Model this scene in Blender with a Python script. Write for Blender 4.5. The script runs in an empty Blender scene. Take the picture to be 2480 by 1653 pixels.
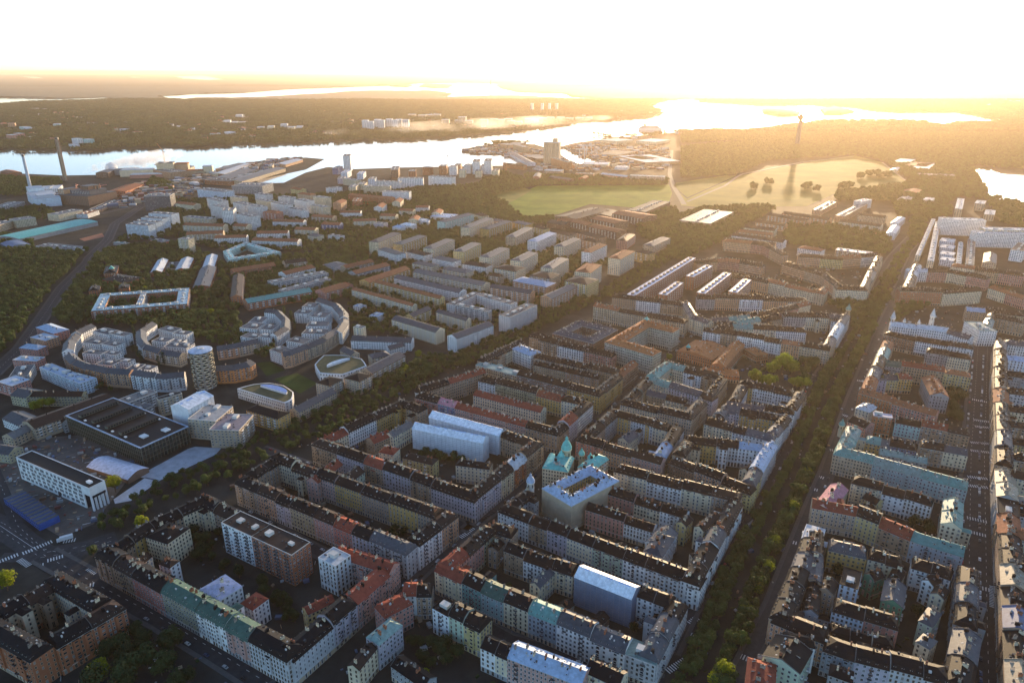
import bpy, math, random, hashlib
from mathutils import Vector, noise
R = math.radians
sc = bpy.context.scene
C = sc.collection
# ------------------------------------------------------------------ camera
cam_d = bpy.data.cameras.new('camera'); cam = bpy.data.objects.new('camera', cam_d); C.objects.link(cam)
cam_d.sensor_width = 36.0; cam_d.lens = 36.0 * 1720 / 2480
cam_d.clip_start = 1.0; cam_d.clip_end = 200000.0
cam.location = (0, 0, 350)
cam.rotation_euler = (R(90) - math.atan(654.5 / 1720), 0, 0)
sc.camera = cam
# ------------------------------------------------------------------ light
SUN_EL, SUN_AZ = 5.2, 21.5            # degrees above the horizon, degrees right of the view direction
w_ = bpy.data.worlds.new('World'); sc.world = w_; w_.use_nodes = True
nt = w_.node_tree; nt.nodes.clear()
sky = nt.nodes.new('ShaderNodeTexSky'); sky.sky_type = 'NISHITA'; sky.sun_disc = False
sky.sun_elevation = R(SUN_EL); sky.sun_rotation = R(SUN_AZ); sky.altitude = 300
sky.air_density = 0.6; sky.dust_density = 0.8; sky.ozone_density = 1.5
bg = nt.nodes.new('ShaderNodeBackground'); bg.inputs['Strength'].default_value = 0.15
wo = nt.nodes.new('ShaderNodeOutputWorld')
nt.links.new(sky.outputs[0], bg.inputs[0]); nt.links.new(bg.outputs[0], wo.inputs[0])
sl = bpy.data.lights.new('sun', 'SUN'); sl.energy = 3.0; sl.angle = R(0.6); sl.color = (1.0, 0.72, 0.42)
so = bpy.data.objects.new('sun', sl); C.objects.link(so)
so.rotation_euler = (R(90 - SUN_EL), 0, R(180 - SUN_AZ)); so.location = (2000, 6000, 900)
sc.view_settings.view_transform = 'Standard'; sc.view_settings.look = 'None'
sc.view_settings.gamma = 1; sc.view_settings.use_curve_mapping = False
sc.view_settings.exposure = 1.75
sc.cycles.use_denoising = True
sc.cycles.max_bounces = 5; sc.cycles.diffuse_bounces = 2; sc.cycles.glossy_bounces = 2
sc.cycles.transmission_bounces = 2; sc.cycles.transparent_max_bounces = 6; sc.cycles.volume_bounces = 2
sc.cycles.sample_clamp_indirect = 4

# ------------------------------------------------------------------ materials
MATS = {}
def mat(name, col, rough=0.8, metal=0.0, amt=0.18, scale=0.25, bump=0.0, trans=None, spec=0.4, col2=None):
    if name in MATS: return MATS[name]
    m = bpy.data.materials.new(name); m.use_nodes = True; n = m.node_tree; N = n.nodes; L = n.links
    b = N['Principled BSDF']; out = N['Material Output']
    b.inputs['Roughness'].default_value = rough; b.inputs['Metallic'].default_value = metal
    b.inputs['Specular IOR Level'].default_value = spec
    geo = N.new('ShaderNodeNewGeometry'); nz = N.new('ShaderNodeTexNoise')
    nz.inputs['Scale'].default_value = scale; nz.inputs['Detail'].default_value = 5; nz.inputs['Roughness'].default_value = .65
    L.new(geo.outputs['Position'], nz.inputs['Vector'])
    oi = N.new('ShaderNodeObjectInfo')
    mr = N.new('ShaderNodeMapRange'); mr.inputs[1].default_value = .3; mr.inputs[2].default_value = .7
    mr.inputs[3].default_value = 1 - amt; mr.inputs[4].default_value = 1 + amt
    L.new(nz.outputs['Fac'], mr.inputs[0])
    m2 = N.new('ShaderNodeMapRange'); m2.inputs[3].default_value = .88; m2.inputs[4].default_value = 1.12
    L.new(oi.outputs['Random'], m2.inputs[0])
    mu = N.new('ShaderNodeMath'); mu.operation = 'MULTIPLY'; L.new(mr.outputs[0], mu.inputs[0]); L.new(m2.outputs[0], mu.inputs[1])
    mx = N.new('ShaderNodeMix'); mx.data_type = 'RGBA'; mx.inputs[6].default_value = (*col, 1)
    mx.inputs[7].default_value = (*(col2 or col), 1); L.new(nz.outputs['Fac'], mx.inputs[0])
    vm = N.new('ShaderNodeVectorMath'); vm.operation = 'SCALE'
    L.new(mx.outputs[2], vm.inputs[0]); L.new(mu.outputs[0], vm.inputs['Scale'])
    L.new(vm.outputs[0], b.inputs['Base Color'])
    if bump:
        bp = N.new('ShaderNodeBump'); bp.inputs['Strength'].default_value = bump; bp.inputs['Distance'].default_value = 0.5
        n2 = N.new('ShaderNodeTexNoise'); n2.inputs['Scale'].default_value = scale * 6; L.new(geo.outputs['Position'], n2.inputs['Vector'])
        L.new(n2.outputs['Fac'], bp.inputs['Height']); L.new(bp.outputs[0], b.inputs['Normal'])
    if trans:
        tr = N.new('ShaderNodeBsdfTranslucent'); ms = N.new('ShaderNodeMixShader'); ms.inputs[0].default_value = trans
        v2 = N.new('ShaderNodeVectorMath'); v2.operation = 'MULTIPLY'; v2.inputs[1].default_value = (1.1, 1.35, .4)
        L.new(vm.outputs[0], v2.inputs[0]); L.new(v2.outputs[0], tr.inputs[0])
        L.new(b.outputs[0], ms.inputs[1]); L.new(tr.outputs[0], ms.inputs[2]); L.new(ms.outputs[0], out.inputs[0])
    MATS[name] = m; return m

WALL = dict(
 white=(.76, .75, .72), cream=(.66, .57, .41), ochre=(.5, .33, .13), tan=(.36, .26, .18), pink=(.5, .31, .26), rose=(.45, .22, .18),
 brick=(.36, .14, .075), brownw=(.2, .12, .085), yellow=(.52, .42, .21), olive=(.33, .3, .2), peach=(.5, .3, .19), orange=(.52, .23, .1),
 sand=(.44, .35, .25), lilac=(.48, .44, .48), palegrey=(.5, .5, .5), grey=(.3, .31, .31), darkgrey=(.12, .12, .125),
 bluew=(.6, .67, .72), bluegrey=(.3, .35, .38), blue=(.14, .18, .3), mint=(.45, .52, .4), mintw=(.4, .6, .55), tealw=(.28, .4, .4),
 green=(.06, .2, .13), greygreen=(.33, .34, .28), redwhite=(.42, .17, .13), lowtan=(.33, .25, .17), sheet=(.75, .78, .8), net=(.16, .2, .27), greennet=(.12, .25, .22))
ROOF = dict(
 black=(.009, .009, .011), brown=(.036, .023, .019), slate=(.075, .08, .09), grey=(.13, .13, .13), red=(.27, .065, .04), rust=(.33, .12, .06),
 orange=(.42, .15, .06), darkgreen=(.055, .11, .085), verdigris=(.13, .28, .245), teal=(.12, .46, .41), palegreen=(.21, .3, .27), mint=(.42, .68, .62),
 silver=(.5, .52, .54), white=(.7, .7, .7), lavender=(.42, .4, .5), lavwhite=(.62, .62, .72), paleblue=(.36, .44, .56), slateblue=(.1, .14, .24), pinkroof=(.5, .22, .25),
 tent=(.8, .82, .86), tealedge=(.42, .55, .6), concrete=(.35, .33, .31), pinkcrates=(.25, .2, .21), sandy=(.33, .27, .19))
def warm(c):
    l = .3 * c[0] + .55 * c[1] + .15 * c[2]; return tuple(max(.01, min(.85, l + (v - l) * 1.12)) for v in c)
WALL = {k: warm(v) for k, v in WALL.items()}
WW = dict(white='white', cream='cream', ochre='ochre', tan='tan', pink='pink', rose='rose-red', brick='red-brick', brownw='brown-brick', yellow='yellow', olive='olive-grey',
 peach='orange-pink', orange='terracotta', sand='sand-coloured', lilac='lilac-grey', palegrey='pale-grey', grey='grey', darkgrey='dark-grey', bluew='bluish-white', bluegrey='blue-grey',
 blue='blue', mint='pale-mint', mintw='turquoise-white', tealw='dull-teal', green='dark-green', greygreen='grey-green', redwhite='red-and-white', lowtan='low tan', sheet='white-sheeted', net='blue-netted', greennet='green-netted')
RW = dict(black='black', brown='brown', slate='slate-grey', grey='grey', red='red', rust='rust-red', orange='orange-tiled', darkgreen='dark-green', verdigris='verdigris', teal='bright-teal',
 palegreen='pale-green', mint='pale-turquoise', silver='silvery', white='white', lavender='lavender-grey', lavwhite='lavender-white', paleblue='pale-blue', slateblue='slate-blue', pinkroof='pinkish', tent='white-tented',
 tealedge='teal-edged', concrete='bare-concrete', pinkcrates='crate-strewn', sandy='sand-coloured')
def wallmat(k): return mat(WW[k].replace('-', '_').replace(' ', '_') + '_wall', WALL[k], .85, 0, .16, .18, .15)
def roofmat(k):
    tile = k in ('red', 'rust', 'orange', 'pinkroof')
    return mat(RW[k].replace('-', '_') + '_roof', ROOF[k], .8 if tile else .55, 0, .28, .35, .5 if tile else .12, spec=.12 if tile else .1 if k in ('black', 'brown') else .2)
GLASS = mat('window_glass', (.018, .022, .03), .12, 0, .3, .5, spec=.5)
BLIND = mat('window_blind', (.2, .2, .2), .5, 0, .3, .5)
TRIM = mat('pale_trim', (.55, .53, .49), .7, 0, .15)
WHITE = mat('white_paint', (.7, .7, .7), .6, 0, .08)
DARK = mat('dark_metal', (.04, .04, .045), .45, 0, .2)
STACK = mat('chimney_plaster', (.3, .25, .2), .8, 0, .3, .6)
BARK = mat('bark', (.07, .05, .035), .9)
LEAF = mat('green_leaves', (.04, .07, .02), .7, 0, .4, .06, trans=.28, col2=(.085, .11, .03), spec=.2)
LEAFY = mat('yellow_green_leaves', (.22, .23, .02), .7, 0, .3, .1, trans=.5, spec=.2)
LEAFD = mat('dark_leaves', (.028, .048, .015), .7, 0, .4, .05, trans=.25, col2=(.055, .072, .024), spec=.2)
FOREST = mat('forest_leaves', (.03, .046, .018), .8, 0, .45, .012, trans=.25, col2=(.08, .085, .03), spec=.15)

# ------------------------------------------------------------------ mesh helpers
class MB:
    def __init__(s): s.v = []; s.f = []; s.m = []
    def face(s, pts, mi=0):
        i = len(s.v); s.v.extend(pts); s.f.append(tuple(range(i, i + len(pts)))); s.m.append(mi)
    def box(s, c, u, hx, hy, z0, z1, mi=0, top=True, taper=1.0):   # u = unit 2D direction of x
        ux, uy = u; px, py = -uy, ux
        a = [(c[0] + ux * hx * i + px * hy * j, c[1] + uy * hx * i + py * hy * j) for i, j in ((-1, -1), (1, -1), (1, 1), (-1, 1))]
        b = [(c[0] + (x - c[0]) * taper, c[1] + (y - c[1]) * taper) for x, y in a]
        i = len(s.v); s.v.extend([(x, y, z0) for x, y in a] + [(x, y, z1) for x, y in b])
        F = [(0, 1, 5, 4), (1, 2, 6, 5), (2, 3, 7, 6), (3, 0, 4, 7)] + ([(4, 5, 6, 7)] if top else [])
        s.f.extend([tuple(i + k for k in f) for f in F]); s.m.extend([mi] * len(F))
    def bar(s, a, b, r, mi=0):
        a = Vector(a); b = Vector(b); d = (b - a).normalized(); x = d.cross(Vector((0, 0, 1)));
        if x.length < .01: x = Vector((1, 0, 0))
        x.normalize(); y = d.cross(x); i = len(s.v)
        for p in (a, b):
            for sx, sy in ((-1, -1), (1, -1), (1, 1), (-1, 1)): s.v.append(tuple(p + x * r * sx + y * r * sy))
        F = [(0, 1, 5, 4), (1, 2, 6, 5), (2, 3, 7, 6), (3, 0, 4, 7), (4, 5, 6, 7), (3, 2, 1, 0)]
        s.f.extend([tuple(i + k for k in f) for f in F]); s.m.extend([mi] * 6)
    def lathe(s, c, prof, n=16, mi=0, cap=True):    # prof = [(r,z)]
        i = len(s.v)
        for r, z in prof:
            for k in range(n):
                a = 2 * math.pi * k / n; s.v.append((c[0] + r * math.cos(a), c[1] + r * math.sin(a), z))
        for j in range(len(prof) - 1):
            for k in range(n):
                k2 = (k + 1) % n; s.f.append((i + j * n + k, i + j * n + k2, i + (j + 1) * n + k2, i + (j + 1) * n + k)); s.m.append(mi)
        if cap: s.f.append(tuple(i + (len(prof) - 1) * n + k for k in range(n))); s.m.append(mi)
    def mesh(s, name, mats):
        me = bpy.data.meshes.new(name); me.from_pydata(s.v, [], s.f)
        for m in mats: me.materials.append(m)
        if len(mats) > 1: me.polygons.foreach_set('material_index', s.m)
        me.update(); return me
    def build(s, name, mats, parent=None, stuff=False, loc=None):
        if not s.f: return None
        if not isinstance(mats, (list, tuple)): mats = [mats]
        o = bpy.data.objects.new(name, s.mesh(name, mats)); C.objects.link(o)
        if parent: o.parent = parent
        if loc: o.location = loc
        if stuff: o['kind'] = 'stuff'
        return o
def smooth(o):
    for p in o.data.polygons: p.use_smooth = True
    return o
def tag(o, label, cat, group=None):
    o['label'] = label; o['category'] = cat
    if group: o['group'] = group
    return o
def empty(name, loc, label=None, cat=None, group=None):
    o = bpy.data.objects.new(name, None); o.empty_display_size = 1; C.objects.link(o); o.location = (loc[0], loc[1], loc[2] if len(loc) > 2 else 0)
    if label: tag(o, label, cat, group)
    return o
def struct(o): o['kind'] = 'structure'; return o
def inst(name, me, loc, rz=0, sc_=(1, 1, 1), parent=None, label=None, cat=None, group=None):
    o = bpy.data.objects.new(name, me); C.objects.link(o); o.location = loc; o.rotation_euler = (0, 0, rz); o.scale = sc_
    if parent: o.parent = parent
    if label: tag(o, label, cat, group)
    return o
def dist(p): return math.hypot(p[0], p[1])
def ORD(n): return str(n) + ('th' if 10 <= n % 100 <= 20 else {1: 'st', 2: 'nd', 3: 'rd'}.get(n % 10, 'th'))
def px(x, y, z=0):      # where a world point lands in the photograph, only used to word labels
    p = math.atan(654.5 / 1720); d = y * math.cos(p) - (z - 350) * math.sin(p)
    if d < 1: d = 1
    return 1240 + 1720 * x / d, 826.5 - 1720 * (y * math.sin(p) + (z - 350) * math.cos(p)) / d

DATA = '''
0|-3438,3550 -2855,3261|14|21|1|c|32|1 brick black m
1|-2776,3377 -2532,3733|14|21|1|c|32|50 brick black m;50 brick brown m
2|-3158,4088 -2654,3802|14|21|-1|c|32|1 brick/cream black m
3|-3373,3674 -3223,3964|14|21|-1|c|32|50 brick/cream black m;50 brick/tan brown g
4|-3039,4277 -1336,3271|14|20|1|c|0|150 tan black m;145 tan brown m;225 redwhite black m;240 olive darkgreen m;190 white darkgreen m;145 pink darkgreen m;230 palegrey black m
5|-1311,3288 -1022,3765|14|20|1|c|0|60 palegrey black m;40 lilac black m
6|-1020,3767 -852,4054|14|20|1|c|0|1 pink red g
6|-1296,4277 -861,4077|13|20|1|c|0|1 pink red g
7|-1239,4088 -1381,4183|14.8|26|-1|c|11|1 white silver f
7|-1339,3706 -1186,3829|8|18|1|c|11|1 yellow red g
7|-1969,3792 -2138,3920|20|20|-1|c|11|1 white lavender h
7|-1710,3758 -1821,3827|12.5|17|-1|c|11|1 white red h
7|-2561,4409 -2772,4497|20.8|21|-1|c|11|1 cream black h
7|-2680,4100 -2620,4277|8|20|1|c|11|1 cream brown g
7|-2436,4160 -2542,4208|8|19|-1|c|11|1 white brown h
8|-3039,4277 -2824,4746 -2531,5076|13|20|-1|c|0|200 tan black m;160 ochre black m;200 tan black m;240 cream black m
9|-2531,5076 -2131,4835|13|20|-1|c|0|1 cream black m;1 tan brown m
10|-2366,5228 -764,4264|13|21|1|c|32|180 tan black m;135 peach brown m;105 lilac black m;170 olive black m;135 pink brown m;118 redwhite red m;115 lilac black m;225 palegrey slate m
11|-689,4371 -423,4751|13|21|1|c|32|200 white black m;155 peach brown m
12|-2144,5731 -536,4815|13|21|-1|c|32|200 cream black m;200 cream brown m;150 pink black m;200 ochre black g;200 tan black m;200 ochre black m;120 tan brown m
13|-2314,5347 -2197,5612|13|21|-1|c|32|1 tan black m;1 tan black m
14|-1666,5255 -1520,5569|12|20|1|c|11|1 pink red g
14|-1373,5301 -1300,5444|12.5|20|1|c|11|1 mint brown g
15|-1890,5902 -303,4961|13|21|1|c|0|72 tan brown m;72 lilac black m;50 tan red m;68 lilac black m;50 tan black m;100 lilac black m
16|-280,5005 295,5893|13|21|1|c|0|70 lilac black m;40 cream black m;45 brick silver m;60 tan brown m
17|-1911,5978 -1191,6897|13|20|-1|c|0|95 cream red g;100 white black m;130 ochre black m
18|-1194,6919 -879,6690|13|20|-1|c|0|1 ochre black m;1 tan black m
18|-53,6207 300,5930|13|20|-1|c|0|1 tan black m;1 tan brown m
19|-1323,6017 -1174,6177|13.2|16|1|c|11|1 tan red g
19|-1159,6129 -986,6388|10.3|17|1|c|11|1 cream grey g
19|-1092,5757 -1243,5811|12.2|19|-1|c|11|1 cream red h
19|-717,5626 -1013,5756|10.3|16|-1|c|11|1 yellow brown h
19|-198,5517 -509,5592|10.6|18|-1|c|11|1 cream black h
20|-1050,6956 441,6103|13|20|1|c|0|170 redwhite black m;120 blue pinkroof g;475 pink red g;200 tan black m
21|463,6117 859,6777|13|20|1|c|0|60 tan black m;60 lilac red m;110 white black m
22|-1069,7162 -382,7715|13|20|-1|c|0|180 tan black m;250 tan red g
23|-387,7440 527,6883|13|20|1|c|0|120 white black m;280 olive black m;160 ochre red m
23|527,6883 735,6777|13|20|1|c|0|1 cream black m
24|301,6665 -428,7093|12.6|17|-1|c|11|1 cream red g
25|-438,7870 948,6953|14|21|1|c|0|300 sand palegreen f;340 brownw black g;205 ochre black m
26|968,6990 1276,7479|13|21|1|c|0|1 ochre black m
27|261,7965 1008,7529|11|17|1|c|0|1 olive black g;1 tan black g
28|266,8151 1211,7544|12|20|1|c|0|1 tan black m;1 cream black m;1 tan brown m
29|-420,7985 72,8684|12|20|-1|c|0|1 tan black m;1 cream black m
30|339,8684 1234,8103|13|20|1|c|0|140 tan black m;180 white black m;190 rose black m
31|230,8150 -13,8397|18.7|21|-1|c|11|1 white paleblue h
32|227,8819 545,8630|13|20|1|c|0|1 tan black m
33|1291,7569 1531,7941|12.4|18|1|c|11|1 brownw rust g
34|1209,10065 1673,9759 2418,9345|14|22|1|c|0|230 sand rust g;250 sand brown g;150 sand brown m;160 sand black m
35|1558,10565 2606,10162|13|20|1|c|0|1 tan black m;1 white black m;1 tan brown m
36|1512,7438 2142,6862|13|21|1|c|0|150 cream verdigris m;180 lilac slate m;70 lilac brown m
37|2167,6898 2463,7418|13|21|1|c|0|1 sand black m
38|1854,7938 2442,7521|13|21|-1|c|0|160 cream verdigris m;120 white black m;120 tan brown m
39|1536,7479 1828,7892|13|21|-1|c|0|1 cream verdigris m
40|1148,6812 1810,6409|13|20|1|c|0|270 cream black m;230 sand black m
41|1833,6441 2076,6812|13|20|1|c|0|1 sand brown m
42|1161,6847 1486,7379|12|20|-1|c|0|1 tan black m;1 cream black m
43|1466,7072 1852,6853|11|18|1|c|0|1 tan slate g;1 cream black m
44|609,6001 1334,5555|12|20|1|c|32|190 redwhite black m;190 peach brown m;190 pink brown g
45|1391,5661 1699,6237|12|20|1|c|32|70 sand paleblue m;110 palegrey black m
46|1045,6673 1599,6304|12|20|-1|c|32|200 ochre black m;180 palegrey black m;120 cream brown m
47|674,6102 980,6572|12|20|-1|c|32|1 tan black m;1 grey black m
48|1116,6031 1239,6177|11.6|16|1|c|11|1 cream slate g
48|1361,6306 1501,6432|11.2|18|1|c|11|1 ochre black g
49|-114,4860 1288,3939|13|19|1|c|0|250 white black m;145 lowtan black g;150 lilac black g;185 cream black g;215 mint black g;145 white black m;240 white black m;110 white black m
50|1279,3943 1893,4963|13|19|1|c|0|90 white black m;120 white black g;90 white slate m;110 palegrey black m;110 white brown m
51|-115,4880 108,5169|12|19|-1|c|0|1 cream black m;1 grey black m
52|896,5444 1858,4948|13|20|1|c|0|240 cream black m;240 white black m;200 cream black m;180 tan brown m
53|807,5133 1382,4789|11|17|1|c|0|190 rose black m;180 cream black g;170 white black g
54|594,4900 1091,4617|11|17|1|c|0|280 rose black g;200 white black g
55|1127,4401 1279,4598|14.5|17|1|c|11|1 white grey g
55|1324,4253 1465,4286|8|18|1|c|11|1 cream black h
55|1353,4659 1433,4755|8|18|1|c|11|1 yellow black g
55|1467,4575 1653,4766|8|20|1|c|11|1 cream brown g
56|1412,5609 1999,5093|12|20|1|c|32|180 brownw black m;180 peach black m;190 yellow black m
57|2063,5195 2491,5875|12|20|1|c|32|60 yellow slate m;130 palegrey paleblue m
58|1682,6103 2375,5907|12|20|-1|c|32|190 ochre black m;130 white black m;150 white paleblue g
59|1469,5714 1624,5997|12|20|-1|c|32|1 tan black m;1 cream black m
60|2113,5478 2264,5602|10.8|15|1|c|11|1 cream brown g
61|1915,6330 2485,5959|12|20|1|c|32|180 cream black g;80 white black m;170 white slate m
62|2555,6056 2842,6457|12|20|1|c|32|70 white slate m;110 palegrey black m
63|2211,6742 2732,6506|12|20|-1|c|32|150 lilac slate m;150 ochre black m;150 ochre black m
64|1985,6427 2141,6644|12|20|-1|c|32|1 grey black m;1 grey slate m
65|2259,6777 2894,6539|12|20|1|c|32|240 lilac slate g;180 white black m
66|2959,6640 3222,7048|12|20|1|c|32|1 palegrey black m;1 tan black m
67|2592,7399 3117,7107|12|20|-1|c|32|120 ochre black m;150 white black m;150 white black m
68|2316,6882 2535,7293|12|20|-1|c|32|1 white black m
69|2606,9103 3996,8297|12|20|1|c|32|130 white brown g;120 tan black m;190 white black m;120 white black m;120 peach rust g;200 sand black g
70|4060,8398 4871,9687|12|20|1|c|32|80 sand slate m;140 white silver m;120 white slate m
71|3920,9786 4752,9700|12|20|-1|c|32|180 grey brown m;180 cream black m;120 tan slate m
72|2712,9158 3814,9730|12|20|-1|c|32|1 tan black m;1 mint verdigris m;1 tan black m
73|2804,9250 3982,9016|12|20|1|c|0|120 tan black m;140 mint verdigris m;150 cream brown m;200 white black m
74|2812,9433 3676,9687 4506,10198|13|20|1|c|0|100 cream slate m;130 tan verdigris g;180 rose brown m;160 rose brown m;100 cream rust g
75|2568,10269 2534,9559 2719,9311|13|20|1|c|0|1 sand slate m;1 cream slate g
76|2891,10597 4546,10410|14|19|1|c|0|110 grey black m;150 peach brown m;140 white black m;150 peach black m;120 grey brown m
77|4223,11463 4703,10998 4945,10758 5119,11038|14|20|1|c|0|120 cream rust m;170 cream rust g;170 sand rust g
78|5237,11038 5717,10957 7008,13098|14|20|1|c|0|200 cream black m;120 cream slate g;100 sand brown m;90 cream brown m
79|4957,12703 5356,11907 5306,11197|13|19|1|c|0|1 peach brown m;1 tan brown m;1 peach black m
80|5458,13251 6195,13026 7015,13251|13|19|1|c|0|1 peach brown m;1 yellow brown m;1 peach rust m;1 white brown m
81|3405,12703 4028,12917 4541,12495|13|19|1|c|0|1 peach brown m;1 rose rust m;1 peach brown m
82|4386,14497 5093,14168 5175,13316|13|19|1|c|0|1 peach rust m;1 rose brown m;1 peach brown m
83|3764,11814 4241,11367|13|19|1|c|0|1 rose brown m;1 peach brown m
84|4997,8959 5301,8684 5830,8347|13|20|1|c|0|240 brownw black m;230 white black m;170 white brown m
85|5311,9433 5958,9132 6143,8847|13|20|-1|c|0|200 white silver m;200 white silver m;180 white slate g
86|5191,8272 5612,8032|12|20|1|c|0|1 grey black m;1 cream black m
87|3826,7105 4853,8684|13|20|-1|c|0|110 peach rust m;100 lilac slate m;90 peach brown m;100 tan verdigris m;90 cream rust m
88|4393,7939 5045,7629 5292,7502|13|20|1|c|0|190 grey darkgreen m;300 tan red g;180 yellow rust h
89|4307,7506 4615,7485|12|18|1|c|0|1 yellow slate g;1 ochre red m
90|4561,7029 4721,7502|18|20|-1|c|11|1 grey rust g
91|3792,7067 4055,6812 4344,6539|14|20|1|c|0|240 brick rust g;290 rose rust g
92|3706,6625 3855,6762|14.2|19|1|c|11|1 cream silver h
92|3835,6414 3675,6479|8.8|23|-1|c|11|1 brick lavender f
92|3504,6272 3393,6428|17.3|19|-1|c|11|1 rose black g
93|3871,6412 4076,6302 4428,6092|12|19|1|c|0|180 mintw black g;180 tan red m;150 tan brown m
94|2953,5739 3255,5558 3842,5153|15|20|1|c|0|290 sand verdigris m;330 tealw palegreen m;310 tealw verdigris m
95|2989,5793 3306,6268|14|20|-1|c|0|1 cream verdigris m;1 cream palegreen m
96|3380,6005 3757,5811|12|19|1|c|0|110 ochre verdigris m;60 grey grey g;190 blue black m
97|3857,5920 4213,5757|12|19|1|c|0|1 tan brown m;1 cream slate g
98|3413,5792 3773,5634|10|17|1|c|0|1 grey palegreen g;1 grey palegreen g
99|2422,4886 2745,4756 3031,4449 3290,4277|15|20|1|c|0|320 sand red g;170 yellow black m;230 tan red m;340 bluegrey verdigris g
100|2450,4927 2736,5255|14|20|-1|c|0|1 cream pinkroof g
101|2899,5244 3220,5054 3404,4907|12|20|1|c|0|190 cream black m;130 white black m;160 white black m
102|3331,4650 3559,5011|14|20|1|c|0|1 cream verdigris g;1 mint verdigris g
103|1653,3638 2009,4195 2296,4669|14|20|-1|c|0|1 tan black m;1 brownw black m;1 tan black m;1 grey slate m;1 tan black m;1 cream silver f
104|2339,4362 2577,4261|13|20|1|c|0|1 ochre slate m
105|2583,4257 2786,4160|12|19|1|c|0|1 cream black m;1 cream black m
106|2848,4163 2959,4100 3048,4024|12|20|1|c|0|1 white black m;1 white black m
107|2825,3606 3181,4163|13|20|1|c|0|1 grey black m;1 grey slate m;1 grey black m
107|2483,3132 2803,3567|15|20|1|c|0|1 grey black m;1 tan slate g
108|2104,3735 2276,3642 2447,3553|13|19|1|c|0|225 bluew black m;235 rose black m
109|1656,3618 1930,3432|14|20|1|c|0|1 peach black m
110|1897,3385 2060,3293 2242,3222 2521,3110|14|20|1|c|0|230 bluegrey black m;240 lilac black m;220 palegrey black m;180 palegrey black m
111|2527,4045 2631,4091|8|17|1|c|11|1 green black g
111|2583,3760 2717,3973|13.1|18|1|c|11|1 green slate g
111|2358,3920 2466,4100|11.7|20|1|c|11|1 bluew black f
111|2174,3886 2263,4003|9.9|18|1|c|11|1 tan black g
112|1677,3185 1824,3363|21.9|21|1|c|11|1 mint black g
112|1487,3049 1573,3271|15.9|20|1|c|11|1 cream red h
112|1678,3444 1857,3397|8|20|1|c|11|1 white black m
112|1981,3150 1864,3214|9.5|18|-1|c|11|1 grey black h
113|6310,8684 5517,7461 4653,6073 4333,5569|14|20|1|c|2|60 tan slate m;50 grey black m;70 tan brown m;60 grey black m;60 brownw black m;70 tan rust g;60 sand black m;70 tan brown m;60 grey slate m;60 tan black m
114|4292,5494 3833,4746 3368,3978 2825,3090|15|20|1|c|2|120 bluegrey sandy g;110 grey sandy g;110 palegrey black f;130 tan rust g;90 brownw brown m;90 tan black m;110 tan sandy g;100 grey brown g;100 tan slateblue g;120 brownw black g;110 tan sandy g
115|6385,8603 6760,8422|12|19|1|c|0|1 white slate m
115|6061,8104 6423,7940|12|19|1|c|0|1 bluew paleblue h
115|5714,7567 6061,7422|12|19|1|c|0|1 grey black m
115|5404,7088 5737,6958|12|19|1|c|0|1 palegrey black m
115|5148,6693 5470,6575|12|19|1|c|0|1 cream black m
115|4895,6302 5205,6196|12|19|1|c|0|1 tan brown g
115|4703,6005 5003,5907|12|19|1|c|0|1 yellow black g
115|4491,5678 4781,5588|12|19|1|c|0|1 cream grey g
116|4551,5688 4812,5486|12|19|1|c|0|1 tan black m
116|4339,5365 4594,5180|12|19|1|c|0|1 cream brown g
116|4035,4901 4281,4741|12|19|1|c|0|1 bluew black g
116|3783,4516 4020,4375|12|19|1|c|0|1 cream rust g
116|3519,4113 3746,3991|12|19|1|c|0|1 sand black m
116|3280,3749 3497,3642|12|19|1|c|0|1 grey black g
116|3072,3431 3280,3337|12|19|1|c|0|1 tan brown g
117|6545,9132 6928,9623 7161,9372|12|20|1|c|0|1 white palegreen g;1 tan brown m
118|6322,9019 6342,9407|23|22|-1|c|11|1 white palegreen f
119|6174,10850 6802,10771|14|22|1|c|0|1 brick brown m
119|6821,10758 7530,10917|16|20|1|c|0|1 cream brown g
120|6729,9984 7396,9717|14|19|1|c|0|1 tan paleblue g;1 tan black m;1 olive brown m
121|7836,11230 7988,10591|14|18|1|c|0|1 cream rust g;1 rose rust g
122|7020,12194 7712,12097 8061,11631|14|19|1|c|0|1 white silver m;1 rose brown m;1 cream black m;1 rose brown m
122|7942,12495 8809,11814|14|19|1|c|0|1 cream rust m;1 tan brown m;1 rose brown m
123|6295,11031 7311,12598|14|19|-1|c|0|1 tan black m;1 white silver m
124|-548,4116 -149,3848 716,3339 856,3265|14|20|1|c|0|240 cream red g;160 greennet black g;180 tealw darkgreen m;185 cream black m;205 bluegrey verdigris m;230 white slate m;230 white slate m;190 palegrey palegreen f
125|871,3277 1168,3778|13|20|1|c|0|1 palegrey slate m;1 palegrey slate m;1 palegrey black m
126|-541,4147 -217,4640|13|20|-1|c|0|130 rose red m;110 rose brown m;110 olive black m
127|-198,4575 -3,4484|12|20|1|c|0|1 tan black m
128|-62,4341 103,4241 426,4066|12|19|1|c|0|150 tan black g;205 white black m;145 cream black m
129|840,3853 1041,3735|12|19|1|c|0|1 white black m;1 palegrey black m
130|188,3970 308,4138|8|17|1|c|11|1 cream slate g
131|-826,3657 -660,3792|13|20|1|c|0|1 rose red m
131|-748,3862 -542,3862|12|20|1|c|0|1 white red m;1 tan black m
132|-524,3740 -377,3633 -199,3519|13|21|1|c|0|140 white black f;120 mint black m;130 yellow black m
133|-195,3419 -11,3315|12|19|1|c|0|1 white black g;1 cream black m
134|-822,3420 -699,3593|10.8|20|1|c|11|1 lilac palegreen h
134|-909,3241 -832,3417|8|18|1|c|11|1 cream brown g
134|-514,3164 -738,3339|10.4|12|-1|c|11|1 grey black g
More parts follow.
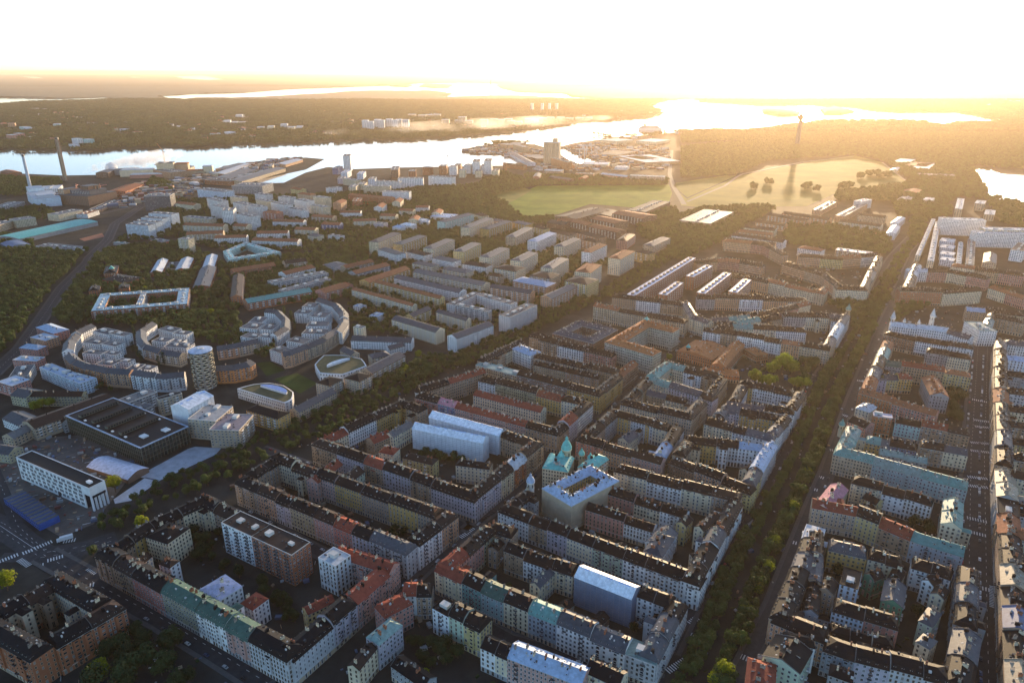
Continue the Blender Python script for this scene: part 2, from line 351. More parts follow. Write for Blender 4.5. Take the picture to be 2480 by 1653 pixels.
135|427,3216 616,3100|13|20|1|c|0|1 cream black g
136|-2697,14107 -2372,15003|22|26.4|1|m|11|1 cream slate h
136|-2199,13914 -1786,14717|22|26.4|1|m|11|1 ochre grey h
136|-2220,13358 -2668,13836|22|19.4|-1|m|11|1 white grey h
136|-1536,13543 -1179,14372|22|26.4|1|m|11|1 cream grey h
136|-1681,13300 -2093,13653|21.5|19.4|-1|m|11|1 white black h
136|-919,13206 -617,13938|22|28.8|1|m|11|1 yellow grey h
136|-1084,12801 -1518,13130|22|19.4|-1|m|11|1 white grey h
136|-408,12756 -49,13503|22|28.8|1|m|11|1 cream grey h
136|-465,12436 -921,12695|22|19.4|-1|m|11|1 white brown h
136|165,12489 489,13148|22|28.8|1|m|11|1 cream grey h
136|70,11969 -315,12213|31.9|24|-1|m|11|1 cream brown h
136|703,11984 1043,12702|22|28.8|1|m|11|1 cream grey h
136|654,11506 300,11733|34.9|24|-1|m|11|1 sand brown h
136|1322,11611 1582,12191|28.2|31.2|1|m|11|1 cream rust h
136|1221,11076 874,11333|37.7|26.4|-1|m|11|1 yellow brown h
136|1960,12554 2323,13165|23.4|31.2|1|m|11|1 cream rust h
136|2637,13416 2409,13653|22|19.4|-1|m|11|1 ochre brown h
137|-1554,16297 -931,17278|22|24|1|m|11|1 mintw grey h
137|-932,15416 -432,16483|22|28.8|1|m|11|1 cream grey h
137|-520,15491 9,16382|22|24|1|m|11|1 ochre slate h
137|69,14577 475,15531|22|26.4|1|m|11|1 sand grey h
137|510,14173 951,15003|22|26.4|1|m|11|1 white paleblue h
137|1011,13726 1426,14440|20.5|26.4|1|m|11|1 cream grey h
137|1481,13148 1881,13811|18.1|28.8|1|m|11|1 white rust h
137|708,15709 489,16027|17.6|19.4|-1|m|11|1 yellow brown h
137|1735,14413 1460,14683|17|19.4|-1|m|11|1 peach brown h
137|1242,15035 978,15328|22|19.4|-1|m|11|1 sand brown h
137|1854,14916 1407,15501|22|17.3|-1|m|11|1 peach brown h
137|327,16190 -8,16527|22|19.4|-1|m|11|1 ochre grey h
137|2864,14176 3374,14916|22|17.3|1|m|11|1 sand grey h
137|2386,14547 2671,15180|22|19.4|1|m|11|1 rose brown h
137|-247,16577 -528,16838|19.6|18.4|-1|m|11|1 sand grey h
137|-727,17464 -956,17750|19.8|15.1|-1|m|11|1 cream brown h
138|-1443,12608 -1863,12871|18.1|16|-1|m|11|1 cream grey h
138|-804,12158 -1261,12455|22|16|-1|m|11|1 cream grey h
138|-488,11315 -1758,12182|21.6|18|-1|m|11|1 cream grey g
138|-845,10902 -2034,11803|18.6|18|-1|m|11|1 white slate g
138|-2415,11558 -1835,12455|22.9|16|1|m|11|1 ochre rust g
138|-1119,10591 -2323,11532|10.5|18|-1|m|11|1 yellow rust g
138|-1507,10254 -2621,11139|9.4|17|-1|m|11|1 cream rust g
138|295,10797 -367,11163|15.1|20|-1|m|11|1 peach slate g
138|566,11163 7,11551|30|20|-1|m|11|1 peach paleblue h
138|605,10527 1093,11205|19.5|20|1|m|11|1 peach grey g
138|-861,10198 -492,10837|15.3|20|1|m|11|1 palegrey slate f
138|-27,10233 -568,10719|16.3|20|-1|m|11|1 white slate f
138|-344,9826 -845,10136|9.6|22|-1|m|11|1 grey slate f
138|-25,9506 375,10074|20|24|1|m|11|1 palegrey slate f
138|-734,8765 -258,9311|17.2|20|1|m|11|1 white slate g
138|-1035,9071 -1725,9617|17.7|18|-1|m|11|1 cream slate g
138|-1444,9772 -1208,10144|13.2|16|1|m|11|1 yellow slate g
138|-647,9553 -1122,9946|10|18|-1|m|11|1 cream slate g
138|-1344,8839 -2167,8922|17.2|12|-1|m|11|1 white slate g
138|-2049,9106 -2176,9165|9.4|22|-1|m|11|1 cream grey f
138|-2767,12182 -2258,12788|22|14|1|m|11|1 bluegrey rust g
138|-3043,12618 -2611,13096|16.6|13|1|m|11|1 sand rust g
138|-2743,11468 -2864,11573|9.7|13|-1|m|11|1 rose rust g
138|-1601,8626 -1415,8784|10.7|10|1|m|11|1 white slate g
138|-207,11849 -412,11990|11.9|18|-1|m|11|1 sand brown h
138|-2320,10428 -2470,10501|12.4|9|-1|m|11|1 white paleblue f
138|-1993,9977 -1913,10146|15.7|9|1|m|11|1 white paleblue f
139|-5025,12402 -4395,12864|19.3|12|1|m|11|1 brick rust g
139|-3998,12134 -3600,12632|22|14|1|m|11|1 white rust g
139|-4056,11582 -3263,12231|22|14|1|m|11|1 bluegrey grey f
139|-3740,11181 -3140,11923|16.5|12|1|m|11|1 bluegrey grey f
139|-4108,10524 -3265,11148|24.7|13|1|m|11|1 brick verdigris g
139|-4308,10835 -4739,12134|16.8|14|1|m|11|1 brick brown g
139|-4225,12894 -3876,13112|22|14|1|m|11|1 sand brown g
139|-3033,11034 -2721,11452|24.5|14|1|m|11|1 rose rust g
139|-3286,12707 -3540,12918|32.1|12|-1|m|11|1 palegrey grey h
140|-8403,18800 -9039,19132|22|18.4|-1|m|11|1 cream rust g
140|-7629,18542 -8167,19108|25.4|32.4|-1|m|11|1 white grey f
140|-7185,16810 -7943,17080|22|20.7|-1|m|11|1 cream grey f
140|-7170,17549 -7578,17853|19.6|35.1|-1|m|11|1 white grey f
140|-6681,17010 -6752,17398|26|37.8|1|m|11|1 white grey f
140|-7347,19432 -7761,19672|20.5|27|-1|m|11|1 cream slate f
140|-6759,18007 -7218,18432|26|32.4|-1|m|11|1 white grey f
140|-6235,17549 -6636,17853|23.7|35.1|-1|m|11|1 white grey f
140|-6084,16473 -6554,16833|25.2|32.4|-1|m|11|1 white grey f
140|-6964,20306 -7389,20561|22|20.7|-1|m|11|1 white slate f
140|-6396,18699 -6835,19038|22|29.7|-1|m|11|1 cream grey f
140|-5716,17853 -6186,18276|26|35.1|-1|m|11|1 white grey f
140|-5710,17213 -6108,17404|22|27|-1|m|11|1 rose rust h
140|-5990,19270 -6385,19507|22|29.7|-1|m|11|1 white grey f
140|-5216,17598 -5647,17898|22|27|-1|m|11|1 white grey f
140|-5312,18384 -5715,18717|26|35.1|-1|m|11|1 white grey f
140|-5568,19751 -6000,19999|22|29.7|-1|m|11|1 sand rust h
140|-4774,18000 -5189,18313|22|27|-1|m|11|1 cream grey f
140|-4985,19108 -5378,19343|20.7|32.4|-1|m|11|1 cream grey f
140|-6552,15964 -7536,16127|22|20.7|-1|m|11|1 cream rust g
140|-6287,15268 -7031,15121|22|20.7|-1|m|11|1 sand rust g
140|-6588,14226 -6824,14293|18.4|29.7|-1|m|11|1 cream grey f
140|-5707,15041 -6367,14970|21.6|16.1|-1|m|11|1 white rust g
140|-6108,16187 -6456,16269|22|16.1|-1|m|11|1 cream rust g
140|-4946,15481 -5611,15406|22|16.1|-1|m|11|1 white rust g
140|-4942,16692 -5692,16779|22|16.1|-1|m|11|1 white rust g
140|-4431,15788 -4911,15866|22|16.1|-1|m|11|1 cream rust g
140|-4494,14624 -5501,14761|22|16.1|-1|m|11|1 white rust g
140|-4380,17227 -4943,17412|22|16.1|-1|m|11|1 sand rust g
140|-4004,16352 -4447,16436|22|16.1|-1|m|11|1 blue rust g
140|-5476,21507 -5147,21792|22|20.7|1|m|11|1 white grey f
140|-6271,21228 -6632,21507|22|20.7|-1|m|11|1 yellow rust g
140|-4475,18636 -4420,19083|22|27|1|m|11|1 peach rust g
140|-3742,15321 -4064,15468|13.8|11.5|-1|m|11|1 white grey f
140|-4222,15217 -4483,15363|19.6|13.8|-1|m|11|1 cream grey h
141|-8056,15592 -8630,15752|21.8|30|-1|m|11|1 bluew slate f
141|-8030,15914 -8621,16080|22.3|30|-1|m|11|1 bluew slate f
141|-8076,16335 -8659,16509|23.2|30|-1|m|11|1 bluew slate f
141|-8113,16868 -8746,17053|26|30|-1|m|11|1 bluew slate f
142|-9148,19120 -9792,19002|49.8|38|-1|m|11|1 darkgrey slate f
142|-8317,20615 -9285,21153|40.2|24|-1|m|11|1 bluew slate f
142|-7548,21718 -8526,21863|71.1|24|-1|m|11|1 grey slate f
142|-9183,23477 -10147,23808|58.6|14|-1|m|11|1 brick brown f
142|-11788,16771 -11529,17129|36.9|18|1|m|11|1 cream grey f
142|-11889,16274 -11911,16872|29.7|16|1|m|11|1 sand grey f
142|-11272,17606 -11056,18300|35.8|16|1|m|11|1 cream grey f
142|-10793,18020 -10770,18525|30|10|1|m|11|1 white rust f
142|-9017,14249 -9950,14572|30.9|8|-1|m|11|1 bluew grey f
142|-7517,14997 -7868,15207|23.2|6|-1|m|11|1 brick grey f
142|-8253,14903 -8589,15040|11.9|5|-1|m|11|1 grey verdigris f
142|-11534,21383 -11674,22840|55.1|14|1|m|11|1 brick rust g
142|-13472,19166 -13557,19849|43.3|10|1|m|11|1 grey grey f
142|-10934,18954 -11135,20324|31.7|6|1|m|11|1 peach slate f
142|-14131,25301 -14286,26085|39.6|18|1|m|11|1 brownw slate g
142|-11798,24996 -12767,25771|58.6|22|-1|m|11|1 peach grey f
142|-17889,25717 -18597,26306|40.9|10|-1|m|11|1 brick rust g
142|-14032,22206 -14341,22956|52.8|10|1|m|11|1 white silver f
143|-3828,17892 -4343,17892|22|16.1|-1|m|11|1 white rust g
143|-3389,18546 -3357,19089|22|17.2|1|m|11|1 white rust g
143|-3016,19245 -3009,19829|22|18.4|1|m|11|1 cream rust g
143|-2873,17412 -3273,17506|22|16.1|-1|m|11|1 cream rust g
143|-2541,18156 -2910,18258|22|14.9|-1|m|11|1 cream rust g
143|-2261,16955 -2254,17412|22|16.1|1|m|11|1 cream rust g
143|-2188,18674 -2533,18674|22|14.9|-1|m|11|1 white rust g
143|-1805,17858 -1778,18360|22|14.9|1|m|11|1 cream rust g
143|-3241,16867 -3779,16779|22|16.1|-1|m|11|1 cream rust g
143|-3341,19691 -4658,20306|22|20.7|-1|m|11|1 brick rust g
143|-4114,19339 -4148,19811|22|20.7|1|m|11|1 brick rust f
143|-2344,16381 -2639,16549|22|13.8|-1|m|11|1 white white h
143|-2161,16983 -2394,17162|22|13.8|-1|m|11|1 white white f
143|-1518,17464 -2041,17652|47.3|11.5|-1|m|11|1 white paleblue f
143|-1998,16922 -1991,17189|18.7|11.5|1|m|11|1 white paleblue f
143|-3015,16549 -3270,16634|22|13.8|-1|m|11|1 lilac slate f
143|-2578,16135 -2771,16299|18.6|13.8|-1|m|11|1 white paleblue h
144|-3494,22378 -4287,22534|22|27.5|-1|m|11|1 white slate f
144|-2842,22998 -3640,22998|26|30|-1|m|11|1 white slate f
144|-1912,22982 -2704,23317|26|32.5|-1|m|11|1 white slate f
144|-3673,21651 -4476,21651|22|25|-1|m|11|1 cream slate f
144|-2931,20393 -3720,20524|22|27.5|-1|m|11|1 white slate f
144|-3953,25142 -4041,26152|26|30|1|m|11|1 brownw slate f
144|-1990,25944 -1968,26363|26|30|1|m|11|1 white grey f
144|-1892,26786 -1861,27139|22|27.5|1|m|11|1 peach grey f
144|-1492,26363 -1435,26796|26|30|1|m|11|1 white grey f
144|-1165,26183 -1155,26951|26|45|1|m|11|1 white brown f
144|-746,26188 -724,26962|26|47.5|1|m|11|1 white brown f
144|-911,26356 -889,27005|22|27.5|1|m|11|1 white grey f
144|-1082,25339 -1046,25732|22|22.5|1|m|11|1 cream grey f
144|-492,25146 -436,25734|22|25|1|m|11|1 cream brown f
144|-2373,26152 -2356,26578|26|30|1|m|11|1 brick grey f
144|-2928,25940 -3213,26064|22|27.5|-1|m|11|1 brick grey f
144|-3400,25339 -3399,25732|22|22.5|1|m|11|1 brick grey f
144|-1642,25339 -1614,25734|22|25|1|m|11|1 cream grey f
144|-5975,26910 -6056,27550|26|57.5|1|m|11|1 white slate f
144|-5030,23219 -5564,23717|22|20|-1|m|11|1 cream grey f
144|-5140,24963 -5186,25726|22|17.5|1|m|11|1 bluew paleblue f
144|-5731,25149 -5744,25928|22|20|1|m|11|1 bluew paleblue f
144|-5558,23897 -5624,24419|22|17.5|1|m|11|1 lilac slate f
144|-4631,22602 -4629,23072|22|17.5|1|m|11|1 cream grey f
144|-4480,23549 -4500,24060|22|20|1|m|11|1 bluew grey f
144|-6258,26136 -6241,26765|22|22.5|1|m|11|1 blue slate f
144|-4783,22004 -4814,22602|22|17.5|1|m|11|1 cream grey f
145|2037,18502 1060,17313|57.9|18|1|m|11|1 brownw brown g
145|1611,16697 1070,16872|28|16|-1|m|11|1 brownw rust g
145|1749,16357 1376,16784|30.1|16|-1|m|11|1 brownw rust g
145|2400,16426 1886,17038|47|18|-1|m|11|1 brownw rust g
145|3130,16935 2484,17586|60.2|20|-1|m|11|1 brownw rust g
145|2302,15468 1756,16095|33.2|18|-1|m|11|1 brownw rust g
145|2442,17521 2694,18307|46|14|1|m|11|1 brownw brown g
145|1223,16553 828,16897|36.6|12|-1|m|11|1 brownw brown g
145|3450,18320 4408,19849|50.3|10|1|m|11|1 brownw brown f
146|922,24352 1031,25263|22|16|1|m|11|1 brownw slate g
146|1912,23808 1249,24498|22|14|-1|m|11|1 brownw slate g
146|2833,25226 2240,25415|22|14|-1|m|11|1 peach slate f
146|3892,24498 3087,25226|22|14|-1|m|11|1 peach silver g
146|5115,24206 3998,24561|22|18|-1|m|11|1 sand silver f
146|2426,24148 2625,24676|20.7|14|1|m|11|1 brick rust g
146|428,27460 -295,28136|22|14|-1|m|11|1 brick brown g
146|-276,27355 -344,27583|8.5|26|-1|m|11|1 brick brown f
146|4619,31377 5547,32854|110|12|1|m|11|1 peach brown f
146|5288,28775 4517,31096|155.1|12|-1|m|11|1 peach silver f
146|5343,29764 4725,30821|90.3|12|-1|m|11|1 peach silver f
146|2073,27413 1543,28850|22|28|-1|m|11|1 brick brown f
146|3723,28239 2725,28471|73.4|10|-1|m|11|1 cream silver f
146|5346,37582 6372,38405|120.2|14|1|m|11|1 cream silver f
146|7282,37184 8274,38405|114.9|14|1|m|11|1 cream silver f
146|1776,26152 1153,26353|41|12|-1|m|11|1 sand silver f
146|4324,27348 4502,27787|46.1|10|1|m|11|1 white silver f
146|1066,30022 549,31377|64.3|12|-1|m|11|1 brownw slate f
147|616,28537 -209,32548|33.3|12|-1|m|11|1 bluew slate g
147|509,32960 52,34320|26|30|-1|m|11|1 sand grey f
147|-223,34819 -580,35544|44.3|22|-1|m|11|1 peach grey f
147|333,35178 696,35917|63.9|22|1|m|11|1 peach grey f
148|-9495,24436 -9423,26714|64.2|10|1|m|11|1 grey grey g
148|-8856,23617 -8424,26974|56.7|12|1|m|11|1 sand grey g
148|-10154,25526 -10128,28471|46.2|10|1|m|11|1 cream silver g
148|-8901,26969 -9055,27633|14.3|20|1|m|11|1 sand grey f
148|-11950,26107 -12153,27787|40.3|10|1|m|11|1 sand grey g
148|-8804,28239 -8593,29940|49.3|10|1|m|11|1 peach silver g
148|-10297,26764 -10091,28537|69|12|1|m|11|1 peach grey f
149|7967,18307 8940,19616|22|14|1|m|11|1 peach grey f
149|8224,17521 9621,19272|22|14|1|m|11|1 peach grey f
149|9392,19149 9830,19495|22|22|1|m|11|1 white silver f
149|6999,16784 6340,17606|22|16|-1|m|11|1 peach brown g
149|7546,16859 6730,17693|22|18|-1|m|11|1 peach brown g
149|8425,16095 7713,16683|22|18|-1|m|11|1 cream brown g
149|9087,17232 8584,17606|22|16|-1|m|11|1 sand brown g
149|6334,16372 5794,16797|22|14|-1|m|11|1 peach brown g
149|5903,15809 5337,16207|22|14|-1|m|11|1 cream brown g
149|5682,15354 5061,15731|22|14|-1|m|11|1 peach rust g
149|5685,14648 4805,15354|22|14|-1|m|11|1 white brown g
149|5410,14382 4495,14923|22|14|-1|m|11|1 peach brown g
149|6128,13793 5783,14104|22|16|-1|m|11|1 white rust h
149|6997,13554 6469,13916|22|16|-1|m|11|1 sand silver f
149|9102,16624 9641,17335|16.7|14|1|m|11|1 white silver h
149|8467,15503 8982,16289|18.2|14|1|m|11|1 white silver g
149|11604,19733 11886,20094|22|16|1|m|11|1 white silver f
149|15686,28775 16500,29764|56.5|12|1|m|11|1 cream silver f
149|15389,26764 16461,28303|54.4|12|1|m|11|1 cream silver f
149|15241,24857 14186,25226|22|14|-1|m|11|1 white brown f
149|14218,26665 14674,27293|28.8|8|1|m|11|1 cream silver g
149|15630,27403 16591,28537|72.7|12|1|m|11|1 sand rust f
149|4703,16723 5689,18212|77|12|1|m|11|1 sand slate f
149|11094,19968 11582,20580|31|10|1|m|11|1 peach grey f
149|12170,21364 12557,21918|46.9|10|1|m|11|1 peach rust g
150|10649,15861 9763,16029|26|36|-1|m|11|1 white silver f
150|11169,14694 9823,14837|26|30|-1|m|11|1 white silver f
150|11281,14868 10110,15015|26|34|-1|m|11|1 cream silver f
150|11382,17962 12350,19494|16.4|24|1|m|11|1 sand silver f
150|12544,18928 12884,19381|22|20|1|m|11|1 sand silver f
150|11985,17606 12398,18198|22|16|1|m|11|1 sand silver f
150|9968,13545 10527,14168|22|22|1|m|11|1 white brown f
150|7965,13065 10194,16797|10.9|14|1|m|11|1 cream silver f
150|7995,13598 10332,17254|8.3|12|1|m|11|1 cream silver f
150|8315,12795 9455,14648|8.2|14|1|m|11|1 cream silver f
150|8577,12819 9941,15012|13.9|12|1|m|11|1 palegrey slate f
150|8977,12825 9455,13554|20.8|16|1|m|11|1 sand slate g
151|9328,14762 9536,15040|26.3|12|1|m|11|1 bluew silver f
151|8984,14171 9179,14428|25.2|12|1|m|11|1 bluew silver f
151|8665,13621 8847,13860|24.2|12|1|m|11|1 bluew silver f
151|8399,13164 8572,13389|23.4|12|1|m|11|1 bluew silver f
152|-9287,47844 -9322,48427|39.6|52|1|m|11|1 white silver f
152|-8753,46716 -8780,47273|38.7|52|1|m|11|1 white silver f
152|-8635,48575 -8663,49177|40.2|52|1|m|11|1 white silver f
152|-8255,47844 -8277,48427|39.6|52|1|m|11|1 white silver f
152|-7944,49025 -7963,49637|40.6|52|1|m|11|1 white silver f
152|-7407,48134 -7419,48724|39.9|52|1|m|11|1 white silver f
152|-7256,48724 -7267,49329|40.4|52|1|m|11|1 white silver f
152|-6767,48427 -6771,49025|40.1|52|1|m|11|1 white silver f
153|-7828,60222 -7838,61053|61.7|20|1|m|11|1 sand silver f
153|-6846,58854 -6844,59653|60.3|22|1|m|11|1 sand silver f
153|-6371,59814 -6362,60635|61.3|20|1|m|11|1 sand silver f
153|-5789,59857 -5773,60683|61.3|22|1|m|11|1 sand silver f
153|-3227,51580 -3186,52252|52.8|50|1|m|11|1 sand silver f
153|-4374,51346 -4346,51982|52.6|35|1|m|11|1 sand silver f
153|-3471,51376 -3431,52002|52.6|30|1|m|11|1 sand silver f
153|-2749,51068 -2700,51687|52.3|30|1|m|11|1 sand silver f
153|-1651,49716 -1592,50332|50.8|45|1|m|11|1 sand silver f
153|-1009,49354 -943,49971|50.3|50|1|m|11|1 sand silver f
153|-529,49716 -457,50332|50.7|45|1|m|11|1 sand silver f
153|-43,50488 37,51123|51.4|45|1|m|11|1 sand silver f
153|154,49822 235,50421|50.7|35|1|m|11|1 sand silver f
153|647,50165 734,50763|51|30|1|m|11|1 sand silver f
153|1388,52143 1487,52799|52.9|35|1|m|11|1 sand silver f
153|1798,52161 1902,52807|52.8|30|1|m|11|1 sand silver f
153|2471,54646 2589,55344|55.3|25|1|m|11|1 sand silver f
153|3108,55521 3236,56240|56.1|25|1|m|11|1 sand silver f
153|3905,56033 4044,56759|56.4|22|1|m|11|1 sand silver f
153|4494,55151 4638,55855|55.4|22|1|m|11|1 sand silver f
153|5300,55677 5455,56394|55.8|22|1|m|11|1 sand silver f
153|5992,56033 6156,56759|56|22|1|m|11|1 sand silver f
154|1925,68824 1997,69455|21.4|70|1|m|11|1 white silver f
154|2863,68824 2943,69455|21.4|70|1|m|11|1 white silver f
154|3533,68824 3619,69455|21.3|70|1|m|11|1 white silver f
154|4202,68824 4294,69455|21.3|70|1|m|11|1 white silver f
155|-19756,52022 -19967,52815|44.6|25|1|m|11|1 white silver f
155|-19329,52212 -19526,52986|44.9|14|1|m|11|1 white silver f
155|-18710,51909 -18896,52674|44.8|14|1|m|11|1 white silver f
155|-20967,57806 -21227,58797|49.5|30|1|m|11|1 white silver f
155|-15169,47139 -15296,47783|41.1|20|1|m|11|1 cream silver f
155|-14741,48529 -14868,49219|42.4|24|1|m|11|1 white silver f
155|-13690,46512 -13796,47139|40.8|20|1|m|11|1 cream silver f
155|-13441,47425 -13544,48073|41.6|18|1|m|11|1 white silver f
155|-15897,47357 -16030,47996|41.2|14|1|m|11|1 cream silver f
155|-16442,43052 -16902,43371|36.5|16|-1|m|11|1 white silver f
155|-17092,42527 -17550,42834|35.3|12|-1|m|11|1 white rust g
155|-21617,48282 -21828,48942|40.9|12|1|m|11|1 white silver f
155|-16990,47013 -17136,47639|40.7|12|1|m|11|1 rose rust g
155|-31716,65151 -32177,66335|53.7|10|1|m|11|1 white silver f
155|-29105,66335 -29527,67562|55.5|10|1|m|11|1 white silver f
155|-29004,51333 -29330,52073|41.7|10|1|m|11|1 bluew silver f
155|-22225,37608 -22669,37860|27.7|26|-1|m|11|1 white silver f
155|-20986,35175 -21392,35393|24.9|20|-1|m|11|1 bluew silver f
155|-21268,36966 -21699,37211|27.3|28|-1|m|11|1 mintw silver f
155|-30629,46512 -31238,46886|36.3|20|-1|m|11|1 mintw silver f
155|-29966,45900 -30562,46265|35.7|20|-1|m|11|1 bluew silver f
155|-32424,48313 -32803,49009|37.7|30|1|m|11|1 peach rust f
155|-34231,50125 -34633,50847|38.9|18|1|m|11|1 rose rust g
155|-26860,39566 -27359,39846|28.9|28|-1|m|11|1 rose silver f
155|-27420,41017 -27938,41313|30.4|24|-1|m|11|1 rose silver f
155|-44099,69421 -44851,70803|53.9|20|1|m|11|1 rose silver f
155|-43024,68883 -43749,70244|53.8|20|1|m|11|1 rose silver f
155|-45999,71232 -46803,72679|55.1|18|1|m|11|1 brick rust f
155|-47798,70683 -48620,72090|54|14|1|m|11|1 white silver f
155|-30168,49422 -30508,50125|39.5|18|1|m|11|1 mintw silver f
155|-24284,39001 -24752,39262|28.4|14|-1|m|11|1 rose rust g
155|-22185,43826 -22693,44150|35.2|10|-1|m|11|1 cream rust g
155|-23827,45536 -24368,45889|37.1|14|-1|m|11|1 bluew silver f
155|-20860,49913 -21065,50613|42.5|10|1|m|11|1 peach rust g
155|59822,91017 62362,94370|182.6|20|1|m|11|1 white silver f
155|57493,85375 61944,91017|163.8|20|1|m|11|1 white silver f
155|49476,77852 52144,81358|117.4|16|1|m|11|1 cream silver f
156|-5476,9038 -5773,9182|18.4|15|-1|m|11|1 white slate f
156|-5239,8981 -5506,9095|13.4|15|-1|m|11|1 white slate f
156|-5410,8681 -5685,8761|15.8|15|-1|m|11|1 white slate f
156|-5159,8602 -5406,8707|14.4|15|-1|m|11|1 white slate f
156|-5198,8323 -5456,8373|15|15|-1|m|11|1 white slate f
156|-5001,8299 -5206,8373|12|15|-1|m|11|1 white slate f
156|-4863,7967 -5101,8013|18.5|15|-1|m|11|1 white slate f
156|-4715,8060 -4900,8106|11.8|15|-1|m|11|1 white slate f
156|-4495,7832 -4478,8013|15.2|15|1|m|11|1 white slate f
156|-4338,7832 -4500,7877|12.7|15|-1|m|11|1 white slate f
157|-4681,9180 -4927,9298|16.6|14|-1|m|11|1 white slate f
157|-4432,9065 -4655,9122|14.2|14|-1|m|11|1 white slate f
157|-4583,8787 -4801,8841|16.5|14|-1|m|11|1 white slate f
157|-4378,8760 -4544,8787|14|14|-1|m|11|1 white slate f
157|-4222,8576 -4548,8628|18.8|14|-1|m|11|1 white slate f
158|-3557,9545 -3546,9801|20.2|15|1|m|11|1 white slate f
158|-3548,9270 -3802,9330|25.1|15|-1|m|11|1 white slate f
158|-3316,9241 -3280,9452|19.4|15|1|m|11|1 white slate f
158|-3442,8897 -3667,8981|18.7|15|-1|m|11|1 white slate f
158|-3256,8925 -3431,8981|13.9|15|-1|m|11|1 white slate f
158|-2992,10245 -2959,10462|20.5|15|1|m|11|1 white slate f
158|-2998,9934 -3222,9968|17.8|15|-1|m|11|1 white slate f
158|-2721,9768 -2670,10002|23.8|15|1|m|11|1 white slate f
158|-2587,9391 -2893,9391|21.7|15|-1|m|11|1 white slate f
158|-2548,9066 -2873,9095|20.8|15|-1|m|11|1 white slate f
158|-2746,8707 -2998,8815|19.3|15|-1|m|11|1 white slate f
158|-2924,8348 -3120,8499|18.7|15|-1|m|11|1 white slate f
159|-6308,9176 -6726,9444|20.5|12|-1|m|11|1 rose paleblue h
159|-6254,8894 -6548,9033|19.5|12|-1|m|11|1 peach paleblue f
159|-6153,8575 -6449,8653|14.2|12|-1|m|11|1 rose paleblue h
159|-5924,8179 -6255,8227|14.6|12|-1|m|11|1 rose paleblue f
159|-5745,7727 -5883,8085|20|12|1|m|11|1 bluegrey slate f
159|-5709,7391 -5958,7513|21.1|14|-1|m|11|1 rose paleblue f
159|-5590,7878 -4902,7555|8|14|1|m|11|1 bluew paleblue f
160|-4956,7430 -5721,7922|14.6|15|-1|m|11|1 bluew paleblue f
161|-5377,7124 -5604,7200|20.9|12|-1|m|11|1 olive slate g
161|-4785,7162 -5393,7162|11.5|12|-1|m|11|1 olive brown g
161|-4807,6366 -4348,7045|26.3|14|1|m|11|1 sand brown g
161|-4938,6228 -4864,6442|15.3|10|1|m|11|1 sand grey g
161|-4140,6894 -3950,7191|17.9|16|1|m|11|1 grey grey f
161|-3920,6725 -3849,6900|14.3|14|1|m|11|1 grey slate f
161|-3792,6901 -3614,7067|8|20|1|m|11|1 sand black f
161|-5061,6506 -5343,6669|20.6|10|-1|m|11|1 white slate g
161|-4773,5913 -4977,5969|15.2|10|-1|m|11|1 olive slate g
161|-4623,6532 -4727,6630|8|12|-1|m|11|1 grey black g
162|-2402,6535 -2808,6754|16.8|16|-1|m|11|1 ochre black h
162|-2261,6765 -1978,7277|13.2|12|1|m|11|1 sand slate g
162|-2067,7325 -1959,7529|20|17|1|m|11|1 sand black h
162|-1757,7446 -1646,7655|22.1|17|1|m|11|1 sand black h
162|-1758,8250 -1540,8373|15.3|13|1|m|11|1 sand slate h
162|-1674,7791 -1352,8348|18|13|1|m|11|1 sand slate g
162|-2041,8373 -2235,8575|12.1|12|-1|m|11|1 sand slate g
163|2000,3537 2178,3464 2342,3392|11|17|1|c|0|1 grey black m;1 tan black g;1 cream black m
164|2289,4589 2117,4176 1907,3735|10|19|1|c|0|1 grey black m;1 tan slate m;1 bluegrey black g
165|2913,5063 2984,4957|10|18|1|c|0|1 yellow black g
166|2703,4027 2808,4150|8|16|1|c|11|1 cream black g
166|2673,3578 2811,3708|8|19|1|c|11|1 mint slate h
166|2554,3395 2647,3467|8|19|1|c|11|1 cream grey h
166|2903,3973 2997,4033|8|18|1|c|11|1 white black g
166|2899,3843 2988,3929|8|18|1|c|11|1 cream black g
167|2935,4919 3012,4981|9|15|1|c|11|1 cream black g
168|-111,4380 -58,4485|8|16|1|c|11|1 tan black g
168|591,3702 648,3768|8.1|10|1|c|11|1 brownw brown g
168|369,3814 423,3870|8|12|1|c|11|1 tan brown g
169|273,4705 323,4793|8.2|14|1|c|11|1 tan black g
169|1090,4274 1237,4516|14.1|19|1|c|11|1 palegrey slate h
170|-2225,4588 -1575,4195|18|27|1|m|65|215 white brown f;270 brick brown f
171|-271,5923 -983,6215|13|22|-1|t|11|1 sheet tent g
171|-122,6066 -846,6466|14|22|-1|t|11|1 sheet tent g
172|792,3780 430,4005|14.6|24|-1|t|11|1 net tent g
173|-3300,6511 -3170,6841|22.9|28|1|t|11|1 sheet tent g
174|544,8985 1054,8604 1449,9132 939,9513|17|20|1|c|20|1 brownw slate g
175|249,5103 475,4842 913,5221 688,5482|12|25|1|k|20|1 sand/ochre paleblue g
176|1711,8000 1185,8473 1816,9327 2255,8980|20|28|1|c|16|1 greygreen orange g
177|-6285,10070 -5001,10425 -5335,11290 -6626,10961|16|15|1|m|20|1 brick tealedge f
178|-5801,13958 -5421,13254 -4614,13897 -5629,14803|14|12|1|m|20|1 mintw mint f
179|-5672,10352 -5934,11082|8|15|1|m|11|1 grey silver f
180|489,5418 567,5670|22.9|21|1|c|11|1 cream teal m
180|687,5418 876,5644|13.4|21|1|c|11|1 cream teal m
181|-28,3312 399,3101|15|21|1|c|1|1 pink paleblue g
182|-5959,9393 -6002,9096 -5898,8735 -5707,8372|13|16|-1|m|0|1 white slate g;1 white slate g;1 white slate g
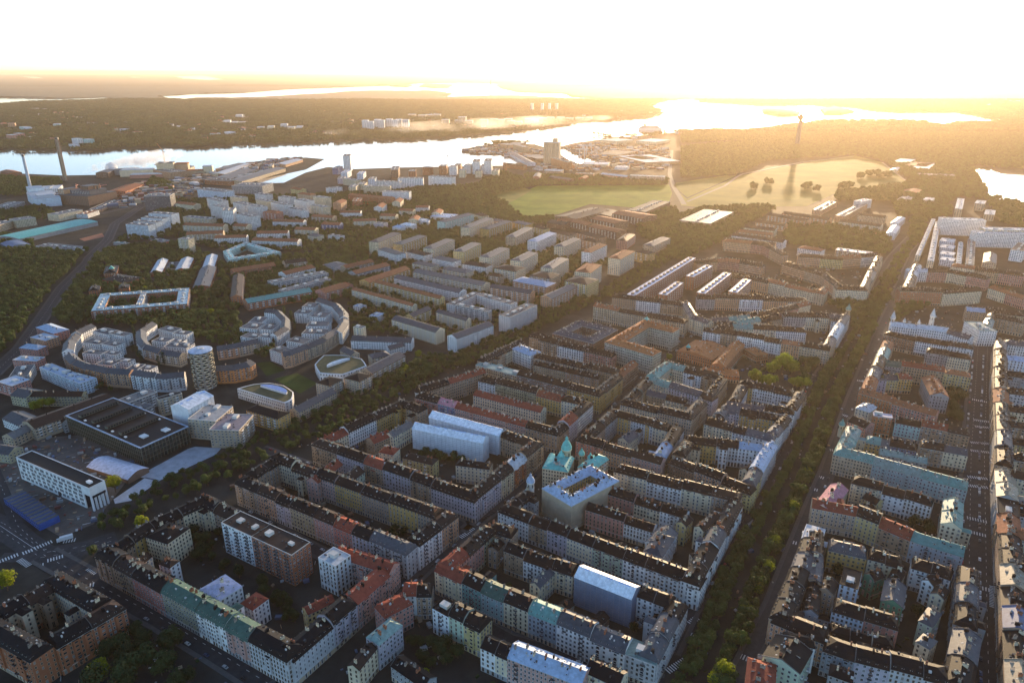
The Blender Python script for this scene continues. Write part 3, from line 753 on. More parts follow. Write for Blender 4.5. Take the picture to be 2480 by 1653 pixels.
183|-5592,8210 -5398,8011 -5071,7808 -4799,7690 -4488,7634|13|17|1|m|64|1 orange slate g;1 orange slate g;1 orange slate g;1 peach slate g
184|-4463,7624 -4252,7556 -4019,7527 -3819,7590|13|18|1|m|64|1 white slate g;1 palegrey slate g
185|-3554,7764 -3323,7786 -3154,7897 -3131,8011|14|17|1|m|65|1 orange slate g
186|-5160,9511 -5173,9180 -4969,8787 -4798,8576|12|14|-1|m|0|1 white slate g;1 white slate g
187|-4778,8550 -4485,8373 -4183,8274|12|15|1|m|0|1 peach slate g;1 sand slate g
188|-3795,8498 -3618,8576 -3348,8787|12|14|1|m|1|1 peach slate g;1 sand slate g
189|-2857,8225 -2771,8273 -2642,8473 -2471,8762 -2348,9156|13|17|1|m|64|1 peach slate g;1 sand slate g;1 sand slate g
190|-2319,9098 -2318,9488 -2401,9875 -2627,10326 -2964,10608|13|17|1|m|64|1 white slate g;1 white slate g;1 white slate g
191|-3175,8981 -3093,9270 -3191,9640 -3437,10036 -3643,10104|11|15|1|m|0|1 white slate g;1 white slate g
192|1905,10550 3431,12939|14|24|1|m|75|1 brick lavwhite f
192|2410,10589 2827,11281|14|24|1|m|75|1 brick lavwhite f
192|3078,11635 3595,12357|14|24|1|m|75|1 brick lavwhite f
192|3029,10666 3787,11867|14|24|1|m|75|1 brick lavwhite f
192|3548,10721 4001,11455|14|24|1|m|75|1 brick lavwhite f
193|2570,7898 3039,8655|16.2|16|1|c|11|1 brick orange g
193|2502,8227 2835,8627|48.2|12|1|c|11|1 brick orange g
193|3115,8373 3025,8627|17.3|12|-1|c|11|1 brick orange h
193|2715,7773 2303,7860|19.5|10|-1|c|11|1 brick orange h
194|-6386,12549 -6678,13459|18.6|8|1|m|11|1 brick silver g
194|-5973,12701 -6231,13574|22.2|8|1|m|11|1 brick silver g
194|-5571,12910 -5852,13810|20.5|8|1|m|11|1 brick silver g
195|-5107,11544 -5498,12834|26.4|10|1|m|11|1 brick slate g
195|-6307,13023 -6419,13407|25.4|5|1|m|11|1 grey slate f
196|-6646,11765 -7170,11994|36.3|10|-1|c|11|1 brick black h
196|-6821,11264 -6935,11520|15.1|12|1|c|11|1 brick black h
196|-6372,11357 -6469,11573|15.4|13|1|c|11|1 brick black h
196|-7056,12280 -7281,12788|20.8|14|1|c|11|1 brick black h
197|-2972,6370 -2918,6701|30.5|22|1|m|11|1 sand concrete f
197|-2682,6207 -2658,6555|30.4|20|1|m|11|1 sand pinkcrates f
198|-3475,5565 -3979,5793|21.8|4.5|-1|x|11|1 brownw lavwhite b
199|-10684,15172 -10023,17085|70|10|1|x|11|1 grey teal b
199|-10427,14442 -10877,14841|39.3|8|-1|x|11|1 grey slateblue b'''
PH = '''front row of the brick courtyard block at the bottom-left corner
right-hand row of the brick courtyard block at the bottom-left corner
back row of the brick courtyard block at the bottom-left corner
left-hand row of the brick courtyard block at the bottom-left corner
the long avenue row with green roofs
the street row running up from the corner house at bottom left
the red-roofed corner by the paved crossing
courtyard houses behind the green-roofed row
the dark roofs beside the diagonal boulevard at left
the short back row left of the white and brick slab
front row of the central-left courtyard block
right-hand row of the central-left courtyard block
back row of the central-left courtyard block
left-hand row of the central-left courtyard block
the wings inside the central-left courtyard
the front row of the scaffold-roofed block
the street row right of the scaffold-roofed block
the left row of the scaffold-roofed block
the back row of the scaffold-roofed block
the low houses around the scaffold-roofed courtyard
the domed street row behind the scaffold roofs
the street right of the domed row
the left row behind the domed corner
the back row behind the domed corner
the long courtyard house with red roof
the brown and ochre row below the orange-roofed palace
the ochre corner street side below the palace
the inner dark row below the palace
the upper dark row below the palace
the short street row left of the brown and ochre row
the white and pink row above the inner courts
the pale blue roofed house by the boulevard
the dark row above the pale blue roof
the brown brick row beside the palace
the long tan row behind the grey institute
the dark row behind the long tan row
the front of the verdigris-roofed block
the right side of the verdigris-roofed block
the back of the verdigris-roofed block
the left side of the verdigris-roofed block
the front row left of the lilac house
the street side right of the front row by the lilac house
the left side row by the lilac house
the inner row by the lilac house
front row of the block with red turreted front
right-hand row of the block with red turreted front
back row of the block with red turreted front
left-hand row of the block with red turreted front
the houses inside the turreted block
the long front row below the blue-roofed block
the ornate white row along the park avenue
the dark row left of the blank cream walls
the back row right of the blue-roofed block
the pink inner row right of the blank cream walls
the lower inner row right of the blank cream walls
the courtyard houses near the avenue
front row of the block with the white patched roof
right-hand row of the block with the white patched roof
back row of the block with the white patched roof
left-hand row of the block with the white patched roof
the small houses inside the white patched block
front row of the white block by the avenue crossing
right-hand row of the white block by the avenue crossing
back row of the white block by the avenue crossing
left-hand row of the white block by the avenue crossing
front row of the block below the yellow park trees
right-hand row of the block below the yellow park trees
back row of the block below the yellow park trees
left-hand row of the block below the yellow park trees
front row of the block with the copper corner turret
right-hand row of the block with the copper corner turret
back row of the block with the copper corner turret
left-hand row of the block with the copper corner turret
the inner row behind the copper-turret block front
the gabled reddish terrace
the curved tan terrace at the street fork
the dark roof row right of the red slabs
the curved front with orange roof
the row left of the round plaza
the back rows left of the round plaza
the upper rows left of the round plaza
the golden terrace behind the red slabs
the upper golden terrace behind the red slabs
the terrace under the yellow courtyard trees
the front of the spiky white-roofed block
the back of the spiky white-roofed block
the inner houses of the spiky white-roofed block
the left row on the avenue below the spiky white roofs
the red roofed row with the yellow end house
the yellow courtyard houses right of the avenue
the grey end house by the dark courtyard trees
the red-roofed brick front by the park avenue
the white-roofed houses right of the park avenue
the turquoise and tan row
the long verdigris row across the block
the left row up from the long verdigris row
the inner lilac and blue row
the dark blue-roofed row by the right street
the lower inner row with pale green roofs
the front row with red and verdigris roofs
the pink-roofed avenue side
the white back row with dark roofs
the verdigris side row by the right street
the gold-edged dark roofs along the lower avenue
the ochre row with pale roof edge
the cream bay-fronted row in the lower right block
the white courtyard houses by the right street
the dark end row beside the right street
the blue and pink pair
the orange row above the bottom right edge
the grey white-windowed row near the bottom-right edge
the green party walls in the lower right courtyard
the bottom edge houses beside the lower avenue
the right edge row above the long street
the golden-roofed row at the right edge
the cross rows at the right edge
the cross rows along the lower right edge
the upper houses right of the avenue
the white gridded house above the right street
the tan plaza row
the grey roofs right of the plaza
the pale gabled houses at the right edge
the glittering roofs beyond the plaza
the avenue side beyond the plaza
the front row of the bottom-centre block
the right side of the bottom-centre block
the left row of the bottom-centre block
the back row of the bottom-centre block
the tan and white back row behind the bottom-centre courtyard
the back row right of the big scaffold roof
the glass-roofed wing in the bottom-centre courtyard
the red turreted house row
the white stepped row below the red turrets
the dark-roofed bay-windowed row at the bottom
the left houses at the bottom centre
the bottom edge row right of the pale blue roof
the pale slab blocks between park and boulevard
the upper slab blocks below the green field
the parallel blocks around the white modern court
the brick and terrace blocks among trees
the white towers and slabs at centre left
the white hospital-like blocks at left
the offices and sheds around the power plant
the rust-roofed low blocks at centre
the tall white blocks along the harbour street
the dark brick barracks below the field
the hazy industrial blocks behind the field
the pier warehouses
the dock sheds on the left pier
the sunlit institute blocks at upper right
the big ribbed hospital slabs at upper right
the low white link blocks between the ribbed slabs
the far apartment towers across the water
the far pale blocks across the water
the four hazy towers on the ridge
the villas and offices in the forest across the water
the white stepped terraces inside the left crescent
the white stepped terraces of the middle crescent
the white stepped terraces of the right crescents
the rust-sided houses by the left crescent
the long white curved block left of the round tower
the ochre military buildings around the concert hall
the tan academy buildings by the boulevard
the middle dark row in the lower right block
the second dark row left in the lower right block
the inner row left of the verdigris side row
the low wings in the lower right courtyard
the low wings in the court by the white back row
the low wings inside the bottom-centre block
the low wings behind the long ornate front
the tall slab in the garden
the pair of white scaffold tents
the bottom-centre courtyard
the construction site beside the round tower
the boulevard, four wings around a square court
the pale-blue roofed court
the large palace-like U facing the brick institute
the glass-edged office with two courts
the pale turquoise terraced ring among trees
the glass-edged office court
the verdigris castle-like corner
the pink and pale-blue house at the bottom edge
the left crescent outer arc
the left crescent brick front
the left crescent white front
the orange rounded block right of the round tower
the middle crescent left arc
the middle crescent ochre front
the ochre block behind the orange rounded block
the right crescent ochre front
the right crescent white arc
the inner right crescent
the five white-topped red slabs
the orange-roofed museum buildings
the pale-roofed stable halls
the dark gym hall and sheds
the old brick school in the trees
the scaffolded shells beside the white tent
the stone plaza with a curved pale roof
the teal-roofed long halls at left'''.split('\n')
S = dict(round_tower=[(-361.2,755.5)],
 round_top=[(-387.6,771.2),(-352.8,771.2),(-369.8,771.2)],
 hall=[(-459.0,656.2),(-350.0,589.7),(-323.5,632.2)],
 music=[(-450.2,565.0),(-355.3,513.3),(-345.8,524.2)],
 moon1=[(-313.3,737.5),(-247.7,699.5),(-242.4,708.7),(-246.2,727.7),(-262.3,745.5),(-281.6,753.7),(-298.8,749.6)],
 moon2=[(-244.9,813.3),(-232.0,786.0),(-203.0,781.6),(-179.3,808.6),(-190.3,832.4),(-217.0,844.7),(-241.3,844.7)],
 chimneys=[(-1525,2463),(-1493,2227)],
 plantw=[(-1425,2095),(-1301.7,1943.4),(-1321.5,2068.3)],
 plantb=[(-1283.9,2010.6),(-1171.1,1973.2),(-1169.4,2075.8)],
 tv=[(1416,3641)],
 mast=[(-337,11880)],
 silo=[(128,2964),(135,2933),(190,2945)],
 ferry=[(802,4660),(949,4660)],
 cranes=[(307,3793),(336,3192),(290,3030),(-248,2793)],
 cranesA=[(-1303,2729),(-1304,2667),(-1239.2,2043.3),(-1199.1,2092.9)],
 containers=[(-439.2,524.6),(-382.9,484.7),(-379.6,496.8)],
 truck=[(-356.6,473.7)],
 smoke=[(-1442,2412),(-1429,2515),(-1404,2667)],
 turrets=[(49.4,567.0),(44.4,561.8),(63.3,567.0),(70.7,561.8),(185.7,925.8),(-102.7,703.7),(-117.7,666.0)],
 tur2=[(15.6,515.9)],
 tur3=[(489.8,982.6),(535.1,943.8),(594.3,950.1),(548.3,937.6),(565.4,931.5)],
 tur4=[(227.1,852.5),(317.4,586.7),(324.9,624.5)],
 cup=[(-720.1,1240.4)],
 mast2=[(-1195,2626)],
 r_left=[(-1037.8,2019.3),(-992.9,1825.2),(-974.2,1731.7),(-897.8,1554.5),(-848.6,1396.0),(-831.3,1354.4),(-778.9,1183.9),(-713.3,1020.6),(-665.6,898.7),(-639.6,800.1)],
 r_leftB=[(-1032,2412),(-1064,2316),(-1032.8,2144.8),(-1037.8,2019.3),(-1078.4,1865.2),(-1183.2,1786.7)],
 r_diag=[(-362.7,455.4),(-297.9,418.8),(-241.2,387.9),(-189.2,356.6),(-142.7,327.7)],
 r_cross=[(-481.2,524.8),(-422.0,493.2),(-362.7,455.4),(-337.5,462.6),(-317.8,477.5)],
 r_crossB=[(-394.2,451.9),(-361.7,453.6)],
 r_cross2=[(-522.9,621.4),(-407.6,493.2),(-367.2,462.6),(-331.4,451.9)],
 r_st1=[(-142.4,327.7),(-92.3,418.8),(-74.1,425.1),(-42.4,477.5),(-25.9,503.4),(4.9,543.0),(39.8,614.4),(94.7,693.5),(137.5,765.8),(201.0,877.4)],
 r_kl=[(101.6,356.6),(123.7,394.9),(169.9,460.8),(212.2,524.8),(264.2,607.1),(355.3,769.9),(492.5,968.5)],
 r_kr=[(137.6,332.2),(184.4,400.7),(245.1,499.2),(294.5,577.4),(385.9,730.0),(511.1,932.5),(624.2,1108.6)],
 r_kl2=[(571.8,1108.6),(646.6,1220.4),(765.3,1401.1),(899.4,1584.2)],
 r_kr2=[(628.2,1116.5),(723.6,1269.0),(832.0,1438.2),(886.8,1511.9)],
 r_right=[(273.2,311.9),(329.0,403.7),(381.4,489.2),(453.7,607.1),(571.0,791.3),(649.6,915.3)],
 r_valR=[(-240.5,659.9),(-154.3,800.1),(-114.9,745.5),(-73.7,823.0),(-30.8,856.9)],
 r_valL=[(-178.5,635.0),(-145.8,700.5),(-122.7,765.8)],
 r_val2=[(-85.1,827.7),(-12.6,921.0),(51.4,994.0),(136.0,1116.5),(178.8,1166.4)],
 r_field=[(756,3461),(572,2626),(522.0,2316.0),(483.2,1996.7)],
 r_field2=[(1493,3192),(1183,2980),(837,2628),(794,2552),(695.3,2347.3),(501.6,2043.3)],
 r_field3=[(1517,2980),(1328,2412)],
 P_water=[(-2633,3467),(-2417,3454),(-2032,3383),(-1822,3501),(-1637,3556),(-1326,3678),(-896,3890),(-446,4000),(34,4567),(583,5519),(1106,6018),(1351,6659),(1433,7756),(1844,9276),(2315,10009),(2311,9055),(2714,8088),(3187,8088),(3514,7693),(3382,7033),(3528,6779),(4031,6779),(3787,5922),(3808,5740),(3500,5330),(3435,5360),(3162,5254),(2967,5040),(2934,5407),(2343,5519),(1847,5040),(1602,4719),(1337,4636),(1042,4545),(802,4331),(587,4136),(494,4331),(474,4301),(540,4090),(333,3833),(244,3641),(169,3570),(117,3738),(-55,3857),(-208,3570),(-239,3402),(-205,3297),(-106,3267),(-40,3249),(40,2980),(-36,2874),(-431,2815),(-612,2763),(-718,2829),(-760,2667),(-764,2412),(-836,2395),(-878,2463),(-782,2750),(-795,3093),(-891,3152),(-1011,3093),(-1139,2860),(-1114,2750),(-1151,2628),(-1180,2608),(-1229,2815),(-1260,2874),(-1289,2771),(-1331,2628),(-1610,2589),(-1887,2667),(-2132,2708)],
 P_dock=[(226,3467),(249,3501),(302,3164),(347,3030),(328,2931),(277,2893),(241,3030),(219,3249)],
 P_bay1=[(-8283,11201),(-7190,10545),(-6128,10072),(-5813,10423),(-5735,10734),(-5150,9487),(-5543,9010),(-5692,8832),(-5703,8338),(-6306,8497)],
 P_bay2=[(-5212,11132),(-5059,12352),(-4558,12973),(-4548,15534),(-3885,17313),(-3184,19136),(-2670,23006),(-1458,24230),(-394,22166),(-258,16229),(97,13258),(879,12352),(848,10996),(1351,9692),(1151,9290),(671,10244),(81,11132),(-350,11132),(-1038,10244),(-949,12185),(-1433,13659),(-2621,14084),(-2982,13258),(-3252,11864),(-3670,10423),(-4324,10244),(-4034,9290),(-4499,9798)],
 P_pond=[(1826,2874),(1844,2815),(1779,2628),(1834,2589),(1909,2446),(1576,1996),(1466,2043),(1423,2056),(1408,2119),(1499,2256),(1648,2552)],
 P_isle1=[(2396,7167),(2522,7167),(2563,6612),(2373,6177),(2204,6177),(2227,6612)],
 P_isle2=[(2956,7167),(3241,7509),(3117,6779),(2827,6387),(2678,6387)],
 P_isle3=[(-2235,18018),(-2516,21664),(-1575,20296),(-1400,16762),(-1635,16198)],
 P_isle4=[(-2986,18362),(-2985,20296),(-2539,19281),(-2433,17687)],
 P_sl1=[(-34818,53063),(-32355,51570),(-23685,38546),(-21562,34220)],
 P_sl3=[(-26212,51570),(-19949,42092),(-19386,38546)],
 P_sl4=[(-24516,54644),(-25204,62037),(-12409,32986),(-12003,29762),(-15490,35551)],
 P_sl5=[(92,27111),(1053,26328),(626,23602)],
 P_green=[(-64.8,1950.5),(7.5,2067.8),(54.2,2271.0),(84.5,2347.3),(517.7,2372.7),(491.6,2199.2),(449.6,2043.3),(334.6,1950.5),(220.6,2007.5),(121.1,1855.0),(51.4,1815.4),(-16.1,1855.0)],
 P_meadow=[(-135.3,1928.5),(-90.6,2092.9),(-50.8,2227.4),(40.9,2300.9),(63.1,2256.3),(7.5,2067.8),(-44.4,1928.5),(-19.9,1849.0),(-99.5,1845.0)],
 P_gold=[(516.5,2256.3),(513.0,2092.9),(799,2570),(1207,2980),(1525,3249),(1517,2980),(1328,2412),(1219,2256),(983.2,2185.4),(816.4,1972.9),(524.1,1950.5),(471.8,1984.3)],
 P_gold0=[(526.7,2347.3),(550.1,2411.9),(763,2589),(805,2589),(518.9,2118.6)],
 P_plaza=[(-346.5,568.7),(-321.3,620.2),(-315.9,624.6),(-288.7,621.6),(-289.4,608.7),(-322.8,561.3)],
 P_plaza2=[(-348.5,531.5),(-337.7,567.3),(-322.0,562.3),(-332.1,529.3),(-343.7,524.8)],
 P_clay=[(-965.0,1561.8),(-947.5,1622.7),(-920.1,1584.2),(-941.4,1540.0)],
 P_yard=[(-667.6,1229.9),(-675.0,1289.4),(-592.7,1269.0),(-581.1,1211.1)],
 P_lawn=[(-328.1,842.0),(-312.8,846.9),(-283.6,818.3),(-301.5,800.1)],
 P_lawn2=[(-289.8,791.3),(-266.5,809.1),(-233.3,778.3),(-246.2,749.5)],
 P_lawn3=[(-950.8,1201.9),(-879.9,1183.9),(-810.1,1100.7),(-828.9,1063.0)],
 P_site=[(-533.2,636.2),(-423.5,651.7),(-379.7,624.3),(-354.5,590.6),(-346.3,495.2),(-362.3,477.5),(-404.5,503.4),(-455.6,543.0),(-494.2,580.0)],
 P_ring=[(511.4,1100.7),(556.1,1149.3),(629.9,1149.3),(656.3,1124.6),(645.8,1077.8),(599.4,1041.4),(547.8,1027.4),(523.7,1048.5)],
 r_st2=[(-236.6,518.2),(-155.9,462.6),(-109.6,430.0),(-79.5,411.1)],
 r_st3=[(-248.8,620.8),(-127.6,549.9),(-32.4,488.2)],
 r_st6=[(-72.2,418.8),(-54.1,407.4),(-1.2,367.9),(92.5,332.1)],
 r_path=[(108.1,317.1),(119.6,338.8),(134.3,362.8),(166.2,422.0),(218.2,505.4),(272.2,590.6),(374.3,765.8),(515.2,981.1)],
 P_near=[(-314.4,446.8),(-228.9,612.2),(-121.5,804.7),(44.9,926.4),(411.5,1237.4),(663.4,1362.9),(714.2,1084.3),(295.2,355.7),(259.6,309.4),(-120.7,309.4),(-283.0,309.4)])
TREES = [('val_low',9.2,'round',5,[(-324.7,441.1),(-344.4,492.9),(-297.8,585.5),(-195.0,743.1),(-100.3,869.8),(-85.3,830.0),(-118.9,739.2),(-176.6,660.7),(-257.5,555.0),(-306.2,515.9)]),
 ('val_up',8.5,'round',4.8,[(-119.5,743.1),(-148.3,797.7),(-128.4,849.5),(-82.2,859.6),(-22.9,930.3),(41.2,1011.8),(110.8,1131.2),(150.1,1156.4),(383.3,1547.4),(599.2,1771.4),(713.3,1956.0),(706.1,1912.0),(327.2,1389.1),(182.2,1139.5),(135.5,1091.3),(50.3,972.7),(-2.4,891.0),(-48.6,834.8),(-84.6,802.2)]),
 ('avenue_off',300,'round',4.8,[(107.1,314.3),(128.0,388.7),(175.2,456.8),(215.4,520.3),(269.0,601.9),(360.8,763.3),(494.6,960.2),(523.9,960.2),(400.1,759.2),(292.6,587.1),(274.5,562.4),(229.7,485.0),(179.8,400.2),(127.7,314.3)]),
 ('plaza_trees',8,'round',5,[(503.9,1083.6),(551.4,1139.5),(624.5,1139.5),(660.2,1114.9),(658.7,1068.6),(620.3,1039.5),(532.3,960.2),(494.6,960.2),(511.7,1032.5)]),
 ('avenue_up',9,'round',5,[(587.5,1123.0),(758.8,1389.1),(852.0,1512.7),(971.8,1716.8),(1009.8,1734.7),(879.2,1498.9),(815.9,1425.8),(626.0,1123.0)]),
 ('bottom_park',13,'big',8.5,[(-252.4,322.7),(-261.6,359.7),(-258.1,375.1),(-242.2,380.5),(-220.4,371.2),(-194.9,348.7),(-182.6,322.7)]),
 ('yellow_park',40,'round',6,[(283.3,784.5),(302.9,830.0),(338.4,869.8),(369.2,859.6),(347.6,811.3),(367.5,802.2),(348.9,759.2),(318.1,759.2),(320.6,775.9)]),
 ('park_side',11,'round',6,[(369.2,859.6),(399.3,849.5),(381.7,793.3),(355.6,767.5),(349.5,806.7)]),
 ('court_dark',11,'big',7,[(500.9,759.2),(538.5,759.2),(487.0,673.9),(463.4,670.6),(465.0,698.1)]),
 ('court_a2',7.5,'big',5.5,[(-255.6,481.1),(-236.8,481.1),(-224.1,448.0),(-185.2,424.7),(-154.6,400.2),(-144.2,377.8),(-159.5,383.2),(-183.1,418.3),(-233.8,444.6),(-248.5,448.0)]),
 ('court_a3',7,'big',6,[(-88.6,490.9),(-71.9,490.9),(-72.2,473.4),(-100.1,473.4)]),
 ('court_a4',6.5,'round',5,[(-90.6,603.5),(-74.8,614.9),(-42.0,592.5),(-63.7,587.1)]),
 ('court_j',10,'big',6.5,[(-74.3,376.4),(-58.9,377.8),(-34.1,359.7),(-27.1,335.9),(-47.1,338.2),(-70.0,359.7)]),
 ('court_j2',9,'big',5.5,[(76.8,376.4),(90.4,381.8),(84.7,366.0),(66.2,369.9)]),
 ('court_k',9,'big',6,[(330.4,501.1),(351.1,499.0),(336.6,477.2),(324.6,481.1)]),
 ('court_k2',9,'big',6,[(274.4,395.8),(293.2,406.1),(287.3,391.6),(272.8,383.2)]),
 ('court_k3',9,'big',6,[(238.4,437.8),(251.1,434.4),(246.4,426.3),(233.5,426.3)]),
 ('court_k4',9,'big',5,[(296.4,501.1),(321.0,497.0),(314.5,488.9),(293.5,495.0)]),
 ('court_g',8,'yellow',5,[(606.4,1365.6),(655.2,1365.6),(628.0,1309.9),(591.0,1320.7)]),
 ('left_woods',10,'round',6,[(-1592,1989),(-1167.7,1601.0),(-1072.2,1570.6),(-1001.7,1458.7),(-869.6,1445.8),(-861.7,1389.1),(-699.4,985.4),(-648.2,830.0),(-705.4,784.5)]),
 ('left_mid',10,'round',6,[(-851.4,1445.8),(-720.3,1526.8),(-553.8,1338.0),(-348.7,1433.0),(-186.8,1601.0),(-162.9,1526.8),(-338.9,1389.1),(-218.8,1191.6),(-236.3,1123.0),(-276.0,1107.0),(-437.2,1046.6),(-279.4,830.0),(-363.9,880.3),(-532.6,972.7),(-663.0,985.4),(-698.4,1011.8),(-819.1,1354.1)]),
 ('left_town',10.5,'round',5.5,[(-972.6,2050.1),(-515.2,2180.4),(-515.2,2180.4),(-217.9,2327.2),(-26.1,2050.1),(48.3,1699.4),(156.8,1389.1),(134.2,1123.0),(30.2,1011.8),(-92.6,913.1),(-230.8,960.2),(-344.3,1413.4),(-348.7,1433.0),(-592.5,1433.0),(-762.1,1570.6),(-855.1,1498.9)]),
 ('field_wood',11,'round',7,[(-292.9,2075.0),(-313.7,2266.3),(-123.6,2327.2),(-44,2685),(34.1,2493.9),(83.8,2327.2),(8.0,2236.9),(-86.6,2100.4),(-135.5,1933.8),(-183.1,1933.8)]),
 ('field_edge',10,'round',6,[(41,2605),(542,2494),(506.5,2342.9),(55.5,2327.2)]),
 ('crescent',16,'round',5,[(-552.5,793.3),(-448.5,759.2),(-438.7,743.1),(-532.2,759.2)]),
 ('poplars',11,'poplar',3.2,[(-549.6,960.2),(-533.2,948.1),(-477.0,849.5),(-480.2,844.6)]),
 ('gar_wood',12,'round',8,[(818,3539),(1292,3923),(1748,3760),(1871,2954),(1652,2567),(1450,2180),(1391.9,1933.8),(1200.0,1648.8),(1195.9,1734.7),(1364.5,2050.1),(1310.4,2100.4),(1173.0,1933.8),(971.3,1771.4),(1076.3,2025.8),(919.2,2025.8),(980.6,2180.4),(1300,2359),(1528,3004),(1512,3221),(1059,3004),(798,2567),(585,2494)]),
 ('mid_park',11,'round',7,[(615.3,1601.0),(680.7,1734.7),(783.6,1699.4),(851.2,1601.0),(820.4,1512.7),(759.3,1396.0),(653.9,1445.8),(592.8,1485.3)]),
 ('up_right',11,'round',7,[(977.6,1734.7),(1109.6,1933.8),(1196.7,1933.8),(1132.2,1809.5),(1044.3,1771.4),(879.2,1498.9),(854.2,1498.9)]),
 ('plant_green',11,'round',6,[(-1819,2567),(-1694,2494),(-1558,2494),(-1478,2359),(-1457,2126),(-1522,2126)]),
 ('plant_green2',11,'round',6,[(-1348.8,1869.7),(-1300.9,1978.8),(-1190.7,1849.2),(-1158.5,1771.4),(-1270.0,1752.8)]),
 ('plant_green3',10,'round',7,[(-1166,2296),(-1241,2494),(-1105,2359),(-1060.4,2236.9)]),
 ('isle',12,'round',8,[(2358,7052),(2500,7105),(2524,6510),(2353,6124),(2185,6124),(2208,6556)]),
 ('right_shore',14,'round',8,[(867,3760),(1028,4484),(1576,4643),(2296,5408),(2868,5284),(2904,4930),(3649,5284),(1926,2726),(1842,2813),(1765,3800),(1306,3966)]),
 ('meadow_trees',9,'round',8,[(775.2,2333.4),(796.0,2333.4),(772.4,2260.3),(752.2,2260.3)]),
 ('meadow_trees',9,'round',8,[(855,2431),(877,2431),(850,2352),(828.8,2352.4)]),
 ('meadow_trees',9,'round',8,[(934.6,2317.8),(955,2318),(927.1,2245.7),(907.1,2245.7)]),
 ('meadow_trees',9,'round',8,[(962,2365),(983,2365),(953.8,2290.3),(933.4,2290.3)]),
 ('meadow_trees',9,'round',8,[(954.1,2272.2),(974.4,2272.2),(946.2,2202.7),(926.5,2202.7)]),
 ('meadow_trees',9,'round',8,[(1059,2333),(1080,2333),(1047.5,2260.3),(1027.3,2260.3)]),
 ('meadow_trees',9,'round',8,[(1080,2349),(1101,2349),(1068,2275),(1048,2275)]),
 ('meadow_trees',9,'round',8,[(1101,2365),(1122,2365),(1088,2290),(1068,2290)]),
 ('meadow_trees',9,'round',8,[(1230,2575),(1252,2575),(1212,2487),(1190,2487)]),
 ('meadow_trees',9,'round',8,[(1297,2652),(1321,2652),(1276,2560),(1254,2560)]),
 ('meadow_trees',9,'round',8,[(1329,2652),(1353,2652),(1308,2560),(1285,2560)]),
 ('meadow_trees',9,'round',8,[(1302,2575),(1325,2575),(1282,2487),(1260,2487)]),
 ('meadow_trees',9,'round',8,[(1347,2613),(1370,2613),(1325,2523),(1303,2523)]),
 ('field_side',9.5,'round',6,[(410.2,1809.5),(519.6,1933.8),(713.2,1967.3),(706.3,1901.2),(553.7,1682.2),(451.6,1512.7),(330.0,1349.2),(311.1,1396.0)]),
 ('field_side2',9.5,'round',6,[(306.9,1734.7),(426.7,1933.8),(445.7,1912.0),(355.7,1498.9),(312.9,1471.9),(284.9,1601.0)]),
 ('below_field',9,'round',6,[(-198.3,1585.7),(-181.6,1682.2),(-119.3,1585.7),(-19.3,1485.3),(40.3,1396.0),(125.2,1360.6),(186.8,1396.0),(188.1,1316.0),(91.7,1284.2),(-47.5,1396.0),(-177.3,1512.7)]),
 ('hill_edge',9,'round',6.5,[(-149.8,1912.0),(-23.2,1809.5),(50.2,1771.4),(107.1,1809.5),(97.5,1699.4),(-4.4,1734.7),(-98.6,1829.2),(-173.8,1829.2)]),
 ('yellow_park',-1,'yellow',10.5,[(319.4,797.7),(333.3,806.7),(342.4,802.2),(331.1,815.9)]),
 ('yellow_park',-1,'yellow',7.5,[(289.3,775.9),(296.8,769.6),(305.7,765.4),(331.0,759.2),(343.0,757.2),(338.5,763.3)]),
 ('poplars',-1,'poplar',3.2,[(-504.6,880.3),(-488.5,859.6),(-476.5,844.6),(-447.2,830.0),(-443.0,834.8),(-426.3,834.8),(-380.0,834.8),(-366.9,859.6),(-326.0,859.6),(-322.4,896.4),(-310.6,930.3),(-346.2,1025.5),(-328.3,998.5),(-313.8,966.4)]),
 ('golden_trees',-1,'yellow',6,[(-517.6,705.3),(-511.8,708.9),(-523.4,701.7),(-354.6,546.8)]),
 ('golden_trees',-1,'yellow',5,[(-130.4,613.4),(-130.6,811.3),(202.8,849.5),(-121.8,857.0),(-132.9,802.2)]),
 ('golden_trees',-1,'yellow',6.5,[(-363.5,415.2),(-352.6,543.0),(-300.8,486.9),(-253.4,335.9)]),
 ('golden_trees',-1,'yellow',5.5,[(-59.0,325.9),(-55.9,329.2),(-80.1,499.0),(-72.4,495.0)]),
 ('golden_trees',-1,'yellow',5.5,[(271.1,567.4),(205.9,464.1),(193.6,441.1),(189.7,432.8),(175.0,410.6),(160.9,388.7),(130.0,334.8),(123.1,329.3),(237.6,509.5)]),
 ('golden_trees',-1,'yellow',6,[(-493.0,998.5),(-555.9,985.4),(-462.7,1025.5),(-458.2,1025.5),(-646.5,1147.9),(-621.2,1156.4),(-592.0,1173.8)])]
# ------------------------------------------------------------------ occupancy grid (2.5 m) so that trees keep off houses and streets
OCC = set(); G = 2.5
def occ_poly(P, grow=0):
    xs = [p[0] for p in P]; ys = [p[1] for p in P]
    for iy in range(int((min(ys) - grow) // G), int((max(ys) + grow) // G) + 1):
        y = (iy + .5) * G; X = []
        for a, b in zip(P, P[1:] + P[:1]):
            if (a[1] > y) != (b[1] > y): X.append(a[0] + (y - a[1]) * (b[0] - a[0]) / (b[1] - a[1]))
        X.sort()
        for x0, x1 in zip(X[::2], X[1::2]):
            for ix in range(int((x0 - grow) // G), int((x1 + grow) // G) + 1): OCC.add((ix, iy))
def occ(x, y): return (int(x // G), int(y // G)) in OCC
def inside(P, x, y):
    c = False
    for a, b in zip(P, P[1:] + P[:1]):
        if (a[1] > y) != (b[1] > y) and x < a[0] + (y - a[1]) * (b[0] - a[0]) / (b[1] - a[1]): c = not c
    return c

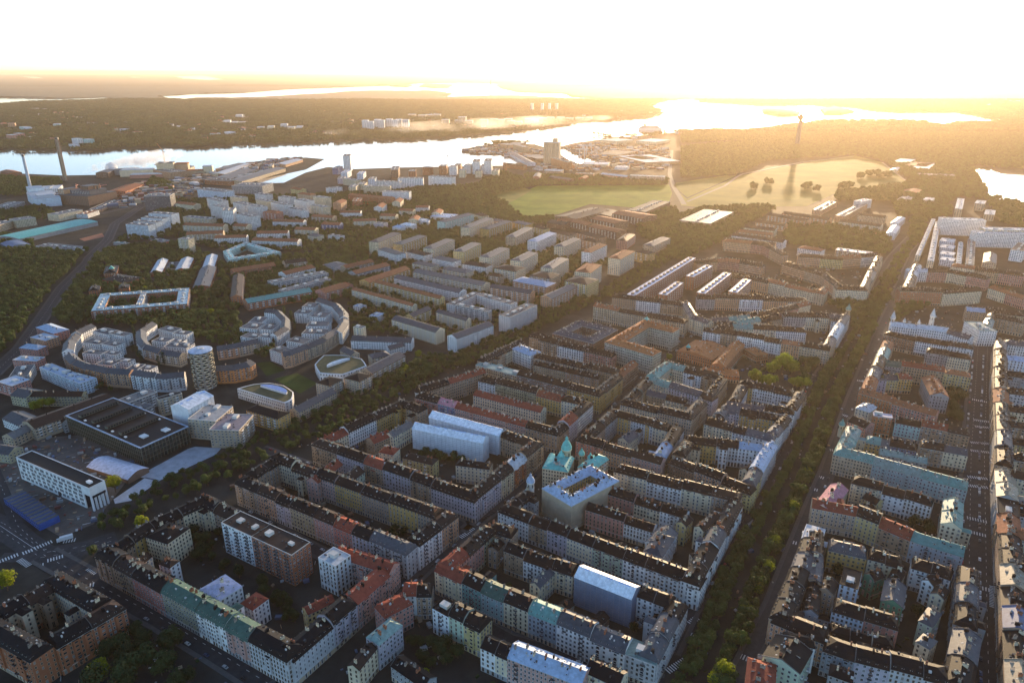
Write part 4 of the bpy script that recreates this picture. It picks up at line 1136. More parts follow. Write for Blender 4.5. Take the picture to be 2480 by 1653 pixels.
# ------------------------------------------------------------------ ground and water
def sheet(name, pts, z, m, kind=True):
    b = MB(); b.face([(p[0], p[1], 0) for p in pts]); o = b.build(name, m, loc=(0, 0, z))
    if kind: struct(o)
    return o
gm = mat('city_ground', (.028, .03, .028), .85, 0, .35, .03, .2, col2=(.05, .047, .042), spec=.04)
lm = mat('far_land', (.035, .042, .02), .9, 0, .45, .0015, col2=(.07, .065, .035), spec=.04)
sheet('ground', [(-60000, -2000), (60000, -2000), (60000, 90000), (-60000, 90000)], 0, gm)
wm = mat('fjord_water', (.02, .03, .04), .07, 0, .1, .01, 0, spec=.8)
_n = wm.node_tree; _b = _n.nodes['Principled BSDF']
_bp = _n.nodes.new('ShaderNodeBump'); _bp.inputs['Strength'].default_value = .25; _bp.inputs['Distance'].default_value = 1.0
_t = _n.nodes.new('ShaderNodeTexNoise'); _t.inputs['Scale'].default_value = .06; _t.inputs['Detail'].default_value = 6
_g = _n.nodes.new('ShaderNodeNewGeometry'); _n.links.new(_g.outputs['Position'], _t.inputs['Vector'])
_n.links.new(_t.outputs['Fac'], _bp.inputs['Height']); _n.links.new(_bp.outputs[0], _b.inputs['Normal'])
grass = mat('meadow_grass', (.09, .17, .015), .9, 0, .3, .012, .3, col2=(.16, .2, .03), spec=.04)
gold = mat('dry_meadow', (.11, .14, .025), .9, 0, .35, .006, .3, col2=(.2, .18, .05), spec=.04)
lawn = mat('park_lawn', (.05, .075, .02), .9, 0, .3, .05, .3, spec=.04)
asph = mat('asphalt', (.05, .05, .055), .8, 0, .2, .2, .1, col2=(.062, .06, .06), spec=.04)
pave = mat('pavement_stone', (.09, .088, .085), .8, 0, .15, .3, .1, spec=.04)
paint = mat('road_paint', (.6, .6, .58), .7, 0, .15, .8, spec=.04)
for k, z in (('water', .3), ('dock', .3), ('bay1', .3), ('bay2', .3), ('pond', .3), ('sl1', .3), ('sl3', .3), ('sl4', .3), ('sl5', .3)):
    sheet('water', S['P_' + k], z, wm); occ_poly(S['P_' + k], 2) if k in ('water', 'dock', 'pond') else None
for k, m in (('green', grass), ('meadow', gold), ('gold', gold), ('gold0', gold)): sheet('meadow', S['P_' + k], .1 + .05 * ('gold' in k) + (.05 if k == 'gold0' else 0) + (.07 if k == 'meadow' else 0), m)
for k in ('lawn', 'lawn2', 'lawn3'): sheet('lawn', S['P_' + k], .12, lawn)
sheet('stone_plaza', S['P_plaza'], .25, mat('pale_stone', (.42, .43, .47), .6, 0, .25, .15)); sheet('stone_plaza', S['P_plaza2'], .25, MATS['pale_stone'])
sheet('tennis_court', S['P_clay'], .14, mat('clay', (.3, .1, .05), .9)); sheet('school_yard', S['P_yard'], .13, pave)
sheet('building_site', S['P_site'], .08, mat('site_gravel', (.1, .085, .075), .9, 0, .4, .06, .4)); sheet('round_plaza', S['P_ring'], .06, lawn)

def off(P, d):    # offset polyline to its left by d (mitred)
    out = []; n = len(P)
    for i in range(n):
        a = Vector(P[i]) - Vector(P[i - 1]) if i else Vector(P[1]) - Vector(P[0])
        b = Vector(P[i + 1]) - Vector(P[i]) if i < n - 1 else a
        if not i: a = b
        a.normalize(); b.normalize(); t = (a + b)
        if t.length < .2: t = b
        t.normalize(); nn = Vector((-t.y, t.x)); k = max(.45, nn.dot(Vector((-b.y, b.x)))); out.append((P[i][0] + nn.x * d / k, P[i][1] + nn.y * d / k))
    return out
def road(P, wd, name='road', kerb=True, z=.2, m=None):
    l, r = off(P, wd / 2), off(P, -wd / 2)
    for a, b, c, d in zip(l, l[1:], r[1:], r): occ_poly([a, b, c, d], 0)
    b = MB()
    for i in range(len(P) - 1): b.face([(*r[i], 0), (*r[i + 1], 0), (*l[i + 1], 0), (*l[i], 0)])
    struct(b.build(name, m or asph, loc=(0, 0, z)))
    if kerb:
        for sg in (1, -1):
            o1, o2 = off(P, sg * wd / 2), off(P, sg * (wd / 2 + 3.2)); b = MB()
            for i in range(len(P) - 1):
                b.face([(*o1[i], .13), (*o1[i + 1], .13), (*o2[i + 1], .13), (*o2[i], .13)]); b.face([(*o1[i], 0), (*o1[i + 1], 0), (*o1[i + 1], .13), (*o1[i], .13)])
                b.face([(*o2[i], 0), (*o2[i + 1], 0), (*o2[i + 1], .13), (*o2[i], .13)])
            struct(b.build('pavement', pave, loc=(0, 0, z + .01)))
def dashes(P, offs, ln, gap, wd=.25, name='lane_marking', z=.23):
    Q = off(P, offs); b = MB(); acc = 0
    for a, c in zip(Q, Q[1:]):
        L = math.dist(a, c); u = ((c[0] - a[0]) / L, (c[1] - a[1]) / L); t = 0
        while t < L - ln:
            m = (a[0] + u[0] * (t + ln / 2), a[1] + u[1] * (t + ln / 2)); px_, py_ = -u[1] * wd / 2, u[0] * wd / 2; h = ln / 2
            b.face([(m[0] - u[0] * h - px_, m[1] - u[1] * h - py_, 0), (m[0] + u[0] * h - px_, m[1] + u[1] * h - py_, 0), (m[0] + u[0] * h + px_, m[1] + u[1] * h + py_, 0), (m[0] - u[0] * h + px_, m[1] - u[1] * h + py_, 0)])
            t += ln + gap
    o = b.build(name, paint, loc=(0, 0, z)); 
    if o: struct(o)
def zebra(c, ang, wd, ln=4.6):   # crossing at c; stripes run along ang; row of stripes spans wd across
    b = MB(); u = (math.cos(ang), math.sin(ang)); v = (-u[1], u[0]); k = -wd / 2
    while k < wd / 2:
        m = (c[0] + v[0] * k, c[1] + v[1] * k); b.box(m, u, ln / 2, .42, 0, .004); k += 1.9
    struct(b.build('zebra_crossing', paint, loc=(0, 0, .235)))
RD = {}
def rr(k, wd, **kw): RD[k] = (S[k], wd); road(S[k], wd, **kw)
rr('r_diag', 15); rr('r_cross', 20, kerb=False, z=.185); rr('r_crossB', 12, kerb=False, z=.19); rr('r_cross2', 9, kerb=False, z=.205)
rr('r_st1', 9); rr('r_kl', 8); rr('r_kr', 9); rr('r_kl2', 8); rr('r_kr2', 9); rr('r_right', 24)
rr('r_left', 16); rr('r_leftB', 14, z=.17); 
pale = mat('gravel_road', (.2, .18, .15), .9)
rr('r_st2', 8); rr('r_st3', 8); rr('r_st6', 8); rr('r_field', 14, kerb=False, m=pale); rr('r_field2', 9, kerb=False, m=pale, z=.25); rr('r_field3', 7, kerb=False, m=pale, z=.25)
for k, o in (('r_diag', 0), ('r_cross', 3), ('r_cross', -3), ('r_left', 0), ('r_right', 5.5), ('r_right', -5.5), ('r_cross2', 0)): dashes(S[k], o, 3, 6)
dashes(S['r_cross'], 0, 30, .5, .3)
b = MB()       # kerbed reservations in the wide right-hand street
for t in (S['r_right'],):
    A, B = Vector(t[0]), Vector(t[-1])
def along(P, s):
    for a, b_ in zip(P, P[1:]):
        L = math.dist(a, b_)
        if s <= L: return (a[0] + (b_[0] - a[0]) * s / L, a[1] + (b_[1] - a[1]) * s / L), math.atan2(b_[1] - a[1], b_[0] - a[0])
        s -= L
    return P[-1], math.atan2(P[-1][1] - P[-2][1], P[-1][0] - P[-2][0])
def plen(P): return sum(math.dist(a, b_) for a, b_ in zip(P, P[1:]))
RL = plen(S['r_right'])
def near_s(P, q):
    best = (1e9, 0); s = 0
    for i in range(int(plen(P) / 2)):
        p, a = along(P, i * 2.0); d = math.dist(p, q)
        if d < best[0]: best = (d, i * 2.0)
    return best[1]
zebra((429.5,566.6),-1.795,16.9)
zebra((420.5,551.9),-1.790,16.6)
zebra((388.2,501.3),-2.046,13.5)
zebra((376.0,482.8),-2.094,13.6)
zebra((338.8,418.5),-2.096,14.0)
zebra((324.1,400.7),-2.110,11.4)
zebra((123.9,385.2),-0.852,8.4)
zebra((123.5,368.5),-2.168,11.5)
zebra((149.7,351.4),-2.172,7.4)
zebra((197.6,495.2),-0.814,17.7)
zebra((284.5,567.9),-2.200,6.4)
zebra((270.9,547.1),-2.077,7.3)
zebra((342.8,408.3),-3.706,24.9)
zebra((225.4,469.9),-2.078,3.8)
zebra((531.5,730.0),-2.143,14.1)
zebra((502.6,680.6),-1.958,13.5)
zebra((495.4,666.4),-1.812,13.7)
zebra((471.8,632.0),-1.743,17.5)
zebra((461.4,615.1),-1.833,16.6)
zebra((421.8,784.8),-2.135,8.1)
zebra((435.3,796.8),-1.919,6.5)
zebra((313.8,618.7),-1.886,9.3)
zebra((361.6,693.5),-2.397,9.5)
zebra((286.3,635.7),-2.394,6.2)
zebra((-370.2,468.1),-0.755,12.7)
zebra((-377.4,459.4),-0.788,6.4)
zebra((-387.2,451.5),-0.808,11.4)
zebra((-371.6,445.8),-2.104,13.5)
zebra((-351.1,451.0),-0.994,9.6)
zebra((-356.1,443.3),-1.028,3.3)
zebra((-352.2,473.2),-1.261,9.3)
zebra((-313.8,436.1),-2.108,11.3)
zebra((-305.5,421.2),-1.136,3.7)
zebra((-35.7,483.3),-0.762,16.1)
zebra((103.8,345.9),-0.967,16.1)

# ------------------------------------------------------------------ houses
rnd = random.Random(5)
UM = {}
def chimney_mesh(k):
    if ('c', k) not in UM:
        b = MB(); b.box((0, 0), (1, 0), .5, .5, 0, 1, 0); b.box((0, 0), (1, 0), .58, .56, .86, .95, 1)
        for i in (-.25, .25): b.box((i, 0), (1, 0), .1, .18, 1, 1.16, 2)
        UM[('c', k)] = b.mesh('chimney', [[STACK, roofmat('black'), wallmat('brick'), wallmat('cream')][k], DARK, DARK])
    return UM[('c', k)]
def dormer_mesh(k):
    if ('d', k) not in UM:
        b = MB()   # unit dormer, front toward -y, 1.3 wide, 1.6 high, 2.6 deep
        b.box((0, 1.2), (1, 0), .65, 1.3, 0, 1.35, 1)
        b.face([(-.8, -.25, 1.35), (.8, -.25, 1.35), (.8, 2.6, 1.6), (-.8, 2.6, 1.6)], 0)
        b.face([(-.8, -.25, 1.25), (.8, -.25, 1.25), (.8, -.25, 1.35), (-.8, -.25, 1.35)], 0)
        b.face([(-.42, -.115, .3), (.42, -.115, .3), (.42, -.115, 1.15), (-.42, -.115, 1.15)], 2)
        UM[('d', k)] = b.mesh('dormer', [roofmat(k), TRIM, GLASS])
    return UM[('d', k)]
def balcony_mesh(k):
    if ('b', k) not in UM:
        b = MB(); b.box((0, 0), (1, 0), 1.6, .6, -.15, 0, 0); b.box((0, -.6), (1, 0), 1.6, .04, 0, 1.0, 1)
        b.box((-1.6, 0), (1, 0), .04, .58, 0, 1.0, 1); b.box((1.6, 0), (1, 0), .04, .58, 0, 1.0, 1)
        UM[('b', k)] = b.mesh('balcony', [TRIM, WHITE if k == 'w' else DARK])
    return UM[('b', k)]

def wall_windows(b, a, c, z0, h, D, style, r_):
    """windows on the wall from a to c (outside is to the right of a->c)"""
    L = math.dist(a, c)
    if L < 3: return
    u = ((c[0] - a[0]) / L, (c[1] - a[1]) / L); nx, ny = u[1], -u[0]
    modern = 'm' in style; fl = 3.0 if modern else 3.45
    nf = max(1, int(h / fl)); pitch = 3.3 if modern else 2.75
    if D > 2200: pitch *= 1.5; 
    if D > 3500: nf = max(1, nf // 2); fl = h / nf; pitch *= 2
    if not modern and D < 1500: pitch = WV[0]
    n = max(1, int((L - 1) / pitch)); wd, wh = (1.75, 1.35) if modern else (WV[1], WV[2])
    if D > 2200: wd *= 1.4
    if D > 3500: wd *= 2; wh *= 1.6
    base = h - nf * fl
    def quad(s0, s1, za, zb, o, mi):
        b.face([(a[0] + u[0] * s0 + nx * o, a[1] + u[1] * s0 + ny * o, za), (a[0] + u[0] * s1 + nx * o, a[1] + u[1] * s1 + ny * o, za),
                (a[0] + u[0] * s1 + nx * o, a[1] + u[1] * s1 + ny * o, zb), (a[0] + u[0] * s0 + nx * o, a[1] + u[1] * s0 + ny * o, zb)], mi)
    pass
    for f in range(nf):
        zb = z0 + base + f * fl + (.95 if modern else .85); hh = wh; ww = wd
        if f == 0 and not modern: zb = z0 + .5; hh = 2.5 + base * .6; ww = wd * 1.25
        for i in range(n):
            s = (i + .5) * L / n
            if r_.random() < .03: continue
            mi = 2 if r_.random() < .16 else 1
            if D < 1500:
                e = .12 if modern else .17     # frame: sill, head and jambs stand proud of the pane
                quad(s - ww / 2 - e, s + ww / 2 + e, zb - .16, zb, .12, 0); quad(s - ww / 2 - e, s + ww / 2 + e, zb + hh, zb + hh + (.26 if not modern else .1), .12, 0)
                if D < 800:
                    quad(s - ww / 2 - e, s - ww / 2, zb, zb + hh, .1, 0); quad(s + ww / 2, s + ww / 2 + e, zb, zb + hh, .1, 0); quad(s - .04, s + .04, zb, zb + hh, .07, 0)
            quad(s - ww / 2, s + ww / 2, zb, zb + hh, .04, mi)

WV = [2.75, 1.15, 1.85]
def poly_strip(F, B, t):    # point row at fraction t between front and back lines
    return [(f[0] + (b[0] - f[0]) * t, f[1] + (b[1] - f[1]) * t) for f, b in zip(F, B)]

def house(F, B, h, spec, style, label, cat, group, ends=False, bz=0, closed=False, fl=0, corner=(False, False)):
    wallk, roofk, rt = (spec + ['g'])[:3]
    inner = wallk.split('/')[1] if '/' in wallk else wallk; wallk = wallk.split('/')[0]
    n = len(F); mid = F[n // 2]; D = dist(mid); dep = math.dist(F[0], B[0])
    seed = int(hashlib.md5(label.encode()).hexdigest()[:8], 16); r_ = random.Random(seed)
    h = h * (1 + (r_.random() - .5) * .15) if not ends and not closed else h
    ox, oy = (F[0][0] + B[n - 1][0]) / 2, (F[0][1] + B[n - 1][1]) / 2
    root = empty(('courtyard_house' if fl & 2 else 'corner_house' if len(F) > 2 or any(corner) else 'row_house') if cat == 'house' else cat.replace(' ', '_'), (ox, oy, bz), label, cat, group)
    if 't' == style: root.name = 'scaffold_tent'
    F = [(x - ox, y - oy) for x, y in F]; B = [(x - ox, y - oy) for x, y in B]
    # make sure "front" has its outside on the right when walking F
    loopF = F + ([F[0]] if closed else []); loopB = B + ([B[0]] if closed else [])
    w = MB(); near = D < 620; modern = 'm' in style
    for P, o, mi in ((loopF, 0, 0), (loopB[::-1], 0, 1)):
        for a, c in zip(P, P[1:]):
            if modern or style != 'c' or D > 1300: w.face([(*a, -bz), (*c, -bz), (*c, h), (*a, h)], mi)
            else: w.face([(*a, 3.9), (*c, 3.9), (*c, h), (*a, h)], mi); w.face([(*a, 0), (*c, 0), (*c, 3.9), (*a, 3.9)], 2)
    if not closed:
        w.face([(*B[0], -bz), (*F[0], -bz), (*F[0], h), (*B[0], h)], 1); w.face([(*F[-1], -bz), (*B[-1], -bz), (*B[-1], h), (*F[-1], h)], 1)
    # roof profile
    k = min(1, dep / 12)
    if rt == 'g': pr = [(0, 0), (.5, 4.2 * k), (1, 0)]
    elif rt == 'h': pr = [(0, 0), (.5, 4.0 * k), (1, 0)]
    elif rt == 'm': pr = [(0, 0), (.12, 2.7), (.5, 4.6 * k + .4), (.88, 2.7), (1, 0)]
    elif rt == 'b': pr = [(i / 8, 3.6 * math.sin(math.pi * i / 8)) for i in range(9)]
    else: pr = None
    rf = MB(); EAV = (.15 if closed else .45) / dep
    hips = 1 if rt == 'h' or (rt in 'mg' and not closed and fl & 16) or (rt == 'm' and ends) else 0
    hE = [bool(hips or (style == 'c' and rt == 'm' and corner[e] and not closed)) for e in (0, 1)]
    def prof_pts(i):
        out = []
        for t, z in pr:
            tt = t; 
            if t == 0: tt = -EAV
            if t == 1: tt = 1 + EAV
            x = F[i][0] + (B[i][0] - F[i][0]) * tt; y = F[i][1] + (B[i][1] - F[i][1]) * tt
            if not closed and z > 0 and ((i == 0 and hE[0]) or (i == n - 1 and hE[1])):
                o_ = F[1] if i == 0 else F[n - 2]; L = math.dist(F[i], o_); s_ = min(t, 1 - t) * dep / L; s_ = min(s_, .48)
                x += (o_[0] - F[i][0]) * s_; y += (o_[1] - F[i][1]) * s_
            out.append((x, y, h + z))
        return out
    if pr:
        rows_ = [prof_pts(i) for i in range(n)]
        if closed: rows_.append(rows_[0])
        for a, c in zip(rows_, rows_[1:]):
            for j in range(len(pr) - 1): rf.face([a[j], c[j], c[j + 1], a[j + 1]])
            for e in (0, -1):   # fascia
                q1, q2 = a[e], c[e]; rf.face([(q1[0], q1[1], q1[2] - .35), (q2[0], q2[1], q2[2] - .35), q2, q1])
        if not closed:
            for e in (0, -1):
                if hE[e]:
                    a = rows_[e]
                    for j in range(len(pr) // 2): rf.face([a[j], a[j + 1], a[-2 - j], a[-1 - j]] if a[j + 1] != a[-2 - j] else [a[j], a[j + 1], a[-1 - j]])
                else: w.face([(p[0], p[1], p[2] - .02) for p in rows_[e]], 1)
        # party walls / verge ridges that stand above the roof
        if not closed and not hips and D < 1500 and not modern and rt != 'b':
            pw = MB()
            for e in (0, -1):
                if hE[e]: continue
                a = rows_[e]; i0 = 0 if e == 0 else n - 1; o_ = F[1] if e == 0 else F[n - 2]; L = math.dist(F[i0], o_); u = ((o_[0] - F[i0][0]) / L * .22, (o_[1] - F[i0][1]) / L * .22)
                hh = .45
                for j in range(len(a) - 1):
                    p, q = a[j], a[j + 1]
                    P0 = (p[0] + u[0], p[1] + u[1]); P1 = (p[0] - u[0] * .1, p[1] - u[1] * .1); Q0 = (q[0] + u[0], q[1] + u[1]); Q1 = (q[0] - u[0] * .1, q[1] - u[1] * .1)
                    pw.face([(*P0, p[2] + hh), (*Q0, q[2] + hh), (*Q1, q[2] + hh), (*P1, p[2] + hh)])
                    pw.face([(*P0, p[2] - .1), (*Q0, q[2] - .1), (*Q0, q[2] + hh), (*P0, p[2] + hh)]); pw.face([(*P1, p[2] - .1), (*Q1, q[2] - .1), (*Q1, q[2] + hh), (*P1, p[2] + hh)])
            pw.build('party_wall', roofmat('grey' if roofk == 'black' else roofk), root, True)
    else:
        g = .35 / dep; i0 = poly_strip(loopF, loopB, g); i1 = poly_strip(loopF, loopB, 1 - g)
        for P, Q in ((loopF, i0), (i1, loopB)):
            for a, c, d, e in zip(P, P[1:], Q[1:], Q): rf.face([(*a, h + .5), (*c, h + .5), (*d, h + .5), (*e, h + .5)], 1)
        for P in (loopF, loopB, i0, i1):
            for a, c in zip(P, P[1:]): rf.face([(*a, h - .05), (*c, h - .05), (*c, h + .5), (*a, h + .5)], 1)
        for a, c, d, e in zip(i0, i0[1:], i1[1:], i1): rf.face([(*a, h + .1), (*c, h + .1), (*d, h + .1), (*e, h + .1)], 0)
        if not closed:
            for P in ((F[0], B[0]), (F[-1], B[-1])):
                L_ = math.dist(*P); u = ((P[1][0] - P[0][0]) / L_, (P[1][1] - P[0][1]) / L_); rf.box(((P[0][0] + P[1][0]) / 2, (P[0][1] + P[1][1]) / 2), u, L_ / 2, .18, h - .03, h + .497, 1)
    rm = roofmat(roofk); flat2 = WHITE if roofk in ('lavwhite', 'white', 'silver', 'tealedge') else TRIM if modern else rm
    if roofk in ('tealedge',): flat2 = roofmat('verdigris')
    rf.build('roof', [rm, flat2], root)
    wl = w.build('wall', [wallmat(wallk), wallmat(inner), wallmat(r_.choice((wallk, 'sand', 'grey', 'tan', wallk)))], root)
    if style == 't':        # sheeted scaffold: ribs of the roof and standards on the sheets
        rb = MB(); st_ = MB()
        pn = [MB(), MB()]
        for (a, c), (a2, c2) in zip(zip(F, F[1:]), zip(B, B[1:])):
            L = math.dist(a, c); m_ = int(L / 4)
            for i in range(m_ + 1):
                t = i / m_; p = (a[0] + (c[0] - a[0]) * t, a[1] + (c[1] - a[1]) * t); q = (a2[0] + (c2[0] - a2[0]) * t, a2[1] + (c2[1] - a2[1]) * t); md = ((p[0] + q[0]) / 2, (p[1] + q[1]) / 2)
                if i < m_:
                    t2 = (i + 1) / m_; pe = (a[0] + (c[0] - a[0]) * t2, a[1] + (c[1] - a[1]) * t2); qe = (a2[0] + (c2[0] - a2[0]) * t2, a2[1] + (c2[1] - a2[1]) * t2); me_ = ((pe[0] + qe[0]) / 2, (pe[1] + qe[1]) / 2); KZ = 4.2 * k
                    for x0, x1 in ((0, .33), (.33, .66), (.66, 1)):
                        for s0_, s1_ in (((p, md), (pe, me_)), ((q, md), (qe, me_))):
                            f4 = [(s_[0][0] + (s_[1][0] - s_[0][0]) * x, s_[0][1] + (s_[1][1] - s_[0][1]) * x, h + KZ * x + .03) for s_, x in ((s0_, x0), (s1_, x0), (s1_, x1), (s0_, x1))]
                            pn[0 if r_.random() < .6 else 1].face(f4)
                    rb.bar((*p, h + .05), (*md, h + 4.2 * k + .05), .13); rb.bar((*md, h + 4.2 * k + .05), (*q, h + .05), .13)
                ou = Vector((a[0] - a2[0], a[1] - a2[1])).normalized() * .12
                st_.bar((p[0] + ou.x, p[1] + ou.y, 0), (p[0] + ou.x, p[1] + ou.y, h), .08)
            ou = Vector((a[0] - a2[0], a[1] - a2[1])).normalized() * .14
            for j in range(1, int(h / 2)): st_.bar((a[0] + ou.x, a[1] + ou.y, j * 2), (c[0] + ou.x, c[1] + ou.y, j * 2), .06)
        pn[0].build('roof_sheet', roofmat('tent'), root, True); pn[1].build('roof_sheet', mat('blue_white_sheet', (.4, .52, .78), .5), root, True)
        rb.build('roof_rib', WHITE, root, True); st_.build('scaffold_tube', mat('scaffold_tube', (.3, .32, .35), .5), root, True)
        return root
    WV[:] = [r_.uniform(2.35, 3.3), r_.uniform(.95, 1.35), r_.uniform(1.6, 2.15)]
    wb = MB(); st = style
    if style != 'x' and not style.startswith('k'):
        for a, c in zip(loopF, loopF[1:]): wall_windows(wb, a, c, 0, h, D, st, r_)
        if D < 2600:
            for a, c in zip(loopB[::-1], loopB[::-1][1:]): wall_windows(wb, a, c, 0, h, D + (500 if not (fl & 32 or closed) else 0), st, r_)
        if not closed:
            if ends or corner[0]: wall_windows(wb, B[0], F[0], 0, h, D, st, r_)
            if ends or corner[1]: wall_windows(wb, F[-1], B[-1], 0, h, D, st, r_)
    elif style.startswith('k'):
        for a, c in zip(loopB[::-1], loopB[::-1][1:]): wall_windows(wb, a, c, 0, h, D, 'c', r_)
    if style == 'c' and D < 1300 and not ends and not closed and r_.random() < .5:
        bb = MB(); br = MB()
        for a, c in zip(F, F[1:]):
            L = math.dist(a, c)
            if L < 12: continue
            u = ((c[0] - a[0]) / L, (c[1] - a[1]) / L); nn = (u[1], -u[0]); k_ = r_.choice((1, 2, 2, 3)) if L > 18 else 1; z0_ = 4.4; z1_ = h - r_.choice((.9, .9, 3.8)); bw = r_.uniform(1.5, 2.3)
            for i in range(k_):
                t_ = (i + .5) / k_; m_ = (a[0] + (c[0] - a[0]) * t_ + nn[0] * .5, a[1] + (c[1] - a[1]) * t_ + nn[1] * .5); bb.box(m_, u, bw, .5, z0_, z1_); br.box(m_, u, bw + .15, .62, z1_ + .01, z1_ + .25)
                p0 = (m_[0] - u[0] * bw + nn[0] * .5, m_[1] - u[1] * bw + nn[1] * .5); p1 = (m_[0] + u[0] * bw + nn[0] * .5, m_[1] + u[1] * bw + nn[1] * .5); wall_windows(wb, p0, p1, 4.4, z1_ - 4.4, max(D, 810), 'cm', r_)
        bb.build('bay_window', wallmat(wallk), root, True); br.build('bay_roof', rm, root, True)
    if style == 'c' and D < 1300 and not ends and not closed and n == 2 and dep < 15.5 and math.dist(F[0], F[1]) > 15 and r_.random() < .5:
        L = math.dist(F[0], F[1]); u = ((F[1][0] - F[0][0]) / L, (F[1][1] - F[0][1]) / L); iv = (-u[1], u[0]); t_ = r_.uniform(.3, .7); wl_ = r_.uniform(4, 8); hw_ = r_.uniform(2.6, 3.8); h2 = h - r_.choice((0, 1.5, 3.4, 7)) - .2
        m_ = (F[0][0] + (F[1][0] - F[0][0]) * t_ + iv[0] * (dep + wl_ / 2), F[0][1] + (F[1][1] - F[0][1]) * t_ + iv[1] * (dep + wl_ / 2))
        ww_ = MB(); ww_.box(m_, u, hw_, wl_ / 2, 0, h2, top=False)
        A_ = [(m_[0] + u[0] * x + iv[0] * y, m_[1] + u[1] * x + iv[1] * y) for x, y in ((-hw_, -wl_ / 2), (hw_, -wl_ / 2), (hw_, wl_ / 2), (-hw_, wl_ / 2))]
        ww_.build('wing_wall', wallmat(inner), root); wr_ = MB(); T_ = [(m_[0] - iv[0] * wl_ / 2, m_[1] - iv[1] * wl_ / 2, h2 + 1.6), (m_[0] + iv[0] * (wl_ / 2 - hw_ * .6), m_[1] + iv[1] * (wl_ / 2 - hw_ * .6), h2 + 1.6)]
        e_ = [(m_[0] + (x - m_[0]) * 1.07, m_[1] + (y - m_[1]) * 1.05, h2) for x, y in A_]
        wr_.face([e_[1], e_[2], T_[1], T_[0]]); wr_.face([e_[3], e_[0], T_[0], T_[1]]); wr_.face([e_[2], e_[3], T_[1]]); wr_.build('wing_roof', rm, root)
        for i_, j_ in ((1, 2), (2, 3), (3, 0)): wall_windows(wb, A_[i_], A_[j_], 0, h2, D, 'c', r_)
    wb.build('window', [WHITE if modern else (r_.choice((TRIM, WHITE, wallmat('sand'), wallmat('palegrey'))) if wallk not in ('redwhite', 'pink') else WHITE), GLASS, BLIND], root, True)
    # string course and cornice
    if not modern and D < 1300 and style != 'x':
        cb = MB()
        for P in ((loopF,) if not closed else (loopF, loopB[::-1])):
            for a, c in zip(P, P[1:]):
                L = math.dist(a, c)
                if L < 1: continue
                u = ((c[0] - a[0]) / L, (c[1] - a[1]) / L); nn = (u[1] * .14, -u[0] * .14); m_ = ((a[0] + c[0]) / 2 + nn[0], (a[1] + c[1]) / 2 + nn[1])
                cb.box(m_, u, L / 2 - .03, .16, h - .75, h - .36); cb.box(m_, u, L / 2 - .03, .1, 3.75, 4.0)
        cb.build('cornice', TRIM if wallk != 'white' else WHITE, root, True)
    # chimneys, dormers, skylights
    segs = []
    for i in range(len(loopF) - 1):
        a, c, a2, c2 = loopF[i], loopF[i + 1], loopB[i], loopB[i + 1]; L = math.dist(a, c)
        if L > 4: segs.append((a, c, a2, c2, L))
    ch = MB(); dm = MB(); sk = MB(); bc = MB(); rx = MB(); fc = MB()
    for a, c, a2, c2, L in segs:
        u = ((c[0] - a[0]) / L, (c[1] - a[1]) / L); ang = math.atan2(u[1], u[0]); ix, iy = -u[1], u[0]
        if pr and style != 'x' and D < 2600:
            m_ = max(1, int(L / (5.5 if not modern else 12)));
            for i in range(m_):
                if r_.random() < .12: continue
                t = (i + .25 + .5 * r_.random()) / m_; off_ = .5 + (r_.random() - .5) * .3; s0 = (a[0] + (c[0] - a[0]) * t, a[1] + (c[1] - a[1]) * t); s1 = (a2[0] + (c2[0] - a2[0]) * t, a2[1] + (c2[1] - a2[1]) * t)
                p = (s0[0] + (s1[0] - s0[0]) * off_, s0[1] + (s1[1] - s0[1]) * off_); zr = h + pr[len(pr) // 2][1] - abs(off_ - .5) * 2 * 2.5
                sx, sy, sz = .7 + .3 * r_.random(), 1.4 + 1.8 * r_.random() if not modern else .9, 1.9 + .8 * r_.random() + abs(off_ - .5) * 3
                if near: inst('chimney', chimney_mesh(r_.randrange(4)), (*p, zr - .5), ang, (sx, sy, sz), root)
                else: ch.box(p, u, sx / 2, sy / 2, zr - .5, zr - .5 + sz, 0); ch.box(p, u, sx / 2 + .07, sy / 2 + .07, zr - .5 + sz * .88, zr - .5 + sz * .96, 1)
            if not modern and D < 1500 and rt in ('g', 'm', 'h'):
                m_ = int((L - 2) / (3.6 if rt == 'm' else 6)); dens = r_.choice((.35, .9, .9)) if rt == 'm' else .3
                for side in (0, 1):
                    for i in range(m_):
                        if r_.random() > dens: continue
                        t = (i + .5) / m_; A0, A1 = (a, a2) if side == 0 else (a2, a)
                        s0 = (a[0] + (c[0] - a[0]) * t, a[1] + (c[1] - a[1]) * t); s1 = (a2[0] + (c2[0] - a2[0]) * t, a2[1] + (c2[1] - a2[1]) * t)
                        fr_ = (.05 if rt == 'm' else .16); f_ = fr_ if side == 0 else 1 - fr_
                        p = (s0[0] + (s1[0] - s0[0]) * f_, s0[1] + (s1[1] - s0[1]) * f_); zz = h + (.75 if rt == 'm' else 1.0 * k)
                        a_ = ang if side == 0 else ang + math.pi
                        if near and side == 0: inst('dormer', dormer_mesh(roofk), (*p, zz), a_, (1, 1, 1), root)
                        else:
                            ca, sa = math.cos(a_), math.sin(a_)
                            def T(x, y, z): return (p[0] + x * ca - y * sa, p[1] + x * sa + y * ca, zz + z)
                            dm.box((p[0] - 1.1 * sa, p[1] + 1.1 * ca), (ca, sa), .6, 1.2, zz, zz + 1.35, 1)
                            dm.face([T(-.75, -.25, 1.36), T(.75, -.25, 1.36), T(.75, 2.4, 1.6), T(-.75, 2.4, 1.6)], 0)
                            dm.face([T(-.4, -.12, .3), T(.4, -.12, .3), T(.4, -.12, 1.15), T(-.4, -.12, 1.15)], 2)
